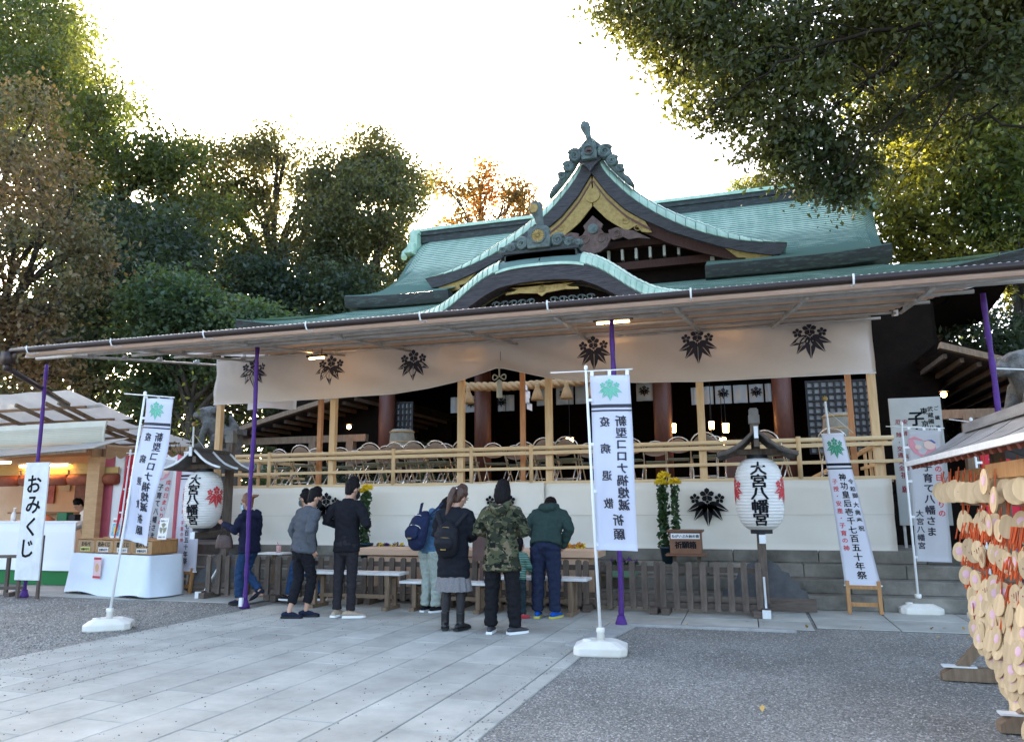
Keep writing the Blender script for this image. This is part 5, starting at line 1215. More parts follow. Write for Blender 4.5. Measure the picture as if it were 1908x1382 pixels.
m = MB(); [m.box((x, .03, 3.0), (.03, .02, .02)) for x in (-.3, .3)]; m.build('hook', K['steel'], nb)
# ------------------------------------------------------------------ low picket fence, in sections on block feet
_pk = {}
def fence(x0, x1, y, label, rz=0, missing=()):
    w = x1 - x0; t = thing('picket_fence', label, 'fence', (x0, y, 0), rz, 'low picket fence sections')
    n = max(3, int(round(w / .178)))
    if 'p' not in _pk:
        b = MB(); b.box((0, 0, .35), (.078, .042, .60)); b.add([(-.039, -.021, .65), (.039, -.021, .65), (.039, .021, .65), (-.039, .021, .65), (-.02, -.005, .672), (.02, -.005, .672), (.02, .005, .672), (-.02, .005, .672)], [(4, 5, 6, 7)] + [(i, (i + 1) % 4, 4 + (i + 1) % 4, 4 + i) for i in range(4)])
        _pk['p'] = b.mesh('picket'); _pk['p'].materials.append(K['brown'])
        b = MB(); b.box((0, 0, .045), (.10, .42, .085)); _pk['f'] = b.mesh('foot'); _pk['f'].materials.append(K['brownx'])
    for i in range(n + 1):
        o = bpy.data.objects.new('picket', _pk['p']); C.objects.link(o); o.parent = t; o.location = (w * i / n, random.uniform(-.004, .004), random.uniform(-.008, .008)); o.rotation_euler = (random.uniform(-.01, .01), random.uniform(-.014, .014), 0)
    for z, h in ((.57, .07), (.20, .07), (.105, .075)):
        m = MB(); m.box((w / 2, .046, z), (w + .1, .045, h)); m.build('rail', K['brownx'], t)
    for x in (.04, w - .04):
        o = bpy.data.objects.new('foot', _pk['f']); C.objects.link(o); o.parent = t; o.location = (x, 0, 0)
fence(-8.42, -7.14, 10.66, 'low brown picket fence section behind the woman in navy')
fence(-7.08, -5.6, 10.62, 'low brown picket fence section behind the walking man in jeans')
fence(-5.5, -4.1, 10.66, 'low brown picket fence section behind the man in the black jacket')
fence(-4.0, -2.3, 10.64, 'low brown picket fence section behind the camouflage jacket')
fence(-2.2, -1.22, 10.66, 'short brown picket fence section behind the mirrored white banner')
fence(-1.14, .09, 10.62, 'low brown picket fence section below the prayer box')
# long pale wooden offering box
ob = thing('offering_box', 'long offering box with pale pinkish wooden top behind the fence', 'box', (-3.95, 11.15, 0))
K['palewood'] = mat('pale planed wood', (.60, .38, .24), (.68, .46, .31), .55, 2, .08, 30, stretch=(1, 7, 7))
m = MB(); m.box((0, 0, .36), (3.5, .5, .62)); m.build('body', K['palewood'], ob, bevel=.01)
for x0, x1 in ((-1.95, -.62), (-.58, .60), (.64, 1.9)):
    m = MB(); m.box(((x0 + x1) / 2, 0, .735), (x1 - x0, .62, .10)); m.build('top_plank', K['palewood'], ob, bevel=.008)
# white topped benches
def bench(label, x0, x1, y, h, legs):
    t = thing('bench', label, 'bench', (x0, y, 0), -.02); w = x1 - x0
    m = MB(); m.box((w / 2, 0, h - .018), (w, .32, .036)); m.build('seat_board', K['paintw'], t, bevel=.004)
    for x in legs:
        x -= x0
        for s in (-1, 1): m = MB(); m.box((x, s * .11, h / 2 - .02), (.06, .055, h - .04)); m.build('leg', K['midwood'], t)
        m = MB(); m.box((x, 0, .025), (.08, .42, .05)); m.build('foot', K['midwood'], t)
        m = MB(); m.box((x, 0, h - .06), (.05, .26, .05)); m.build('cross_piece', K['midwood'], t)
    m = MB(); m.box((w / 2, 0, .17), (abs(legs[-1] - legs[0]), .04, .05)); m.build('stretcher', K['midwood'], t)
bench('long white topped bench before the fence behind the man in the black jacket', -6.2, -4.68, 10.1, .51, (-6.05, -4.88))
bench('lower white topped bench behind the two women', -4.72, -3.42, 10.15, .40, (-4.5, -3.55))
bench('white topped bench behind the man in the green hoodie', -3.48, -2.05, 10.2, .48, (-3.35, -2.28))
lb = thing('wooden_board', 'weathered wooden board leaning on the low bench beside the two women', 'board', (-4.45, 10.3, .40), 0)
m = MB(); m.box((0, 0, .16), (.11, .04, .34)); m.build('board', K['brown'], lb); lb.rotation_euler = (-.15, .12, 0)
lb = thing('wooden_notice', 'dark wooden notice board standing behind the women and the camouflage jacket', 'board', (-3.68, 10.5, 0), 0)
m = MB(); m.box((0, 0, .88), (.26, .03, .46)); m.box((0, .03, .45), (.05, .04, .9)); m.build('board', mat('dark notice wood', (.10, .055, .045), (.14, .08, .065), .6, 3), lb)
# prayer letter box on legs
pb = thing('prayer_box', 'small brown wooden prayer box on legs with black lettering', 'box', (-.86, 11.28, 0))
m = MB(); m.box((0, 0, .89), (.44, .26, .30)); m.build('box_body', mat('prayer box wood', (.17, .075, .035), (.22, .10, .05), .5, 4, .2, 30), pb, bevel=.006)
m = MB(); m.box((0, 0, 1.055), (.50, .32, .03)); m.box((0, 0, .725), (.56, .36, .03)); m.build('lid', mat('prayer box edge', (.14, .06, .03), (.18, .08, .04), .5, 4), pb, bevel=.005)
m = MB(); m.box((0, -.133, .985), (.40, .006, .075)); m.build('white_label', K['white'], pb)
m = MB(); fn = flat((0, -.1375, 0), (1, 0, 0), (0, 0, 1)); put_text(m, 'ねがいぶみ納め箱', fn, 0, .985, .046, .0475, vertical=False, bold=.03); fn = flat((0, -.1325, 0), (1, 0, 0), (0, 0, 1)); put_text(m, '祈願箱', fn, 0, .865, .105, .098, vertical=False, bold=.04); m.build('lettering', K['ink'], pb)
for x in (-.17, .17): m = MB(); m.box((x, 0, .36), (.05, .05, .72)); m.build('leg', K['brown'], pb)
# ------------------------------------------------------------------ flowers
def mum(label, loc, h, blooms):
    t = thing('chrysanthemum', label, 'plant', loc)
    m = MB()
    for x, y, top in blooms: m.tube([(x * .4, y * .4, .15), (x, y, .5), (x, y, top)], [.008, .007, .005], 5)
    m.build('stem', mat('stem green', (.05, .10, .03)), t)
    P = []
    for x, y, top in blooms:
        n = 300; z = rng.uniform(.22, top - .04, n); a = rng.uniform(0, 2 * PI, n); r = rng.uniform(.015, .06, n); P.append(np.stack([x + r * np.cos(a), y + r * np.sin(a), z], 1))
    link('leaves', leaf_mesh('leaves', np.concatenate(P), .085, .5, .6, .3), K['leaf'], t)
    for x, y, top in blooms:
        d = rng.normal(size=(420, 3)); d /= np.linalg.norm(d, axis=1)[:, None]; d[:, 2] = np.abs(d[:, 2]) * .75 - .12
        link('bloom', leaf_mesh('bloom', np.array([x, y, top]) + d * np.array([.098, .098, .10]) * rng.uniform(.55, 1, (420, 1)), .055, .45, 1.0), K['yellow'], t)
    m = MB(); m.lathe([(.085, 0), (.12, .22), (.128, .22), (.128, .25), (.10, .25), (.1, .2), (.01, .2)], 16); m.build('pot', K['pot'], t, True)
# keep the pots standing on the step in front of the cream cloth
mum('two tall yellow chrysanthemums in a dark pot beside the prayer box', (-1.16, 11.72, .56), 1.25, ((-.07, 0, 1.19), (-.03, .05, 1.29), (.13, .02, 1.19)))
mum('tall yellow chrysanthemum behind the man in the black jacket', (-6.28, 11.95, .56), 1.2, ((0, 0, 1.17), (-.10, .05, 1.12)))
def planter(label, loc, w, cols, n=26):
    t = thing('flower_planter', label, 'planter', loc)
    m = MB(); m.add([(s * w * k, y * k2, z) for z, k, k2 in ((0, .42, .09), (.15, .5, .115)) for s, y in ((-1, -1), (1, -1), (1, 1), (-1, 1))], [(3, 2, 1, 0), (4, 5, 6, 7)] + [(i, (i + 1) % 4, 4 + (i + 1) % 4, 4 + i) for i in range(4)]); m.box((0, 0, .155), (w * 1.06, .26, .025)); m.build('tub', K['planter'], t, bevel=.006)
    P = rng.uniform([-w * .48, -.09, .16], [w * .48, .09, .22], (220, 3)); link('leaves', leaf_mesh('leaves', P, .05, .6, 1), K['leaf'], t)
    for k, cm in enumerate(cols):
        P = rng.uniform([-w * .46, -.1, .20], [w * .46, .06, .27], (n, 3)); Q = (P[:, None, :] + rng.normal(size=(n, 7, 3)) * .012).reshape(-1, 3); link('petals', leaf_mesh('petals', Q, .045, .8, .3), cm, t)
K['orange'] = mat('orange petal', (.62, .25, .03), rough=.6, island=.2)
planter('green planter of yellow and violet pansies right of the black jacket', (-5.72, 11.72, .56), .5, (K['yellow'], K['violet']), 12)
planter('green planter of orange pansies behind the man in the green hoodie', (-2.58, 11.7, .56), .36, (K['orange'], K['yellow']))
planter('wide green planter behind the mirrored white banner', (-1.82, 11.55, .37), .46, (K['violet'],), 6)
dr = thing('drink_cup', 'small pink cup on a pale tray behind the fence', 'cup', (-7.33, 10.95, .70))
m = MB(); m.lathe([(.035, 0), (.042, .10), (.03, .11), (.01, .11)], 12); m.build('cup', mat('pink print cup', (.62, .20, .20), (.7, .6, .55), scale=40), dr, True); m = MB(); m.tube([(0, 0, .1), (-.03, 0, .16)], .005, 5); m.build('straw', K['redcloth'], dr)
tr_ = thing('side_table', 'pale small table top with the pink cup behind the fence', 'table', (-7.4, 10.95, 0)); m = MB(); m.box((0, 0, .685), (.46, .3, .025)); m.build('table_top', K['white'], tr_); m = MB(); m.box((0, 0, .335), (.06, .06, .67)); m.build('leg', K['midwood'], tr_)
# ------------------------------------------------------------------ stone lions
def lion(label, loc, rz, s=1.0, ph=1.6):
    t = thing('stone_lion', label, 'statue', loc, rz)
    m = MB(); m.box((0, 0, -ph / 2), (.9 * s, 1.2 * s, ph)); m.box((0, 0, -.08), (1.0 * s, 1.35 * s, .16)); m.build('pedestal', K['granite'], t, bevel=.02)
    m = MB(); q = lambda *p: V(p) * s
    m.tube([q(0, .35, .15), q(0, .2, .45), q(0, -.08, .75), q(0, -.2, .95)], [.30 * s, .32 * s, .27 * s, .22 * s], 12, rnd=True)
    m.tube([q(0, -.10, 1.08), q(0, -.36, 1.06), q(0, -.50, 1.0)], [(.25 * s, .24 * s), (.22 * s, .2 * s), (.14 * s, .12 * s)], 12, side=(1, 0, 0), rnd=True)
    for a in (-1, 1):
        m.tube([q(a * .18, -.2, .75), q(a * .2, -.32, .4), q(a * .2, -.34, .06)], [.13 * s, .10 * s, .09 * s], 10, rnd=True); m.tube([q(a * .2, -.3, .06), q(a * .2, -.5, .06)], .085 * s, 8, rnd=True)
        m.tube([q(a * .26, .3, .35), q(a * .3, .05, .3), q(a * .28, -.05, .08)], [.2 * s, .15 * s, .10 * s], 10, rnd=True); m.tube([q(a * .2, -.02, 1.22), q(a * .26, .05, 1.16)], .07 * s, 8, rnd=True)
        m.tube([q(a * .12, -.46, 1.14), q(a * .16, -.40, 1.17)], .06 * s, 8, rnd=True)
        for k in range(7): an = k * .5 - .4; m.tube([q(a * .24, .02 + .10 * math.cos(an), 1.0 + .24 * math.sin(an)), q(a * .27, .1 + .14 * math.cos(an), .96 + .3 * math.sin(an))], .075 * s, 8, rnd=True)
    m.tube([q(0, .42, .3), q(0, .58, .7), q(0, .45, 1.0)], [.13 * s, .16 * s, .06 * s], 10, rnd=True)
    m.tube([q(-.13, -.53, .93), q(0, -.57, .92), q(.13, -.53, .93)], .03 * s, 6, rnd=True); m.tube([q(-.06, -.56, 1.04), q(.06, -.56, 1.04)], .055 * s, 8, rnd=True)
    o = m.build('lion_figure', K['granite'], t, True); r = o.modifiers.new('merge', 'REMESH'); r.mode = 'VOXEL'; r.voxel_size = .028 * s; r.use_smooth_shade = True
lion('grey stone guardian lion on its pedestal at the right picture edge', (4.15, 12.6, 2.32), -1.25, 1.0, 2.3)
lion('grey stone guardian lion half hidden by the left end post of the stage', (-11.55, 14.5, 2.72), -.9, .75, 2.7)
lp = thing('stone_lantern', 'dark stone post with cap beside the left stone lion', 'stone post', (-10.75, 14.2, 0)); m = MB(); m.box((0, 0, 1.5), (.24, .24, 3.0)); m.box((0, 0, 3.05), (.36, .36, .14)); m.build('stone_post', K['granite'], lp, bevel=.01)
# ------------------------------------------------------------------ rack of votive plaques
rk = thing('plaque_rack', 'roofed wooden rack hung full of round votive plaques', 'rack', (1.98, 6.3, -.012))
RL = V(rk.location)
def RA(mb, name, m, smooth=False, bevel=0):
    mb.v = [(p[0] - RL.x, p[1] - RL.y, p[2] - RL.z) for p in mb.v]; return mb.build(name, m, rk, smooth, bevel=bevel)
K['roofgrey'] = mat('weathered roof board', (.17, .16, .15), (.26, .25, .235), .75, 3, .3, 40, stretch=(5, 1, 5), rnd=.15)
for y in (7.35, 5.85, 4.3):
    m = MB(); m.box((2.05, y, .95), (.10, .10, 1.9)); RA(m, 'post', K['midwood'], bevel=.006)
    m = MB(); m.prism([(1.46, 0), (1.46, .05), (1.54, .10), (2.62, .10), (2.62, 0)], Matrix.Translation((0, y + .05, 0)) @ Matrix.Rotation(PI / 2, 4, 'X'), .10); RA(m, 'foot', K['midwood'])
    m = MB(); m.bar((1.60, y, .09), (2.0, y, .55), .07, .07, (0, 1, 0)); RA(m, 'brace', K['midwood'])
    m = MB(); m.bar((1.47, y, .108), (1.72, y, .108), .085, .012); RA(m, 'painted_edge', K['paintw'])
for k in range(9):
    y0 = 4.2 + k * .44
    for s in (-1, 1):
        m = MB(); xo = 1.98 + s * .47
        m.shell(lambda u, v: V(lerp(1.98, xo, v), y0 + .44 * u + .015, lerp(2.06, 1.80, v) - .03 * math.sin(v * PI) + .006 * (k % 2)), 2, 4, (0, 0, .022)); RA(m, 'roof_board', K['roofgrey'])
m = MB(); m.bar((1.98, 4.1, 2.09), (1.98, 7.7, 2.09), .16, .08); RA(m, 'ridge', K['roofgrey'])
m = MB(); m.bar((1.50, 4.1, 1.80), (1.50, 8.15, 1.80), .03, .045); RA(m, 'eave_board', K['paintw'])
K['redrafter'] = mat('red brown rafter', (.20, .05, .03), (.26, .07, .045), .7, 4)
for k in range(22):
    y = 4.35 + k * .175; m = MB(); m.bar((1.52, y, 1.765), (1.98, y, 1.99), .05, .045); RA(m, 'rafter', K['redrafter'])
m = MB(); m.box((1.85, 6.0, 1.66), (.09, 3.4, .10)); RA(m, 'top_beam', K['easel'])
m = MB(); m.box((1.62, 5.62, 1.645), (.06, .8, .10)); RA(m, 'short_beam', K['easel'])
hooks = ((1.66, 1.62), (1.70, 1.40), (1.72, 1.22), (1.74, 1.02), (1.76, .82))
for x, z in hooks[1:]:
    m = MB(); m.box((x + .06, 6.1, z + .03), (.03, 2.6, .035)); RA(m, 'hanging_bar', K['midwood'])
K['cordred'] = mat('orange red cord', (.55, .09, .02), rough=.8, island=.3)
m = MB(); crd = []
K['emawood'] = mat('plaque wood', (.56, .40, .22), (.66, .49, .29), .55, 5, .05, 30, stretch=(6, 6, 1), rnd=.16)
K['emapink'] = mat('plaque print', (.68, .36, .46), (.72, .5, .55), .6, 14)
K['emared'] = mat('plaque ink', (.24, .05, .05), rough=.7)
def ema_mesh(kind, round_=False):
    b = MB(); w, h = (.062, .066) if round_ else (.048, .070)
    pl = [(w * math.cos(a) * (1 - .10 * math.sin(a)), h * math.sin(a) - h) for a in np.linspace(0, 2 * PI, 17)[:-1]]
    b.prism(pl, Matrix.Rotation(-PI / 2, 4, 'Z') @ Matrix.Rotation(PI / 2, 4, 'X') @ Matrix.Translation((0, 0, -.004)), .008)
    me = b.mesh('votive_plaque'); me.materials.append(K['emawood']); n0 = len(me.polygons)
    if kind:
        me.materials.append(K['emapink'] if kind == 1 else K['emared'])
        bmm = bmesh.new(); bmm.from_mesh(me)
        def face(pts):
            f = bmm.faces.new([bmm.verts.new((-.0052, p[0], p[1] - h)) for p in pts]); f.material_index = 1
        if kind == 1: face([(-(w * .5) * math.cos(a), h * .42 * math.sin(a) + .005) for a in np.linspace(0, 2 * PI, 11)[:-1]])
        else:
            for k in range(4): y = -w * .5 + k * w * .33; face([(y, h * .5 - .01 * k), (y + .006, h * .5 - .01 * k), (y + .006, -h * .55 + .012 * k), (y, -h * .55 + .012 * k)])
        bmm.to_mesh(me); bmm.free()
    return me
EM = [ema_mesh(0), ema_mesh(1), ema_mesh(2)]; ER = [ema_mesh(0, True), ema_mesh(1, True), ema_mesh(2, True)]
random.seed(11); nE = 0
def ema(me, x, y, z, s, label, group, tilt=.12, yaw=.35, y0=0.):
    global nE
    o = bpy.data.objects.new('votive_plaque', me); C.objects.link(o); o.location = (x, y, z); o.scale = (s,) * 3
    o.rotation_euler = (random.uniform(-.12, .12), random.uniform(0, tilt), y0 + random.uniform(-yaw, yaw)); tag(o, label, 'plaque', group); nE += 1
    crd.append((x + .004, y, z)); return o
y = 7.5; k = 0
while y > 5.3:
    ema(ER[random.choice((0, 2, 2, 1))], 1.63 + random.uniform(-.04, .02), y, 1.60 + random.uniform(-.02, .02), 1.2, 'large round plaque, ' + ORD(k) + ' from the far end in the topmost row', 'plaques in the top row', yaw=.22, y0=.95); y -= random.uniform(.065, .095); k += 1
q = ema(ER[1], 1.53, 5.80, 1.66, 1.3, 'large round plaque with pink picture hung in front of the short beam', None, yaw=.1)
ema(ER[1], 1.54, 5.66, 1.54, 1.3, 'round brown plaque with gold dots and pink picture below the short beam', None, yaw=.1)
for (x, z), pitch, grp, ks in (((1.68, 1.42), .10, 'second row', (0, 2, 1)), ((1.66, 1.20), .085, 'third row', (2, 2, 1)), ((1.68, .98), .09, 'fourth row', (2, 1, 2))):
    y = 7.1; k = 0
    while y > 5.25:
        ema(EM[random.choice(ks)], x + random.uniform(-.05, .04), y, z - random.uniform(.03, .10), 1.1, 'oval wooden plaque, ' + ORD(k) + ' from the far end in the ' + grp + ' of the rack', 'plaques in the ' + grp, yaw=.7, y0=.45); y -= random.uniform(pitch * .7, pitch * 1.25); k += 1
for i in range(22):
    y = 6.93 - i * .072
    zb = .10 + max(0, (y - 5.75)) * .42 + .05 * math.sin(i * 1.7); z = .80 + .02 * math.sin(i * 3); j = 0
    while z > zb and nE < 300:
        ema(EM[1 if random.random() < .55 else 0], 1.66 + .03 * math.sin(i * 2.1) - .03 * (z < .6), y + random.uniform(-.012, .012), z, 1.1, 'pale oval plaque, ' + ORD(j) + ' from the top of the ' + ORD(i) + ' dense string from the far end', 'plaques in the dense low strings', .28, .3, .40); z -= .058; j += 1
cm = MB()
for x, y, z in crd:
    for k in range(2):
        x2 = x + random.uniform(.0, .03); cm.tube([(x, y + random.uniform(-.006, .006), z - .01), (x2, y + random.uniform(-.012, .012), z + random.uniform(.05, .12))], .0035, 4, cap=False)
for (x, z) in ((1.67, 1.28), (1.68, 1.08), (1.69, .88)):
    for k in range(150): y = random.uniform(5.2, 7.12); a = random.uniform(-.02, .02); cm.tube([(x + a, y, z), (x + a * 2 - .02, y + a, z - random.uniform(.08, .15))], .005, 4, cap=False)
o = RA(cm, 'red_cords', K['cordred']); o['kind'] = 'stuff'
# ------------------------------------------------------------------ people
K['skin'] = mat('skin', (.46, .26, .17), (.50, .29, .20), .55, 6)
K['hair'] = mat('black hair', (.006, .005, .006), (.012, .010, .010), .6, 30, .25, 120, stretch=(1, 1, .15), spec=.10)
K['hairbrown'] = mat('brown hair', (.045, .020, .012), (.085, .040, .024), .4, 30, .4, 120, stretch=(1, 1, .15))
K['hairred'] = mat('light brown hair', (.14, .055, .022), (.21, .09, .04), .42, 30, .4, 120, stretch=(1, 1, .15))
def fab(name, c, c2=None, sc=30, **k): return mat(name, c, c2 or tuple(x * 1.25 for x in c), k.pop('rough', .9), sc, .25, 220, spec=k.pop('spec', .10), **k)
def camo_material():
    m = bpy.data.materials.new('camouflage'); m.use_nodes = True; t = m.node_tree; n = t.nodes; L = t.links; p = n['Principled BSDF']; p.inputs['Roughness'].default_value = .9; p.inputs['Specular IOR Level'].default_value = .1
    tc = n.new('ShaderNodeTexCoord'); src = None
    base = (.030, .034, .022, 1)
    for i, (col, sc, th, off) in enumerate((((.075, .078, .042, 1), 9, .50, 0), ((.17, .135, .085, 1), 11, .575, 7.3), ((.012, .013, .010, 1), 13, .60, 3.1))):
        mp = n.new('ShaderNodeMapping'); mp.inputs['Location'].default_value = (off, off * 2, off); mp.inputs['Scale'].default_value = (1, 1, 1.25); L.new(tc.outputs['Object'], mp.inputs[0])
        z = n.new('ShaderNodeTexNoise'); z.inputs['Scale'].default_value = sc; z.inputs['Detail'].default_value = 2.5; z.inputs['Distortion'].default_value = .6; L.new(mp.outputs[0], z.inputs['Vector'])
        g = n.new('ShaderNodeMath'); g.operation = 'GREATER_THAN'; g.inputs[1].default_value = th; L.new(z.outputs[0], g.inputs[0])
        mx = n.new('ShaderNodeMix'); mx.data_type = 'RGBA'; L.new(g.outputs[0], mx.inputs[0])
        if src is None: mx.inputs[6].default_value = base
        else: L.new(src, mx.inputs[6])
        mx.inputs[7].default_value = col; src = mx.outputs[2]
    L.new(src, p.inputs['Base Color']); return m
def stripe_material():
    m = mat('green striped knit', (.02, .10, .07)); t = m.node_tree; n = t.nodes; L = t.links
    tc = n.new('ShaderNodeTexCoord'); sx = n.new('ShaderNodeSeparateXYZ'); L.new(tc.outputs['Object'], sx.inputs[0])
    a = n.new('ShaderNodeMath'); a.operation = 'MULTIPLY'; a.inputs[1].default_value = 46; L.new(sx.outputs[2], a.inputs[0]); b = n.new('ShaderNodeMath'); b.operation = 'FRACT'; L.new(a.outputs[0], b.inputs[0])
    c = n.new('ShaderNodeMath'); c.operation = 'GREATER_THAN'; c.inputs[1].default_value = .72; L.new(b.outputs[0], c.inputs[0])
    mx = n.new('ShaderNodeMix'); mx.data_type = 'RGBA'; L.new(c.outputs[0], mx.inputs[0]); mx.inputs[6].default_value = (.02, .10, .07, 1); mx.inputs[7].default_value = (.25, .38, .32, 1); L.new(mx.outputs[2], n['Principled BSDF'].inputs['Base Color']); return m
def blob(mb, name, m, par, vox=.012, sm=4, wr=0., fr=(9, 9, 20), seed=0):
    """shapes merged into one continuous smooth surface, with cloth folds wr"""
    me = mb.mesh('tmp'); o = bpy.data.objects.new('tmp', me); C.objects.link(o)
    r = o.modifiers.new('r', 'REMESH'); r.mode = 'VOXEL'; r.voxel_size = vox
    if sm: s = o.modifiers.new('s', 'SMOOTH'); s.iterations = sm; s.factor = .5
    dg = bpy.context.evaluated_depsgraph_get(); n = bpy.data.meshes.new_from_object(o.evaluated_get(dg)); n.name = name
    bpy.data.objects.remove(o); bpy.data.meshes.remove(me)
    if wr:
        k = len(n.vertices); co = np.empty(k * 3, np.float32); n.vertices.foreach_get('co', co); no = np.empty(k * 3, np.float32); n.vertices.foreach_get('normal', no)
        co = co.reshape(-1, 3); no = no.reshape(-1, 3)
        d = np.array([noise.noise((p[0] * fr[0] + seed, p[1] * fr[1], p[2] * fr[2])) + .6 * noise.noise((p[0] * fr[0] * 2.1 + p[2] * 14 + seed, p[1] * fr[1] * 2, p[2] * fr[2] * .8)) for p in co])
        co += no * (d * wr + .35 * wr)[:, None]; n.vertices.foreach_set('co', co.ravel()); n.update()
    return link(name, n, m, par, True)
def person(label, loc, rz, H=1.7, lean=0., nod=0., turn=0., tilt=0., legs=None, arms=None, top=None, topw=1.0, hem=.82, bottom=None, legw=1.0, anklez=.09, shoes=None, sole=None, hair=None, hairkind='short',
           mask=None, skirt=None, tights=None, hood=None, skinm=None, wr=.0145, collar=True, boots=False, hemw=1.0):
    t = thing('person', label, 'person', loc, rz); s = H / 1.70; sk = skinm or K['skin']
    piv = V(0, 0, .93); R = Matrix.Rotation(-lean, 3, 'X'); T = lambda x, y=0, z=0: (R @ (V(x, y, z) - piv) + piv) * s
    nk = V(0, -.005, 1.45); RH = Matrix.Rotation(turn, 3, 'Z') @ Matrix.Rotation(-nod, 3, 'X') @ Matrix.Rotation(tilt, 3, 'Y')
    def Hd(x, y, z): p = RH @ (V(x, y + .02, z) - nk) + nk; return (R @ (p - piv) + piv) * s
    sx = R @ V(1, 0, 0); hx = R @ RH @ V(1, 0, 0)
    legs = legs or [((-.09, 0, .90), (-.10, .02, .48), (-.10, -.01, .08), .0), ((.09, 0, .90), (.10, .02, .48), (.10, -.01, .08), .0)]
    arms = arms or [((-.26, -.02, 1.13), (-.25, .10, .89)), ((.26, -.02, 1.13), (.25, .10, .89))]
    # --- body: one continuous figure
    b = MB()
    b.tube([T(0, 0, .86), T(0, 0, .95), T(0, .0, 1.08), T(0, 0, 1.25), T(0, -.01, 1.37), T(0, -.01, 1.43)], [(.11 * s, .08 * s), (.125 * s, .085 * s), (.11 * s, .08 * s), (.135 * s, .09 * s), (.13 * s, .075 * s), (.06 * s, .055 * s)], 14, side=sx, rnd=True)
    b.tube([T(0, -.01, 1.38), Hd(0, -.015, 1.50), Hd(0, -.01, 1.56)], .052 * s, 10, rnd=True)
    b.tube([Hd(0, -.012, 1.505), Hd(0, -.005, 1.55), Hd(0, -.008, 1.61), Hd(0, -.012, 1.66), Hd(0, -.015, 1.69)], [(.052 * s, .070 * s), (.066 * s, .088 * s), (.074 * s, .094 * s), (.066 * s, .085 * s), (.035 * s, .045 * s)], 14, side=hx, rnd=True)
    b.tube([Hd(0, .045, 1.49), Hd(0, .055, 1.53)], .035 * s, 8, rnd=True); b.tube([Hd(0, .085, 1.595), Hd(0, .104, 1.565)], .013 * s, 6, rnd=True)
    for a in (-1, 1): b.tube([Hd(a * .077, -.012, 1.595), Hd(a * .080, -.010, 1.56)], (.010 * s, .022 * s), 8, side=hx, rnd=True)
    sh = [T(-.175, -.01, 1.395), T(.175, -.01, 1.395)]; hands = []
    for i, (e, w) in enumerate(arms):
        E_, W_ = T(*e), T(*w); b.tube([sh[i] + V(0, 0, -.02), E_, W_], [.040 * s, .034 * s, .026 * s], 10, rnd=True)
        d = (W_ - E_).normalized(); q = d.cross(V(0, 0, 1)).normalized() if abs(d.z) < .95 else V(0, 1, 0).cross(d).normalized(); pz = d.cross(q)
        P0 = W_ + d * .05 * s; b.tube([W_, P0, W_ + d * .085 * s], [(.022 * s, .016 * s), (.038 * s, .017 * s), (.036 * s, .015 * s)], 8, side=q, rnd=True)
        inn = -1 if i else 1
        for k, (of, ln) in enumerate(((-.027, .068), (-.009, .078), (.009, .074), (.026, .058))):
            r0 = W_ + d * .085 * s + q * of * s; r1 = r0 + d * ln * .5 * s - pz * .012 * s; r2 = r1 + d * ln * .42 * s - pz * .022 * s; b.tube([r0, r1, r2], [.0095 * s, .0090 * s, .0075 * s], 6, rnd=True)
        th = W_ + d * .03 * s + q * -inn * .03 * s; b.tube([th, th + d * .035 * s - q * inn * .022 * s, th + d * .065 * s - q * inn * .020 * s - pz * .012 * s], [.012 * s, .0105 * s, .009 * s], 6, rnd=True)
    L = [[V(p) * s for p in l[:3]] + [l[3]] for l in legs]
    for h, k, a, to in L:
        b.tube([h, k, a], [.064 * s, .044 * s, .031 * s] if bottom else [.078 * s, .050 * s, .035 * s], 12, rnd=True); fd = V(math.sin(to), math.cos(to), 0)
        b.tube([a + V(0, 0, -.04 * s) - fd * .03 * s, a + V(0, 0, -.05 * s) + fd * .12 * s], [(.032 * s, .03 * s), (.04 * s, .022 * s)], 8, rnd=True)
    blob(b, 'body', sk, t, .0085 * max(.8, s), 2)
    # --- face
    for a in (-1, 1):
        m = MB(); m.tube([Hd(a * .033 - .012, .083, 1.601), Hd(a * .033 + .012, .083, 1.601)], .0065 * s, 6, rnd=True); m.build('eye', K['black'], t, True)
        m = MB(); m.tube([Hd(a * .035 - .016, .084, 1.622), Hd(a * .035 + .016, .082, 1.622)], .004 * s, 5, rnd=True); m.build('eyebrow', hair or K['hair'], t)
    if mask:
        m = MB(); m.grid(lambda u, v: Hd(.072 * math.sin(lerp(-1.35, 1.35, u)), .012 + (.092 + .018 * math.sin(v * PI)) * math.cos(lerp(-1.35, 1.35, u)), lerp(1.487, 1.582, v)), 12, 6); o = m.build('face_mask', mask, t, True)
        for a in (-1, 1): m = MB(); m.tube([Hd(a * .071, .03, 1.57), Hd(a * .085, -.005, 1.60), Hd(a * .084, -.02, 1.58), Hd(a * .071, .03, 1.50)], .0022 * s, 4); m.build('ear_loop', mask, t)
    else: m = MB(); m.tube([Hd(-.02, .088, 1.528), Hd(0, .092, 1.527), Hd(.02, .088, 1.528)], .005 * s, 5, rnd=True); m.build('mouth', mat('lips', (.34, .12, .10)), t)
    # --- hair
    m = MB(); hm = hair or K['hair']
    m.tube([Hd(0, -.045, 1.535), Hd(0, -.035, 1.58), Hd(0, -.030, 1.63), Hd(0, -.022, 1.675), Hd(0, -.018, 1.700)], [(.060 * s, .050 * s), (.082 * s, .072 * s), (.088 * s, .092 * s), (.082 * s, .093 * s), (.060 * s, .070 * s)], 16, side=hx, rnd=True)
    m.tube([Hd(-.056, .034, 1.655), Hd(0, .054, 1.668), Hd(.056, .034, 1.655)], .017 * s, 8, rnd=True)
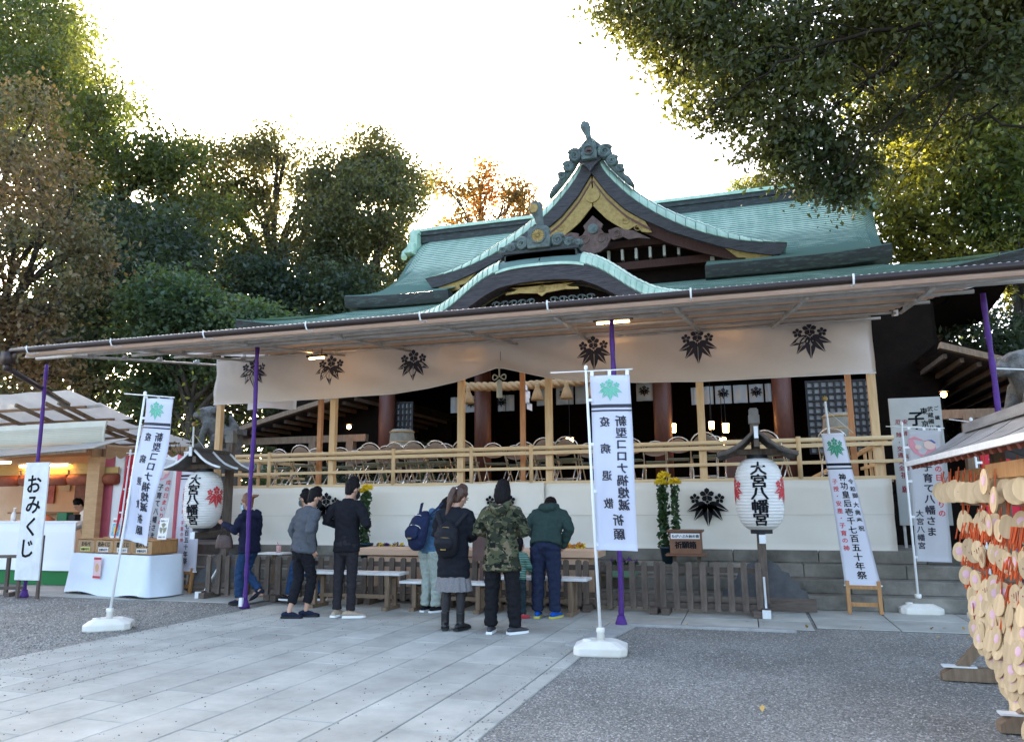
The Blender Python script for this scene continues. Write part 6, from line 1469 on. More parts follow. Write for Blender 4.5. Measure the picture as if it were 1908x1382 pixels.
    if hairkind in ('short', 'spiky'):
        for k in range(60):
            a = random.uniform(0, 2 * PI); q = random.uniform(.2, 1.05); p0 = Hd(.075 * q * math.cos(a), -.025 + .080 * q * math.sin(a), 1.70 - .055 * q * q); m.tube([p0, p0 + V(random.gauss(0, .012), random.gauss(0, .012), random.uniform(.0, .02)) * s], [.016 * s, .006 * s], 5)
    if hairkind == 'bob':
        m.tube([Hd(0, -.03, 1.50), Hd(0, -.03, 1.55), Hd(0, -.028, 1.62), Hd(0, -.025, 1.68)], [(.088 * s, .070 * s), (.098 * s, .080 * s), (.098 * s, .095 * s), (.082 * s, .088 * s)], 16, side=hx, rnd=True)
    if hairkind == 'pony':
        m.tube([Hd(0, -.10, 1.655), Hd(0, -.145, 1.64), Hd(.0, -.155, 1.56), Hd(.005, -.135, 1.47), Hd(.0, -.11, 1.38), Hd(0, -.10, 1.31)], [(.030 * s, .03 * s), (.036 * s, .034 * s), (.044 * s, .034 * s), (.042 * s, .03 * s), (.030 * s, .022 * s), (.012 * s, .01 * s)], 10, side=hx, rnd=True)
    if hairkind == 'stub':
        m.tube([Hd(0, -.10, 1.64), Hd(0, -.15, 1.665), Hd(0, -.22, 1.655), Hd(0, -.26, 1.66)], [(.026 * s, .03 * s), (.03 * s, .03 * s), (.022 * s, .02 * s), (.006 * s, .005 * s)], 8, side=hx, rnd=True)
    if hairkind == 'long':
        m.tube([Hd(0, -.07, 1.60), Hd(0, -.08, 1.50), Hd(0, -.075, 1.42)], [(.085 * s, .05 * s), (.088 * s, .045 * s), (.06 * s, .03 * s)], 12, side=hx, rnd=True)
    blob(m, 'hair', hm, t, .009, 1, .006, (40, 40, 14))
    if hairkind == 'pony': m = MB(); m.tube([Hd(-.025, -.135, 1.655), Hd(.025, -.135, 1.655)], .012 * s, 6, rnd=True); m.build('hair_clip', K['white'], t)
    # --- trousers or skirt
    if bottom:
        m = MB(); m.tube([T(0, 0, 1.02), T(0, 0, .95), T(0, -.005, .88), V(0, -.005, .83) * s], [(.150 * s, .112 * s), (.160 * s, .120 * s), (.170 * s, .130 * s), (.14 * s, .11 * s)], 16, side=(1, 0, 0), rnd=True)
        for h, k, a, to in L:
            f = (a - k).normalized(); q = max(0, (anklez - .08) * s); e = a - f * q
            m.tube([h + V(0, 0, -.02 * s), lerp(h, k, .5), k, lerp(k, e, .55), e], [.098 * s * legw, .083 * s * legw, .070 * s * legw, .064 * s * legw, .060 * s * legw], 12)
        blob(m, 'trousers', bottom, t, .011, 3, wr * .9, (14, 14, 22), 3)
    if tights:
        m = MB()
        for h, k, a, to in L: m.tube([h, k, lerp(k, a, .35), a], [.084 * s, .056 * s, .060 * s, .038 * s], 12)
        blob(m, 'tights', tights, t, .010, 2)
    if skirt:
        m = MB(); z0, z1 = .46 * s, .80 * s
        def SK(u, v): a = u * 2 * PI; k = 1 - v; r = lerp(.17, .225, k) * s + .012 * s * math.sin(a * 15) * k; return V(r * math.sin(a), r * .74 * math.cos(a), lerp(z0, z1, v) + .004 * math.sin(a * 15) * k)
        m.grid(SK, 120, 8); m.build('skirt', skirt, t, True)
    # --- upper garment
    if top:
        m = MB(); w = topw
        m.tube([T(0, -.0, hem), T(0, -.0, lerp(hem, 1.05, .4)), T(0, 0, 1.10), T(0, -.005, 1.25), T(0, -.012, 1.36), T(0, -.015, 1.425)],
               [(.178 * s * w * hemw, .128 * s * w * hemw), (.172 * s * w * (.5 + .5 * hemw), .125 * s * w), (.158 * s * w, .115 * s * w), (.180 * s * w, .125 * s * w), (.172 * s * w, .105 * s), (.085 * s, .070 * s)], 18, side=sx)
        for i, (e, wv) in enumerate(arms):
            E_, W_ = T(*e), T(*wv); d = (W_ - E_).normalized()
            m.tube([lerp(sh[i], T(0, -.01, 1.30), .25), sh[i] + V(0, 0, -.035 * s), lerp(sh[i], E_, .5), E_, lerp(E_, W_, .6), W_ + d * .012], [.070 * s, .066 * s * w, .062 * s * w, .056 * s * w, .050 * s * w, .043 * s * w], 12, rnd=True)
        if collar: m.tube([T(0, -.015, 1.41), T(0, -.012, 1.455)], [(.075 * s, .068 * s), (.064 * s, .060 * s)], 14, side=sx)
        if hood: m.tube([T(-.10, -.06, 1.44), T(-.05, -.12, 1.40), T(0, -.14, 1.375), T(.05, -.12, 1.40), T(.10, -.06, 1.44)], [.045 * s, .06 * s, .066 * s, .06 * s, .045 * s], 10, rnd=True); m.tube([T(-.09, .03, 1.45), T(0, .075, 1.42), T(.09, .03, 1.45)], .035 * s, 8, rnd=True)
        blob(m, 'jacket', top, t, .0115, 4, wr, (9, 9, 17), hash(label) % 50)
    # --- shoes
    for (h, k, a, to) in L:
        fd = V(math.sin(to), math.cos(to), 0); rt = V(fd.y, -fd.x, 0); g = a + V(0, 0, -.08 * s); up = V(0, 0, 1)
        if a.z > .13 * s:      # heel lifted, toes on the ground
            pt = (a - k).normalized(); up = (V(0, 0, 1) - fd * .6).normalized(); fd = (fd - V(0, 0, .55)).normalized(); g = a - up * .08 * s
        m = MB(); m.tube([g - fd * .075 * s + up * .045 * s, g - fd * .03 * s + up * .052 * s, g + fd * .06 * s + up * .045 * s, g + fd * .13 * s + up * .034 * s, g + fd * .175 * s + up * .028 * s], [(.030 * s, .034 * s), (.036 * s, .042 * s), (.042 * s, .034 * s), (.045 * s, .024 * s), (.026 * s, .016 * s)], 12, side=rt, rnd=True)
        if boots: m.tube([g + up * .05 * s, g + up * .13 * s, g + up * .21 * s], [.050 * s, .050 * s, .054 * s], 12)
        so = blob(m, 'shoe', shoes or K['black'], t, .008, 2)
        m = MB(); pl = [(-.036, -.10), (.036, -.10), (.044, -.02), (.050, .09), (.040, .165), (0, .190), (-.040, .165), (-.050, .09), (-.044, -.02)]
        Mx = Matrix((rt, fd, up)).transposed().to_4x4(); Mx.translation = g + up * .0015; m.prism([(p[0] * s, p[1] * s) for p in pl], Mx, .026 * s); m.build('sole', sole or K['black'], so)
    return t
navy = fab('navy cloth', (.014, .016, .034)); blackc = fab('black cloth', (.012, .012, .015)); jeans = fab('blue denim', (.018, .042, .095), (.030, .065, .14), 60)
pm = {}
pm['suit'] = person('tall man from behind in a black jacket and dark slim trousers with beige sneakers', (-5.13, 9.22, 0), -.12, 1.79, .02, .30, -.35, 0,
    [((-.085, 0, .91), (-.095, -.02, .48), (-.085, -.05, .09), -.1), ((.085, 0, .91), (.075, .02, .48), (.085, .0, .08), 1.0)], [((-.30, -.05, 1.17), (-.15, .20, 1.10)), ((.31, -.04, 1.15), (.16, .20, 1.12))],
    blackc, 1.02, .80, fab('charcoal cloth', (.022, .020, .023)), .88, .09, mat('beige suede', (.42, .35, .24), (.30, .22, .16), .8, 12), K['white'], K['hair'], 'short', fab('black mask', (.015, .015, .016)), wr=.011)
pm['gray'] = person('man in a dark grey sweater and cropped black trousers with a hand in his pocket', (-5.72, 9.10, 0), -.42, 1.68, .17, .25, -.30, 0,
    [((-.085, 0, .90), (-.075, -.0, .48), (-.02, -.16, .08), .9), ((.085, 0, .90), (.085, .10, .49), (.04, .06, .08), .9)], [((-.25, -.05, 1.12), (-.22, .10, .92)), ((.24, -.10, 1.12), (.19, .03, .90))],
    fab('grey knit', (.075, .080, .090)), 1.08, .84, blackc, .92, .19, fab('navy shoe', (.014, .018, .035)), K['black'], K['hair'], 'spiky', fab('black mask', (.015, .015, .016)), wr=.015)
pm['walk'] = person('man with glasses and grey mask walking left in jeans behind the grey sweater', (-6.48, 10.42, 0), 1.45, 1.66, .06, .08, 0, 0,
    [((-.085, 0, .89), (-.08, .16, .50), (-.07, .26, .11), 0), ((.085, 0, .89), (.08, .02, .47), (.08, -.24, .12), 0)], [((-.24, -.12, 1.13), (-.22, .02, .90)), ((.24, .04, 1.12), (.22, .20, .92))],
    blackc, 1.0, .84, jeans, 1.08, .10, blackc, K['white'], K['hair'], 'short', fab('grey mask', (.10, .12, .11)))
g = thing('eyeglasses', 'dark eyeglasses on the walking man with the grey mask', 'glasses', (-6.48, 10.42, 0), 1.45); m = MB()
for a in (-1, 1):
    m.tube([(a * .033 + .024 * math.cos(q), .125, 1.565 + .018 * math.sin(q)) for q in np.linspace(0, 2 * PI, 13)], .003, 5); m.tube([(a * .057, .125, 1.568), (a * .078, .02, 1.57)], .003, 5)
m.tube([(-.01, .127, 1.567), (.01, .127, 1.567)], .003, 5); m.build('rim', K['black'], g)
pm['navy'] = person('woman in a navy hooded jacket and jeans walking left and touching the paper lantern', (-7.22, 10.02, 0), 1.50, 1.60, .06, .22, 0, 0,
    [((-.085, 0, .89), (-.08, .10, .49), (-.07, .10, .08), .0), ((.085, 0, .89), (.08, .10, .50), (.07, -.20, .20), .0)], [((-.22, .10, 1.16), (-.16, .36, 1.27)), ((.23, .02, 1.10), (.20, .24, 1.08))],
    navy, 1.14, .80, jeans, 1.0, .12, fab('navy shoe', (.014, .018, .035)), K['black'], K['hairred'], 'stub', fab('blue mask', (.32, .50, .62)), hood=True)
pm['girl'] = person('woman in a blue denim hooded shirt and pale grey green trousers bowing with a backpack', (-4.22, 10.0, 0), -.35, 1.60, .30, .55, -.4, 0,
    [((-.085, -.06, .89), (-.08, -.02, .48), (-.10, -.04, .08), -.2), ((.085, -.06, .89), (.08, .0, .48), (.08, -.02, .08), .2)], [((-.25, .0, 1.14), (-.12, .22, 1.14)), ((.25, .0, 1.14), (.12, .22, 1.14))],
    fab('denim shirt', (.055, .12, .20), (.08, .16, .26), 40), 1.10, .80, fab('grey green cotton', (.30, .34, .30)), 1.12, .09, blackc, K['white'], K['hair'], 'bob', None, hood=True)
pm['pony'] = person('woman with a long brown ponytail in black sweater, grey skirt and black boots', (-3.36, 8.60, 0), .02, 1.66, .06, .35, -.45, .16,
    [((-.085, 0, .90), (-.095, .02, .48), (-.105, -.0, .09), -.35), ((.085, 0, .90), (.085, .02, .48), (.09, -.0, .09), .3)], [((-.24, -.0, 1.13), (-.12, .24, 1.08)), ((.25, .0, 1.13), (.13, .24, 1.08))],
    fab('black knit', (.013, .014, .018)), 1.12, .62, None, 1, .09, mat('black leather', (.012, .012, .013), rough=.35), K['black'], K['hairbrown'], 'pony', None,
    skirt=fab('grey wool', (.16, .15, .15), (.24, .23, .23), 80), tights=mat('black tights', (.018, .016, .018), rough=.6), boots=True)
pm['camo'] = person('person with black bobbed hair in a camouflage jacket and black trousers from behind', (-2.75, 8.56, 0), .03, 1.69, .03, .22, 0, 0,
    [((-.09, 0, .90), (-.125, .01, .48), (-.135, -.01, .08), -.1), ((.09, 0, .90), (.135, .01, .48), (.155, -.0, .08), .7)], [((-.29, -.03, 1.14), (-.16, .20, 1.12)), ((.29, -.03, 1.14), (.16, .20, 1.12))],
    camo_material(), 1.15, .70, fab('black cotton', (.012, .012, .014)), 1.15, .065, mat('white black shoe', (.04, .04, .045), rough=.5), K['white'], K['hair'], 'bob', None, hood=True, wr=.016, hemw=1.12)
pm['kid'] = person('small child in a green striped shirt, dark trousers and red shoes', (-2.90, 9.72, 0), -.30, .98, .05, .1, -.6, 0,
    [((-.085, 0, .85), (-.09, .02, .46), (-.10, 0, .09), -.1), ((.085, 0, .85), (.09, .02, .46), (.12, 0, .09), .5)], [((-.24, .02, 1.13), (-.2, .15, .95)), ((.24, .05, 1.14), (.2, .25, 1.02))],
    stripe_material(), 1.12, .86, fab('dark teal cotton', (.018, .03, .035)), 1.2, .10, fab('red shoe', (.42, .05, .06)), fab('red sole', (.35, .04, .05)), K['hair'], 'bob')
pm['hoodie'] = person('man in a green hoodie and navy sweatpants bowing with bright blue shoes', (-2.56, 9.86, 0), .0, 1.70, .50, .75, .25, 0,
    [((-.09, -.02, .90), (-.105, -.02, .48), (-.115, -.02, .08), -.1), ((.09, -.02, .90), (.115, -.02, .48), (.115, -.02, .08), .25)], [((-.29, .02, 1.16), (-.14, .20, 1.06)), ((.29, .02, 1.16), (.20, .18, 1.02))],
    fab('dark green sweat', (.030, .052, .045)), 1.2, .90, fab('navy sweat', (.020, .026, .052)), 1.2, .09, fab('bright blue shoe', (.010, .08, .38)), mat('yellow sole', (.55, .50, .10)), K['hair'], 'short', hood=True, wr=.014)
pm['vendor'] = person('stall attendant in a white robe leaning over the lit counter', (-13.35, 13.0, 0), 2.5, 1.66, .25, .5, .2, 0, None, [((-.27, .08, 1.14), (-.08, .26, 1.10)), ((.27, .08, 1.14), (.08, .28, 1.10))],
    fab('white robe', (.62, .60, .56)), 1.15, .70, fab('white skirt', (.55, .53, .5)), 1.2, .09, None, None, K['hair'], 'short')
# bags
def backpack(label, loc, rz, w, h, d, m0, lean, trim, strap=True):
    t = thing('backpack', label, 'backpack', loc, rz); t.rotation_euler = (-lean, 0, rz)
    m = MB(); m.tube([(0, -d * .35, -h / 2), (0, -d * .5, -h * .25), (0, -d * .48, .05), (0, -d * .35, h * .34), (0, -d * .2, h * .5)], [(w * .42, d * .38), (w * .5, d * .52), (w * .49, d * .5), (w * .42, d * .4), (w * .22, d * .2)], 16, side=(1, 0, 0), rnd=True); bd = blob(m, 'pack_body', m0, t, .011, 3, .006)
    m = MB(); m.tube([(0, -d * .95, -h * .34), (0, -d * 1.02, -h * .18), (0, -d * .95, -.02)], [(w * .34, d * .18), (w * .38, d * .22), (w * .34, d * .14)], 14, side=(1, 0, 0), rnd=True); blob(m, 'front_pocket', m0, t, .010, 2, .004)
    m = MB(); m.tube([(w * .36 * math.cos(q), -d * 1.02 + .04 * math.cos(q) ** 2, -.03 + h * .10 * math.sin(q)) for q in np.linspace(.15, PI - .15, 12)], .004, 5); m.tube([(w * .40 * math.cos(q), -d * .80 + .06 * math.cos(q) ** 2, h * .12 + h * .26 * math.sin(q)) for q in np.linspace(.3, PI - .3, 12)], .004, 5); m.build('zip', trim, t)
    m = MB(); m.tube([(-.03, -d * .2, h * .5), (-.03, -d * .2, h * .58), (.03, -d * .2, h * .58), (.03, -d * .2, h * .5)], .008, 6); m.build('handle', m0, t)
    if strap:
        for a in (-1, 1): m = MB(); m.tube([(a * w * .22, -d * .25, h * .36), (a * w * .42, -.010, h * .62), (a * w * .62, .055, h * .92)], [(.022, .006), (.026, .006), (.026, .006)], 8, side=(1, 0, 0)); m.build('strap', m0, t)
    m = MB(); m.box((0, -d * 1.08, -h * .40), (w * .22, .006, .022)); m.build('tag', K['gold'], t)
    return t
backpack('small black backpack with gold zips on the ponytail woman', (-3.37, 8.47, 1.06), .02, .30, .32, .17, fab('black nylon', (.013, .013, .016), rough=.5), .06, K['gold'])
backpack('large navy blue backpack on the bowing woman in the denim shirt', (-4.30, 9.86, 1.10), -.35, .32, .44, .22, fab('navy nylon', (.016, .022, .055), rough=.6), .30, K['chrome'])
hb = thing('handbag', 'brown handbag hanging from the arm of the woman in navy', 'handbag', (-7.60, 9.93, .80), .3)
m = MB(); m.tube([(0, 0, .02), (0, 0, .12), (0, 0, .22)], [(.135, .055), (.13, .055), (.10, .035)], 14, side=(1, 0, 0)); blob(m, 'bag_body', mat('bag leather', (.05, .026, .022), (.10, .06, .05), .5, 40), hb, .01, 2)
for y in (-.03, .03): m = MB(); m.tube([(-.06, y, .20), (-.05, y, .30), (0, y, .335), (.05, y, .30), (.06, y, .20)], .006, 6); m.build('handle', K['black'], hb)
# ------------------------------------------------------------------ trees
def clump_points(blobs, n, csz, per, flat=.7, shell=.55, gap=.0):
    """leaf positions: clumps spread through the blobs' outer volume"""
    B = np.array(blobs, float); w = B[:, 3] ** 2; w /= w.sum(); nc = max(1, n // per)
    k = rng.choice(len(B), nc, p=w); d = rng.normal(size=(nc, 3)); d /= np.linalg.norm(d, axis=1)[:, None]
    r = (shell + (1.05 - shell) * rng.random(nc) ** .6) * (1 + .16 * np.sin(d[:, 0] * 5 + k) * np.cos(d[:, 2] * 6 + k * 2))
    cc = B[k, :3] + d * (r * B[k, 3])[:, None] * np.array([1, 1, .85])
    if gap:
        keep = np.array([noise.noise((p[0] * .55, p[1] * .55, p[2] * .7)) > -gap for p in cc]); cc = cc[keep]
    m = len(cc); cs = csz * rng.uniform(.6, 1.3, m)
    q = rng.normal(size=(m, per, 3)) * cs[:, None, None] * np.array([1, 1, flat])
    return (cc[:, None, :] + q).reshape(-1, 3), cc
def curve3(a, b, bend, n=7):
    a, b = V(a), V(b); d = b - a; off = V(random.uniform(-1, 1), random.uniform(-1, 1), random.uniform(.2, 1)) * d.length * bend
    return [a + d * t + off * math.sin(PI * t) for t in np.linspace(0, 1, n)]
K['barkm'] = mat('tree bark', (.030, .024, .018), (.075, .060, .045), .9, 3, .8, 25, stretch=(3, 3, .6))
K['barkl'] = mat('pale tree bark', (.09, .075, .06), (.16, .14, .11), .9, 3, .8, 25, stretch=(3, 3, .6))
def tree(name, label, base, fork, blobs, lm, n, ln, csz=.45, per=36, r0=.4, wr=.5, up=.4, flat=.7, gap=.0, twigs=3, hang=0, yj=.6, bark=None, group=None, shell=.55, limb=.38):
    """blobs: (x, z, radius) on the plane of the trunk, spread in depth by yj"""
    b0 = V(base); t = thing(name, label, 'tree', b0, 0, group)
    BB = []
    for i, q in enumerate(blobs):
        if len(q) == 3: q = (q[0], b0.y + random.uniform(-yj, yj) * q[2] * 1.4, q[1], q[2])
        BB.append((q[0] - b0.x, q[1] - b0.y, q[2] - b0.z, q[3]))
    P, cc = clump_points(BB, n, csz, per, flat, gap=gap, shell=shell)
    link('crown', leaf_mesh('crown', P, ln, wr, up, hang), lm, t)
    m = MB(); fk = V(fork) - b0
    tr = curve3((0, 0, -.05), fk, .04, 9); m.tube(tr, [lerp(r0, r0 * .55, i / 8) for i in range(9)], 10)
    m.build('trunk', bark or K['barkm'], t, True)
    m = MB()
    for x, y, z, r in BB:
        if limb < .1:
            for k in range(twigs):
                e = V(x, y, z) + V(random.gauss(.3, 1), random.gauss(0, 1), random.gauss(.2, .8)).normalized() * r * .95; m.tube(curve3((x + r * .9, y, z + .1), e, .15, 5), [.04, .034, .026, .018, .010], 5)
            continue
        st = tr[random.randint(5, 8)] if z < fk.z + 2 else fk
        pts = curve3(st, (x, y, z), .10); m.tube(pts, [lerp(r0 * limb, .05 * min(1, limb * 3), i / 6) for i in range(7)], 7)
        for k in range(twigs):
            e = V(x, y, z) + V(random.gauss(0, 1), random.gauss(0, 1), random.gauss(.2, .8)).normalized() * r * .95
            m.tube(curve3(pts[random.randint(3, 5)], e, .12, 5), [.055, .045, .035, .024, .012], 5)
    m.build('limbs', bark or K['barkm'], t, True)
    return t
LG = leaf_mat('evergreen leaf', (.045, .070, .026), (.095, .115, .040), .42)
LG2 = leaf_mat('grey green leaf', (.066, .078, .044), (.125, .128, .068), .40)
LR = leaf_mat('reddening cherry leaf', (.105, .112, .060), (.20, .125, .066), .36, sc=.5, tcol=(1.7, 1.6, .8))
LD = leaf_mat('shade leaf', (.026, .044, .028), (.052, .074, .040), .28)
LM = leaf_mat('maple leaf', (.042, .080, .048), (.080, .120, .066), .38)
LY = leaf_mat('autumn leaf', (.16, .12, .035), (.34, .16, .04), .45, sc=.3, tcol=(2.0, 1.6, .8))
LO = leaf_mat('camphor leaf', (.032, .052, .026), (.085, .095, .032), .38, rough=.36, sc=.45)
LB = leaf_mat('yellow green leaf', (.050, .078, .024), (.125, .135, .036), .5, sc=.28, tcol=(2.4, 2.1, .7))
tree('cherry_tree', 'reddening cherry tree with olive and rusty leaves at the left picture edge', (-22.5, 17, 0), (-21.8, 17, 6.5),
     [(-22.1, 13.7, 1.56), (-23.7, 12.1, 2.1), (-20.9, 11.7, 1.4), (-20.2, 9.7, 1.5), (-21.4, 8.7, 2.16), (-20.5, 6.9, 1.7), (-22.9, 6.8, 2.34), (-19.5, 8.6, 1.0), (-20.6, 5.2, 1.3), (-18.6, 6.3, .7), (-19.2, 9.2, .8), (-18.9, 7.4, .8)], LR, 46000, .15, .34, 30, .32, .55, gap=.12)
tree('zelkova_tree', 'tallest green tree rising to the top left corner', (-29, 26, 0), (-28.4, 26, 12.5),
     [(-35.3, 25.5, 3.58), (-38.5, 22.4, 4.45), (-30.7, 22.6, 2.7), (-28.0, 19.5, 2.6), (-30.5, 18.5, 3.2), (-25.3, 17.0, 2.2), (-26.7, 15.1, 2.7), (-29.7, 14.4, 2.75), (-23.7, 17.0, 1.2), (-22.9, 14.3, 1.7), (-34.1, 22.4, 2.8), (-32.6, 24.6, 2.2), (-26.6, 18.9, 1.3), (-24.2, 15.8, 1.4), (-28.3, 20.9, 1.4), (-30.2, 16.2, 2.2), (-26.9, 13.2, 2.0), (-24.6, 13.4, 1.6), (-23.2, 12.4, 1.4)], LG, 165000, .20, .5, 34, .55, gap=.16)
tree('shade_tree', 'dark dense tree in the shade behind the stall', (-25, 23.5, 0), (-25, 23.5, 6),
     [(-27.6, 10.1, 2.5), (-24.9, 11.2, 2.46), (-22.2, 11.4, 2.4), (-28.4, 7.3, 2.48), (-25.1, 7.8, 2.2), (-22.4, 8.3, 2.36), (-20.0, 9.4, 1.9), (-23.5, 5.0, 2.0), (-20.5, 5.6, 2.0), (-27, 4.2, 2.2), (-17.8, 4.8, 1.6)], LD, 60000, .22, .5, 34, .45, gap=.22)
tree('maple_tree', 'bluish green maple with layered sprays above the canopy edge', (-17.3, 20.5, 0), (-17.3, 20.5, 4.8),
     [(-19.2, 7.6, 1.08), (-17.7, 8.0, 1.25), (-16.2, 7.3, 1.22), (-15.1, 7.3, .86), (-18.2, 6.5, 1.06), (-16.6, 6.2, 1.0), (-14.6, 6.4, .8), (-18.9, 5.2, .9)], LM, 30000, .15, .42, 34, .22, .7, 1.5, .22, twigs=4)
tree('evergreen_oak', 'broad evergreen with forked trunk standing in front of the low sun', (-22.6, 33, 0), (-23.2, 33, 13.5),
     [(-27.2, 18.8, 2.08), (-24.8, 19.4, 2.0), (-22.4, 19.7, 1.9), (-20.7, 18.2, 1.3), (-26.3, 16.2, 2.2), (-23.7, 14.7, 1.5), (-21.6, 15.7, 1.7), (-20.4, 16.4, 1.3), (-27.6, 14.8, 2.06), (-25.2, 20.5, .9), (-23.0, 20.9, .9), (-28.6, 17.3, 1.6), (-25.0, 12.8, 1.9), (-21.5, 13.2, 1.9), (-28.9, 19.0, 1.5), (-24.4, 17.6, 1.3), (-19.6, 16.8, 1.2), (-19.4, 18.4, .9)], LG2, 125000, .17, .42, 34, .42, gap=.10, twigs=5)
tree('round_evergreen', 'dark rounded evergreen beside the left end of the hall roof', (-17.4, 32, 0), (-17.3, 32, 11),
     [(-17.1, 18.8, 1.49), (-18.5, 17.5, 1.6), (-15.6, 17.3, 1.65), (-16.8, 15.6, 1.99), (-15.2, 15.4, 1.31), (-18.5, 14.7, 1.88), (-16.7, 13.4, 1.84), (-19.0, 12.2, 1.6), (-20.0, 13.4, 1.5), (-16.9, 11.5, 1.5), (-14.6, 13.2, 1.2), (-17.2, 17.9, 1.4)], LG2, 105000, .17, .40, 34, .40, gap=.22)
tree('understory_tree', 'dense dark understory tree below the forked evergreen', (-21, 30, 0), (-21, 30, 6),
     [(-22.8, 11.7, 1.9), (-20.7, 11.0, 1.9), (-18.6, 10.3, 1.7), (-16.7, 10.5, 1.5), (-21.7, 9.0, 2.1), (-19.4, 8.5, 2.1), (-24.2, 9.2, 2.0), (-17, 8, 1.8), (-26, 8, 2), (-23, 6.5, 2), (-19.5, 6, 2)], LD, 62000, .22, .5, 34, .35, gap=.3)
au = tree('autumn_tree', 'thin sparse tree with orange and yellow autumn leaves behind the roof ridge', (-16, 46, 0), (-16, 46, 15),
     [(-18.8, 23.2, 1.4), (-16.8, 22.6, 1.7), (-14.8, 21.4, 1.7), (-13.3, 20.8, 1.3), (-16.0, 24.0, 1.2), (-17.9, 20.8, 1.7), (-13.7, 22.4, 1.2), (-12.2, 20.0, 1.0), (-15.6, 19.5, 1.6), (-18.5, 18.6, 1.6), (-13.2, 18.6, 1.4)], LY, 26000, .22, .55, 18, .25, gap=.05, twigs=9, bark=K['barkl'], shell=.2)
tree('cedar_tree', 'feathery cedar top rising behind the right part of the ridge', (1.9, 50, 0), (1.9, 50, 18),
     [(1.3, 22.2, 1.2), (2.9, 22.4, 1.4), (.6, 21.5, .9), (2.2, 20.6, 1.4), (4.4, 21.6, 1.6), (3.6, 19.6, 1.6)], LB, 16000, .22, .35, 28, .25, .35, 1.0, .3)
# the near tree whose boughs hang in from the right
nr = tree('camphor_tree', 'large dark glossy tree whose leafy boughs overhang the roof from the right', (8.6, 13.6, 0), (8.0, 13.8, 9.3),
     [(-1.45, 15, 11.9, .75), (-.5, 15, 11.3, 1.15), (.6, 15.2, 11.2, 1.35), (2.0, 15, 10.9, 1.45), (3.4, 14.6, 10.8, 1.4), (-.95, 15, 10.55, .55), (-.15, 15, 9.75, .85), (1.1, 15, 9.5, 1.15), (.75, 15, 8.5, .5), (2.0, 15, 8.9, 1.15), (1.5, 15, 8.1, .75), (2.35, 15, 7.65, .45), (2.02, 15, 7.2, .26), (3.4, 14.6, 9.1, 1.0), (5.2, 13.8, 11.6, 1.5), (7.5, 13.6, 12.5, 2.2), (4.5, 14.2, 9.5, 1.0), (5.4, 13.8, 10.2, 1.2), (5.0, 13.6, 8.6, .7), (-1.9, 15, 12.3, .7)], LO, 112000, .125, .24, 26, .5, .48, .3, gap=.28, twigs=7, hang=.35, limb=.09)
m = MB()
def brn(pts, r):
    P = []
    for a, b in zip(pts, pts[1:]):
        for k in range(4): P.append(V(a).lerp(V(b), k / 4) + V(random.gauss(0, .035), random.gauss(0, .05), random.gauss(0, .035)) - V(nr.location))
    P.append(V(pts[-1]) - V(nr.location))
    m.tube(P, [lerp(r, r * .22, i / (len(P) - 1)) for i in range(len(P))], 7)
    for k in range(5):
        i = random.randint(3, len(P) - 2); m.tube(curve3(P[i], P[i] + V(random.uniform(-.9, -.1), random.gauss(0, .3), random.gauss(-.15, .35)), .15, 5), [r * .28, r * .2, r * .16, r * .12, .004], 5)
brn([(7.8, 14, 9.6), (5.6, 14.6, 10.45), (4.0, 14.7, 10.75), (2.6, 14.8, 10.55), (1.6, 14.9, 10.2), (.6, 14.9, 9.95)], .13)
brn([(7.8, 14, 9.5), (5.4, 14.4, 10.2), (3.8, 14.4, 9.9), (2.7, 14.5, 9.3), (1.9, 14.6, 8.7), (1.2, 14.7, 8.3)], .11)
brn([(5.2, 14.5, 10.3), (4.0, 14.3, 9.6), (3.2, 14.3, 8.9), (2.6, 14.4, 8.2)], .06)
brn([(4.6, 14.4, 10.6), (3.4, 14.5, 10.95), (2.4, 14.5, 11.0), (1.2, 14.6, 10.7)], .06)
brn([(5.62,13.64,9.65),(3.7,13.64,9.7),(2.58,13.64,9.7),(1.49,13.64,9.57),(0.53,13.64,9.16),(-0.27,13.64,8.7)], 0.053)
brn([(5.67,13.86,9.43),(4.09,13.86,8.94),(3.2,13.86,8.49),(2.46,13.86,7.78),(1.79,13.86,7.12)], 0.043)
brn([(3.27,13.64,9.69),(2.7,13.64,8.97),(1.95,13.64,8.48),(1.12,13.64,8.15)], 0.025)
brn([(5.35,13.64,7.23),(4.25,13.64,7.84),(3.69,13.64,7.86),(3.1,13.64,7.73)], 0.028)
brn([(4.09,13.86,8.95),(3.78,13.86,8.28),(3.1,13.86,7.29),(2.62,13.86,6.66)], 0.022)
brn([(1.49,13.64,9.57),(0.76,13.64,9.76),(-0.12,13.64,9.72)], 0.019)
brn([(2.6,13.75,9.78),(1.91,13.75,10.15),(1.07,13.75,10.22)], 0.019)
brn([(5.54,13.86,8.37),(4.68,13.86,8.32),(3.96,13.86,7.65),(3.56,13.86,6.92)], 0.025)
m.build('bough', mat('dark bough bark', (.012, .010, .008), (.03, .024, .018), .95, 4, .6, 30, spec=.1), nr, True)
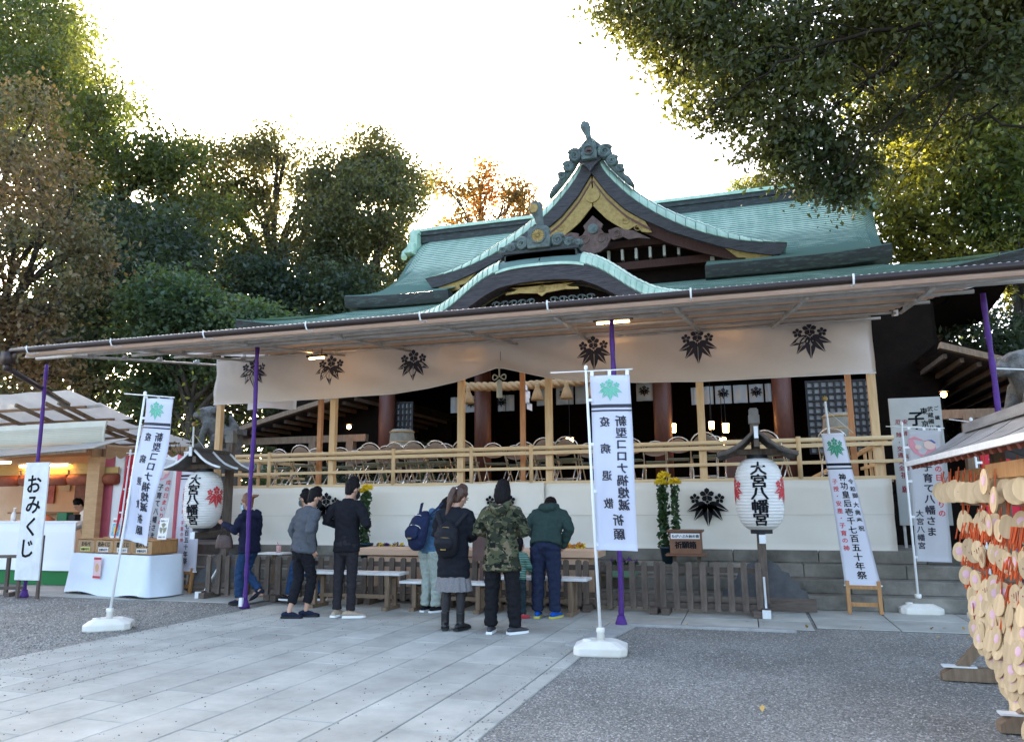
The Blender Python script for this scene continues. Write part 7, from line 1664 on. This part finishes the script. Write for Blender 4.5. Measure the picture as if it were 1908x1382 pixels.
tree('backlit_tree', 'yellow green sunlit tree behind the right end of the hall', (9.5, 27, 0), (8.6, 27, 8.5),
     [(8.2, 16.8, 2.56), (7.2, 14.0, 2.1), (9.0, 13.3, 2.12), (6.3, 12.2, 1.6), (7.6, 11.3, 1.95), (8.8, 10.2, 1.91), (6.2, 10.2, 1.15), (5.5, 10.7, .7), (7.3, 9.4, 1.23), (10.2, 15.0, 2.82), (6.0, 16.5, 1.8), (11, 18.5, 3), (6.2, 13.4, 1.4), (5.3, 11.8, 1.0), (5.6, 9.6, .9), (9.6, 8.6, 1.5), (5.0, 15.0, 1.3)], LB, 110000, .19, .42, 32, .4, gap=.16, twigs=6, yj=.9)
tree('leaning_tree', 'bare trunked tree with sparse yellow leaves by the right purple post', (8.0, 25, 0), (8.1, 25, 8.3),
     [(9.5, 8.6, .95), (8.6, 7.0, .7), (9.6, 5.7, .75), (10.5, 7.5, 1.5), (8.0, 8.4, 1.0), (10.6, 9.4, 1.2)], LB, 9000, .16, .40, 24, .30, gap=.0, twigs=8)
tree('side_shrub_tree', 'dark bushy tree beside the right corridor roof', (6.8, 23, 0), (6.8, 23, 3.5), [(6.3, 5.6, 1.1), (7.2, 5.0, 1.2), (6.6, 4.0, 1.2), (8.2, 4.2, 1.3)], LD, 14000, .16, .35, 30, .15, gap=.2)
# distant wood behind everything, one mass nobody could count
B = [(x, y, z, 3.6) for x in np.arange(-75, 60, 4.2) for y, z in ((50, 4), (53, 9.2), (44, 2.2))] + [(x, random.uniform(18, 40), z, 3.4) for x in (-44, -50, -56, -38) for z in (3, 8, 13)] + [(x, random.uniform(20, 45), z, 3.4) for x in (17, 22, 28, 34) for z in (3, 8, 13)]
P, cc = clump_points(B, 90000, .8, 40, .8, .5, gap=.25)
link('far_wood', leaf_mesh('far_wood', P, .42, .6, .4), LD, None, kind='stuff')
# shrubs at the foot of the left side building
def shrub(label, loc, r, n, lm=LD, ln=.10):
    t = thing('shrub', label, 'shrub', loc)
    P, cc = clump_points([(0, 0, r * .8, r), (r * .7, .2, r * .6, r * .7), (-r * .7, 0, r * .6, r * .7)], n, .14, 24, .8, .5)
    link('foliage', leaf_mesh('foliage', P, ln, .5, .5), lm, t)
    m = MB(); [m.tube([(0, 0, 0), V(random.uniform(-.5, .5), random.uniform(-.3, .3), .8) * r * 1.4], [.02, .006], 5) for k in range(6)]; m.build('stem', K['barkm'], t)
shrub('low dark green shrub behind the chairs at the left end of the stage', (-11.0, 16.0, 1.2), .75, 4000, LM)
shrub('small dark shrub between the left timber posts behind the chairs', (-9.6, 16.2, 1.3), .6, 3000, LD)
shrub('tall dark shrub in the gap between stall roof and stage', (-13.6, 19.5, 0), 2.2, 9000, LD, .16)
shrub('wide dark shrub under the left side building roof', (-11.2, 21.5, 0), 2.4, 9000, LD, .16)
shrub('glossy shrub left of the first red brown column', (-8.0, 17.0, 1.6), .5, 2500, LM)
bt = thing('bare_sapling', 'thin bare sapling with few leaves behind the left timber post', 'tree', (-11.6, 13.6, 0))
m = MB(); m.tube([(0, 0, 0), (.05, 0, 1.6), (-.1, 0, 2.6)], [.03, .02, .012], 6)
for k in range(12):
    z = random.uniform(1.4, 2.5); a = random.uniform(-1, 1); m.tube([(0, 0, z), (a * .35, .1, z + .35), (a * .75, .15, z + random.uniform(.5, 1.1))], [.012, .008, .004], 5)
m.build('branches', K['barkl'], bt); P = rng.normal(size=(160, 3)) * [.5, .2, .5] + [0, 0, 3.0]
link('leaves', leaf_mesh('leaves', P, .10), LB, bt)
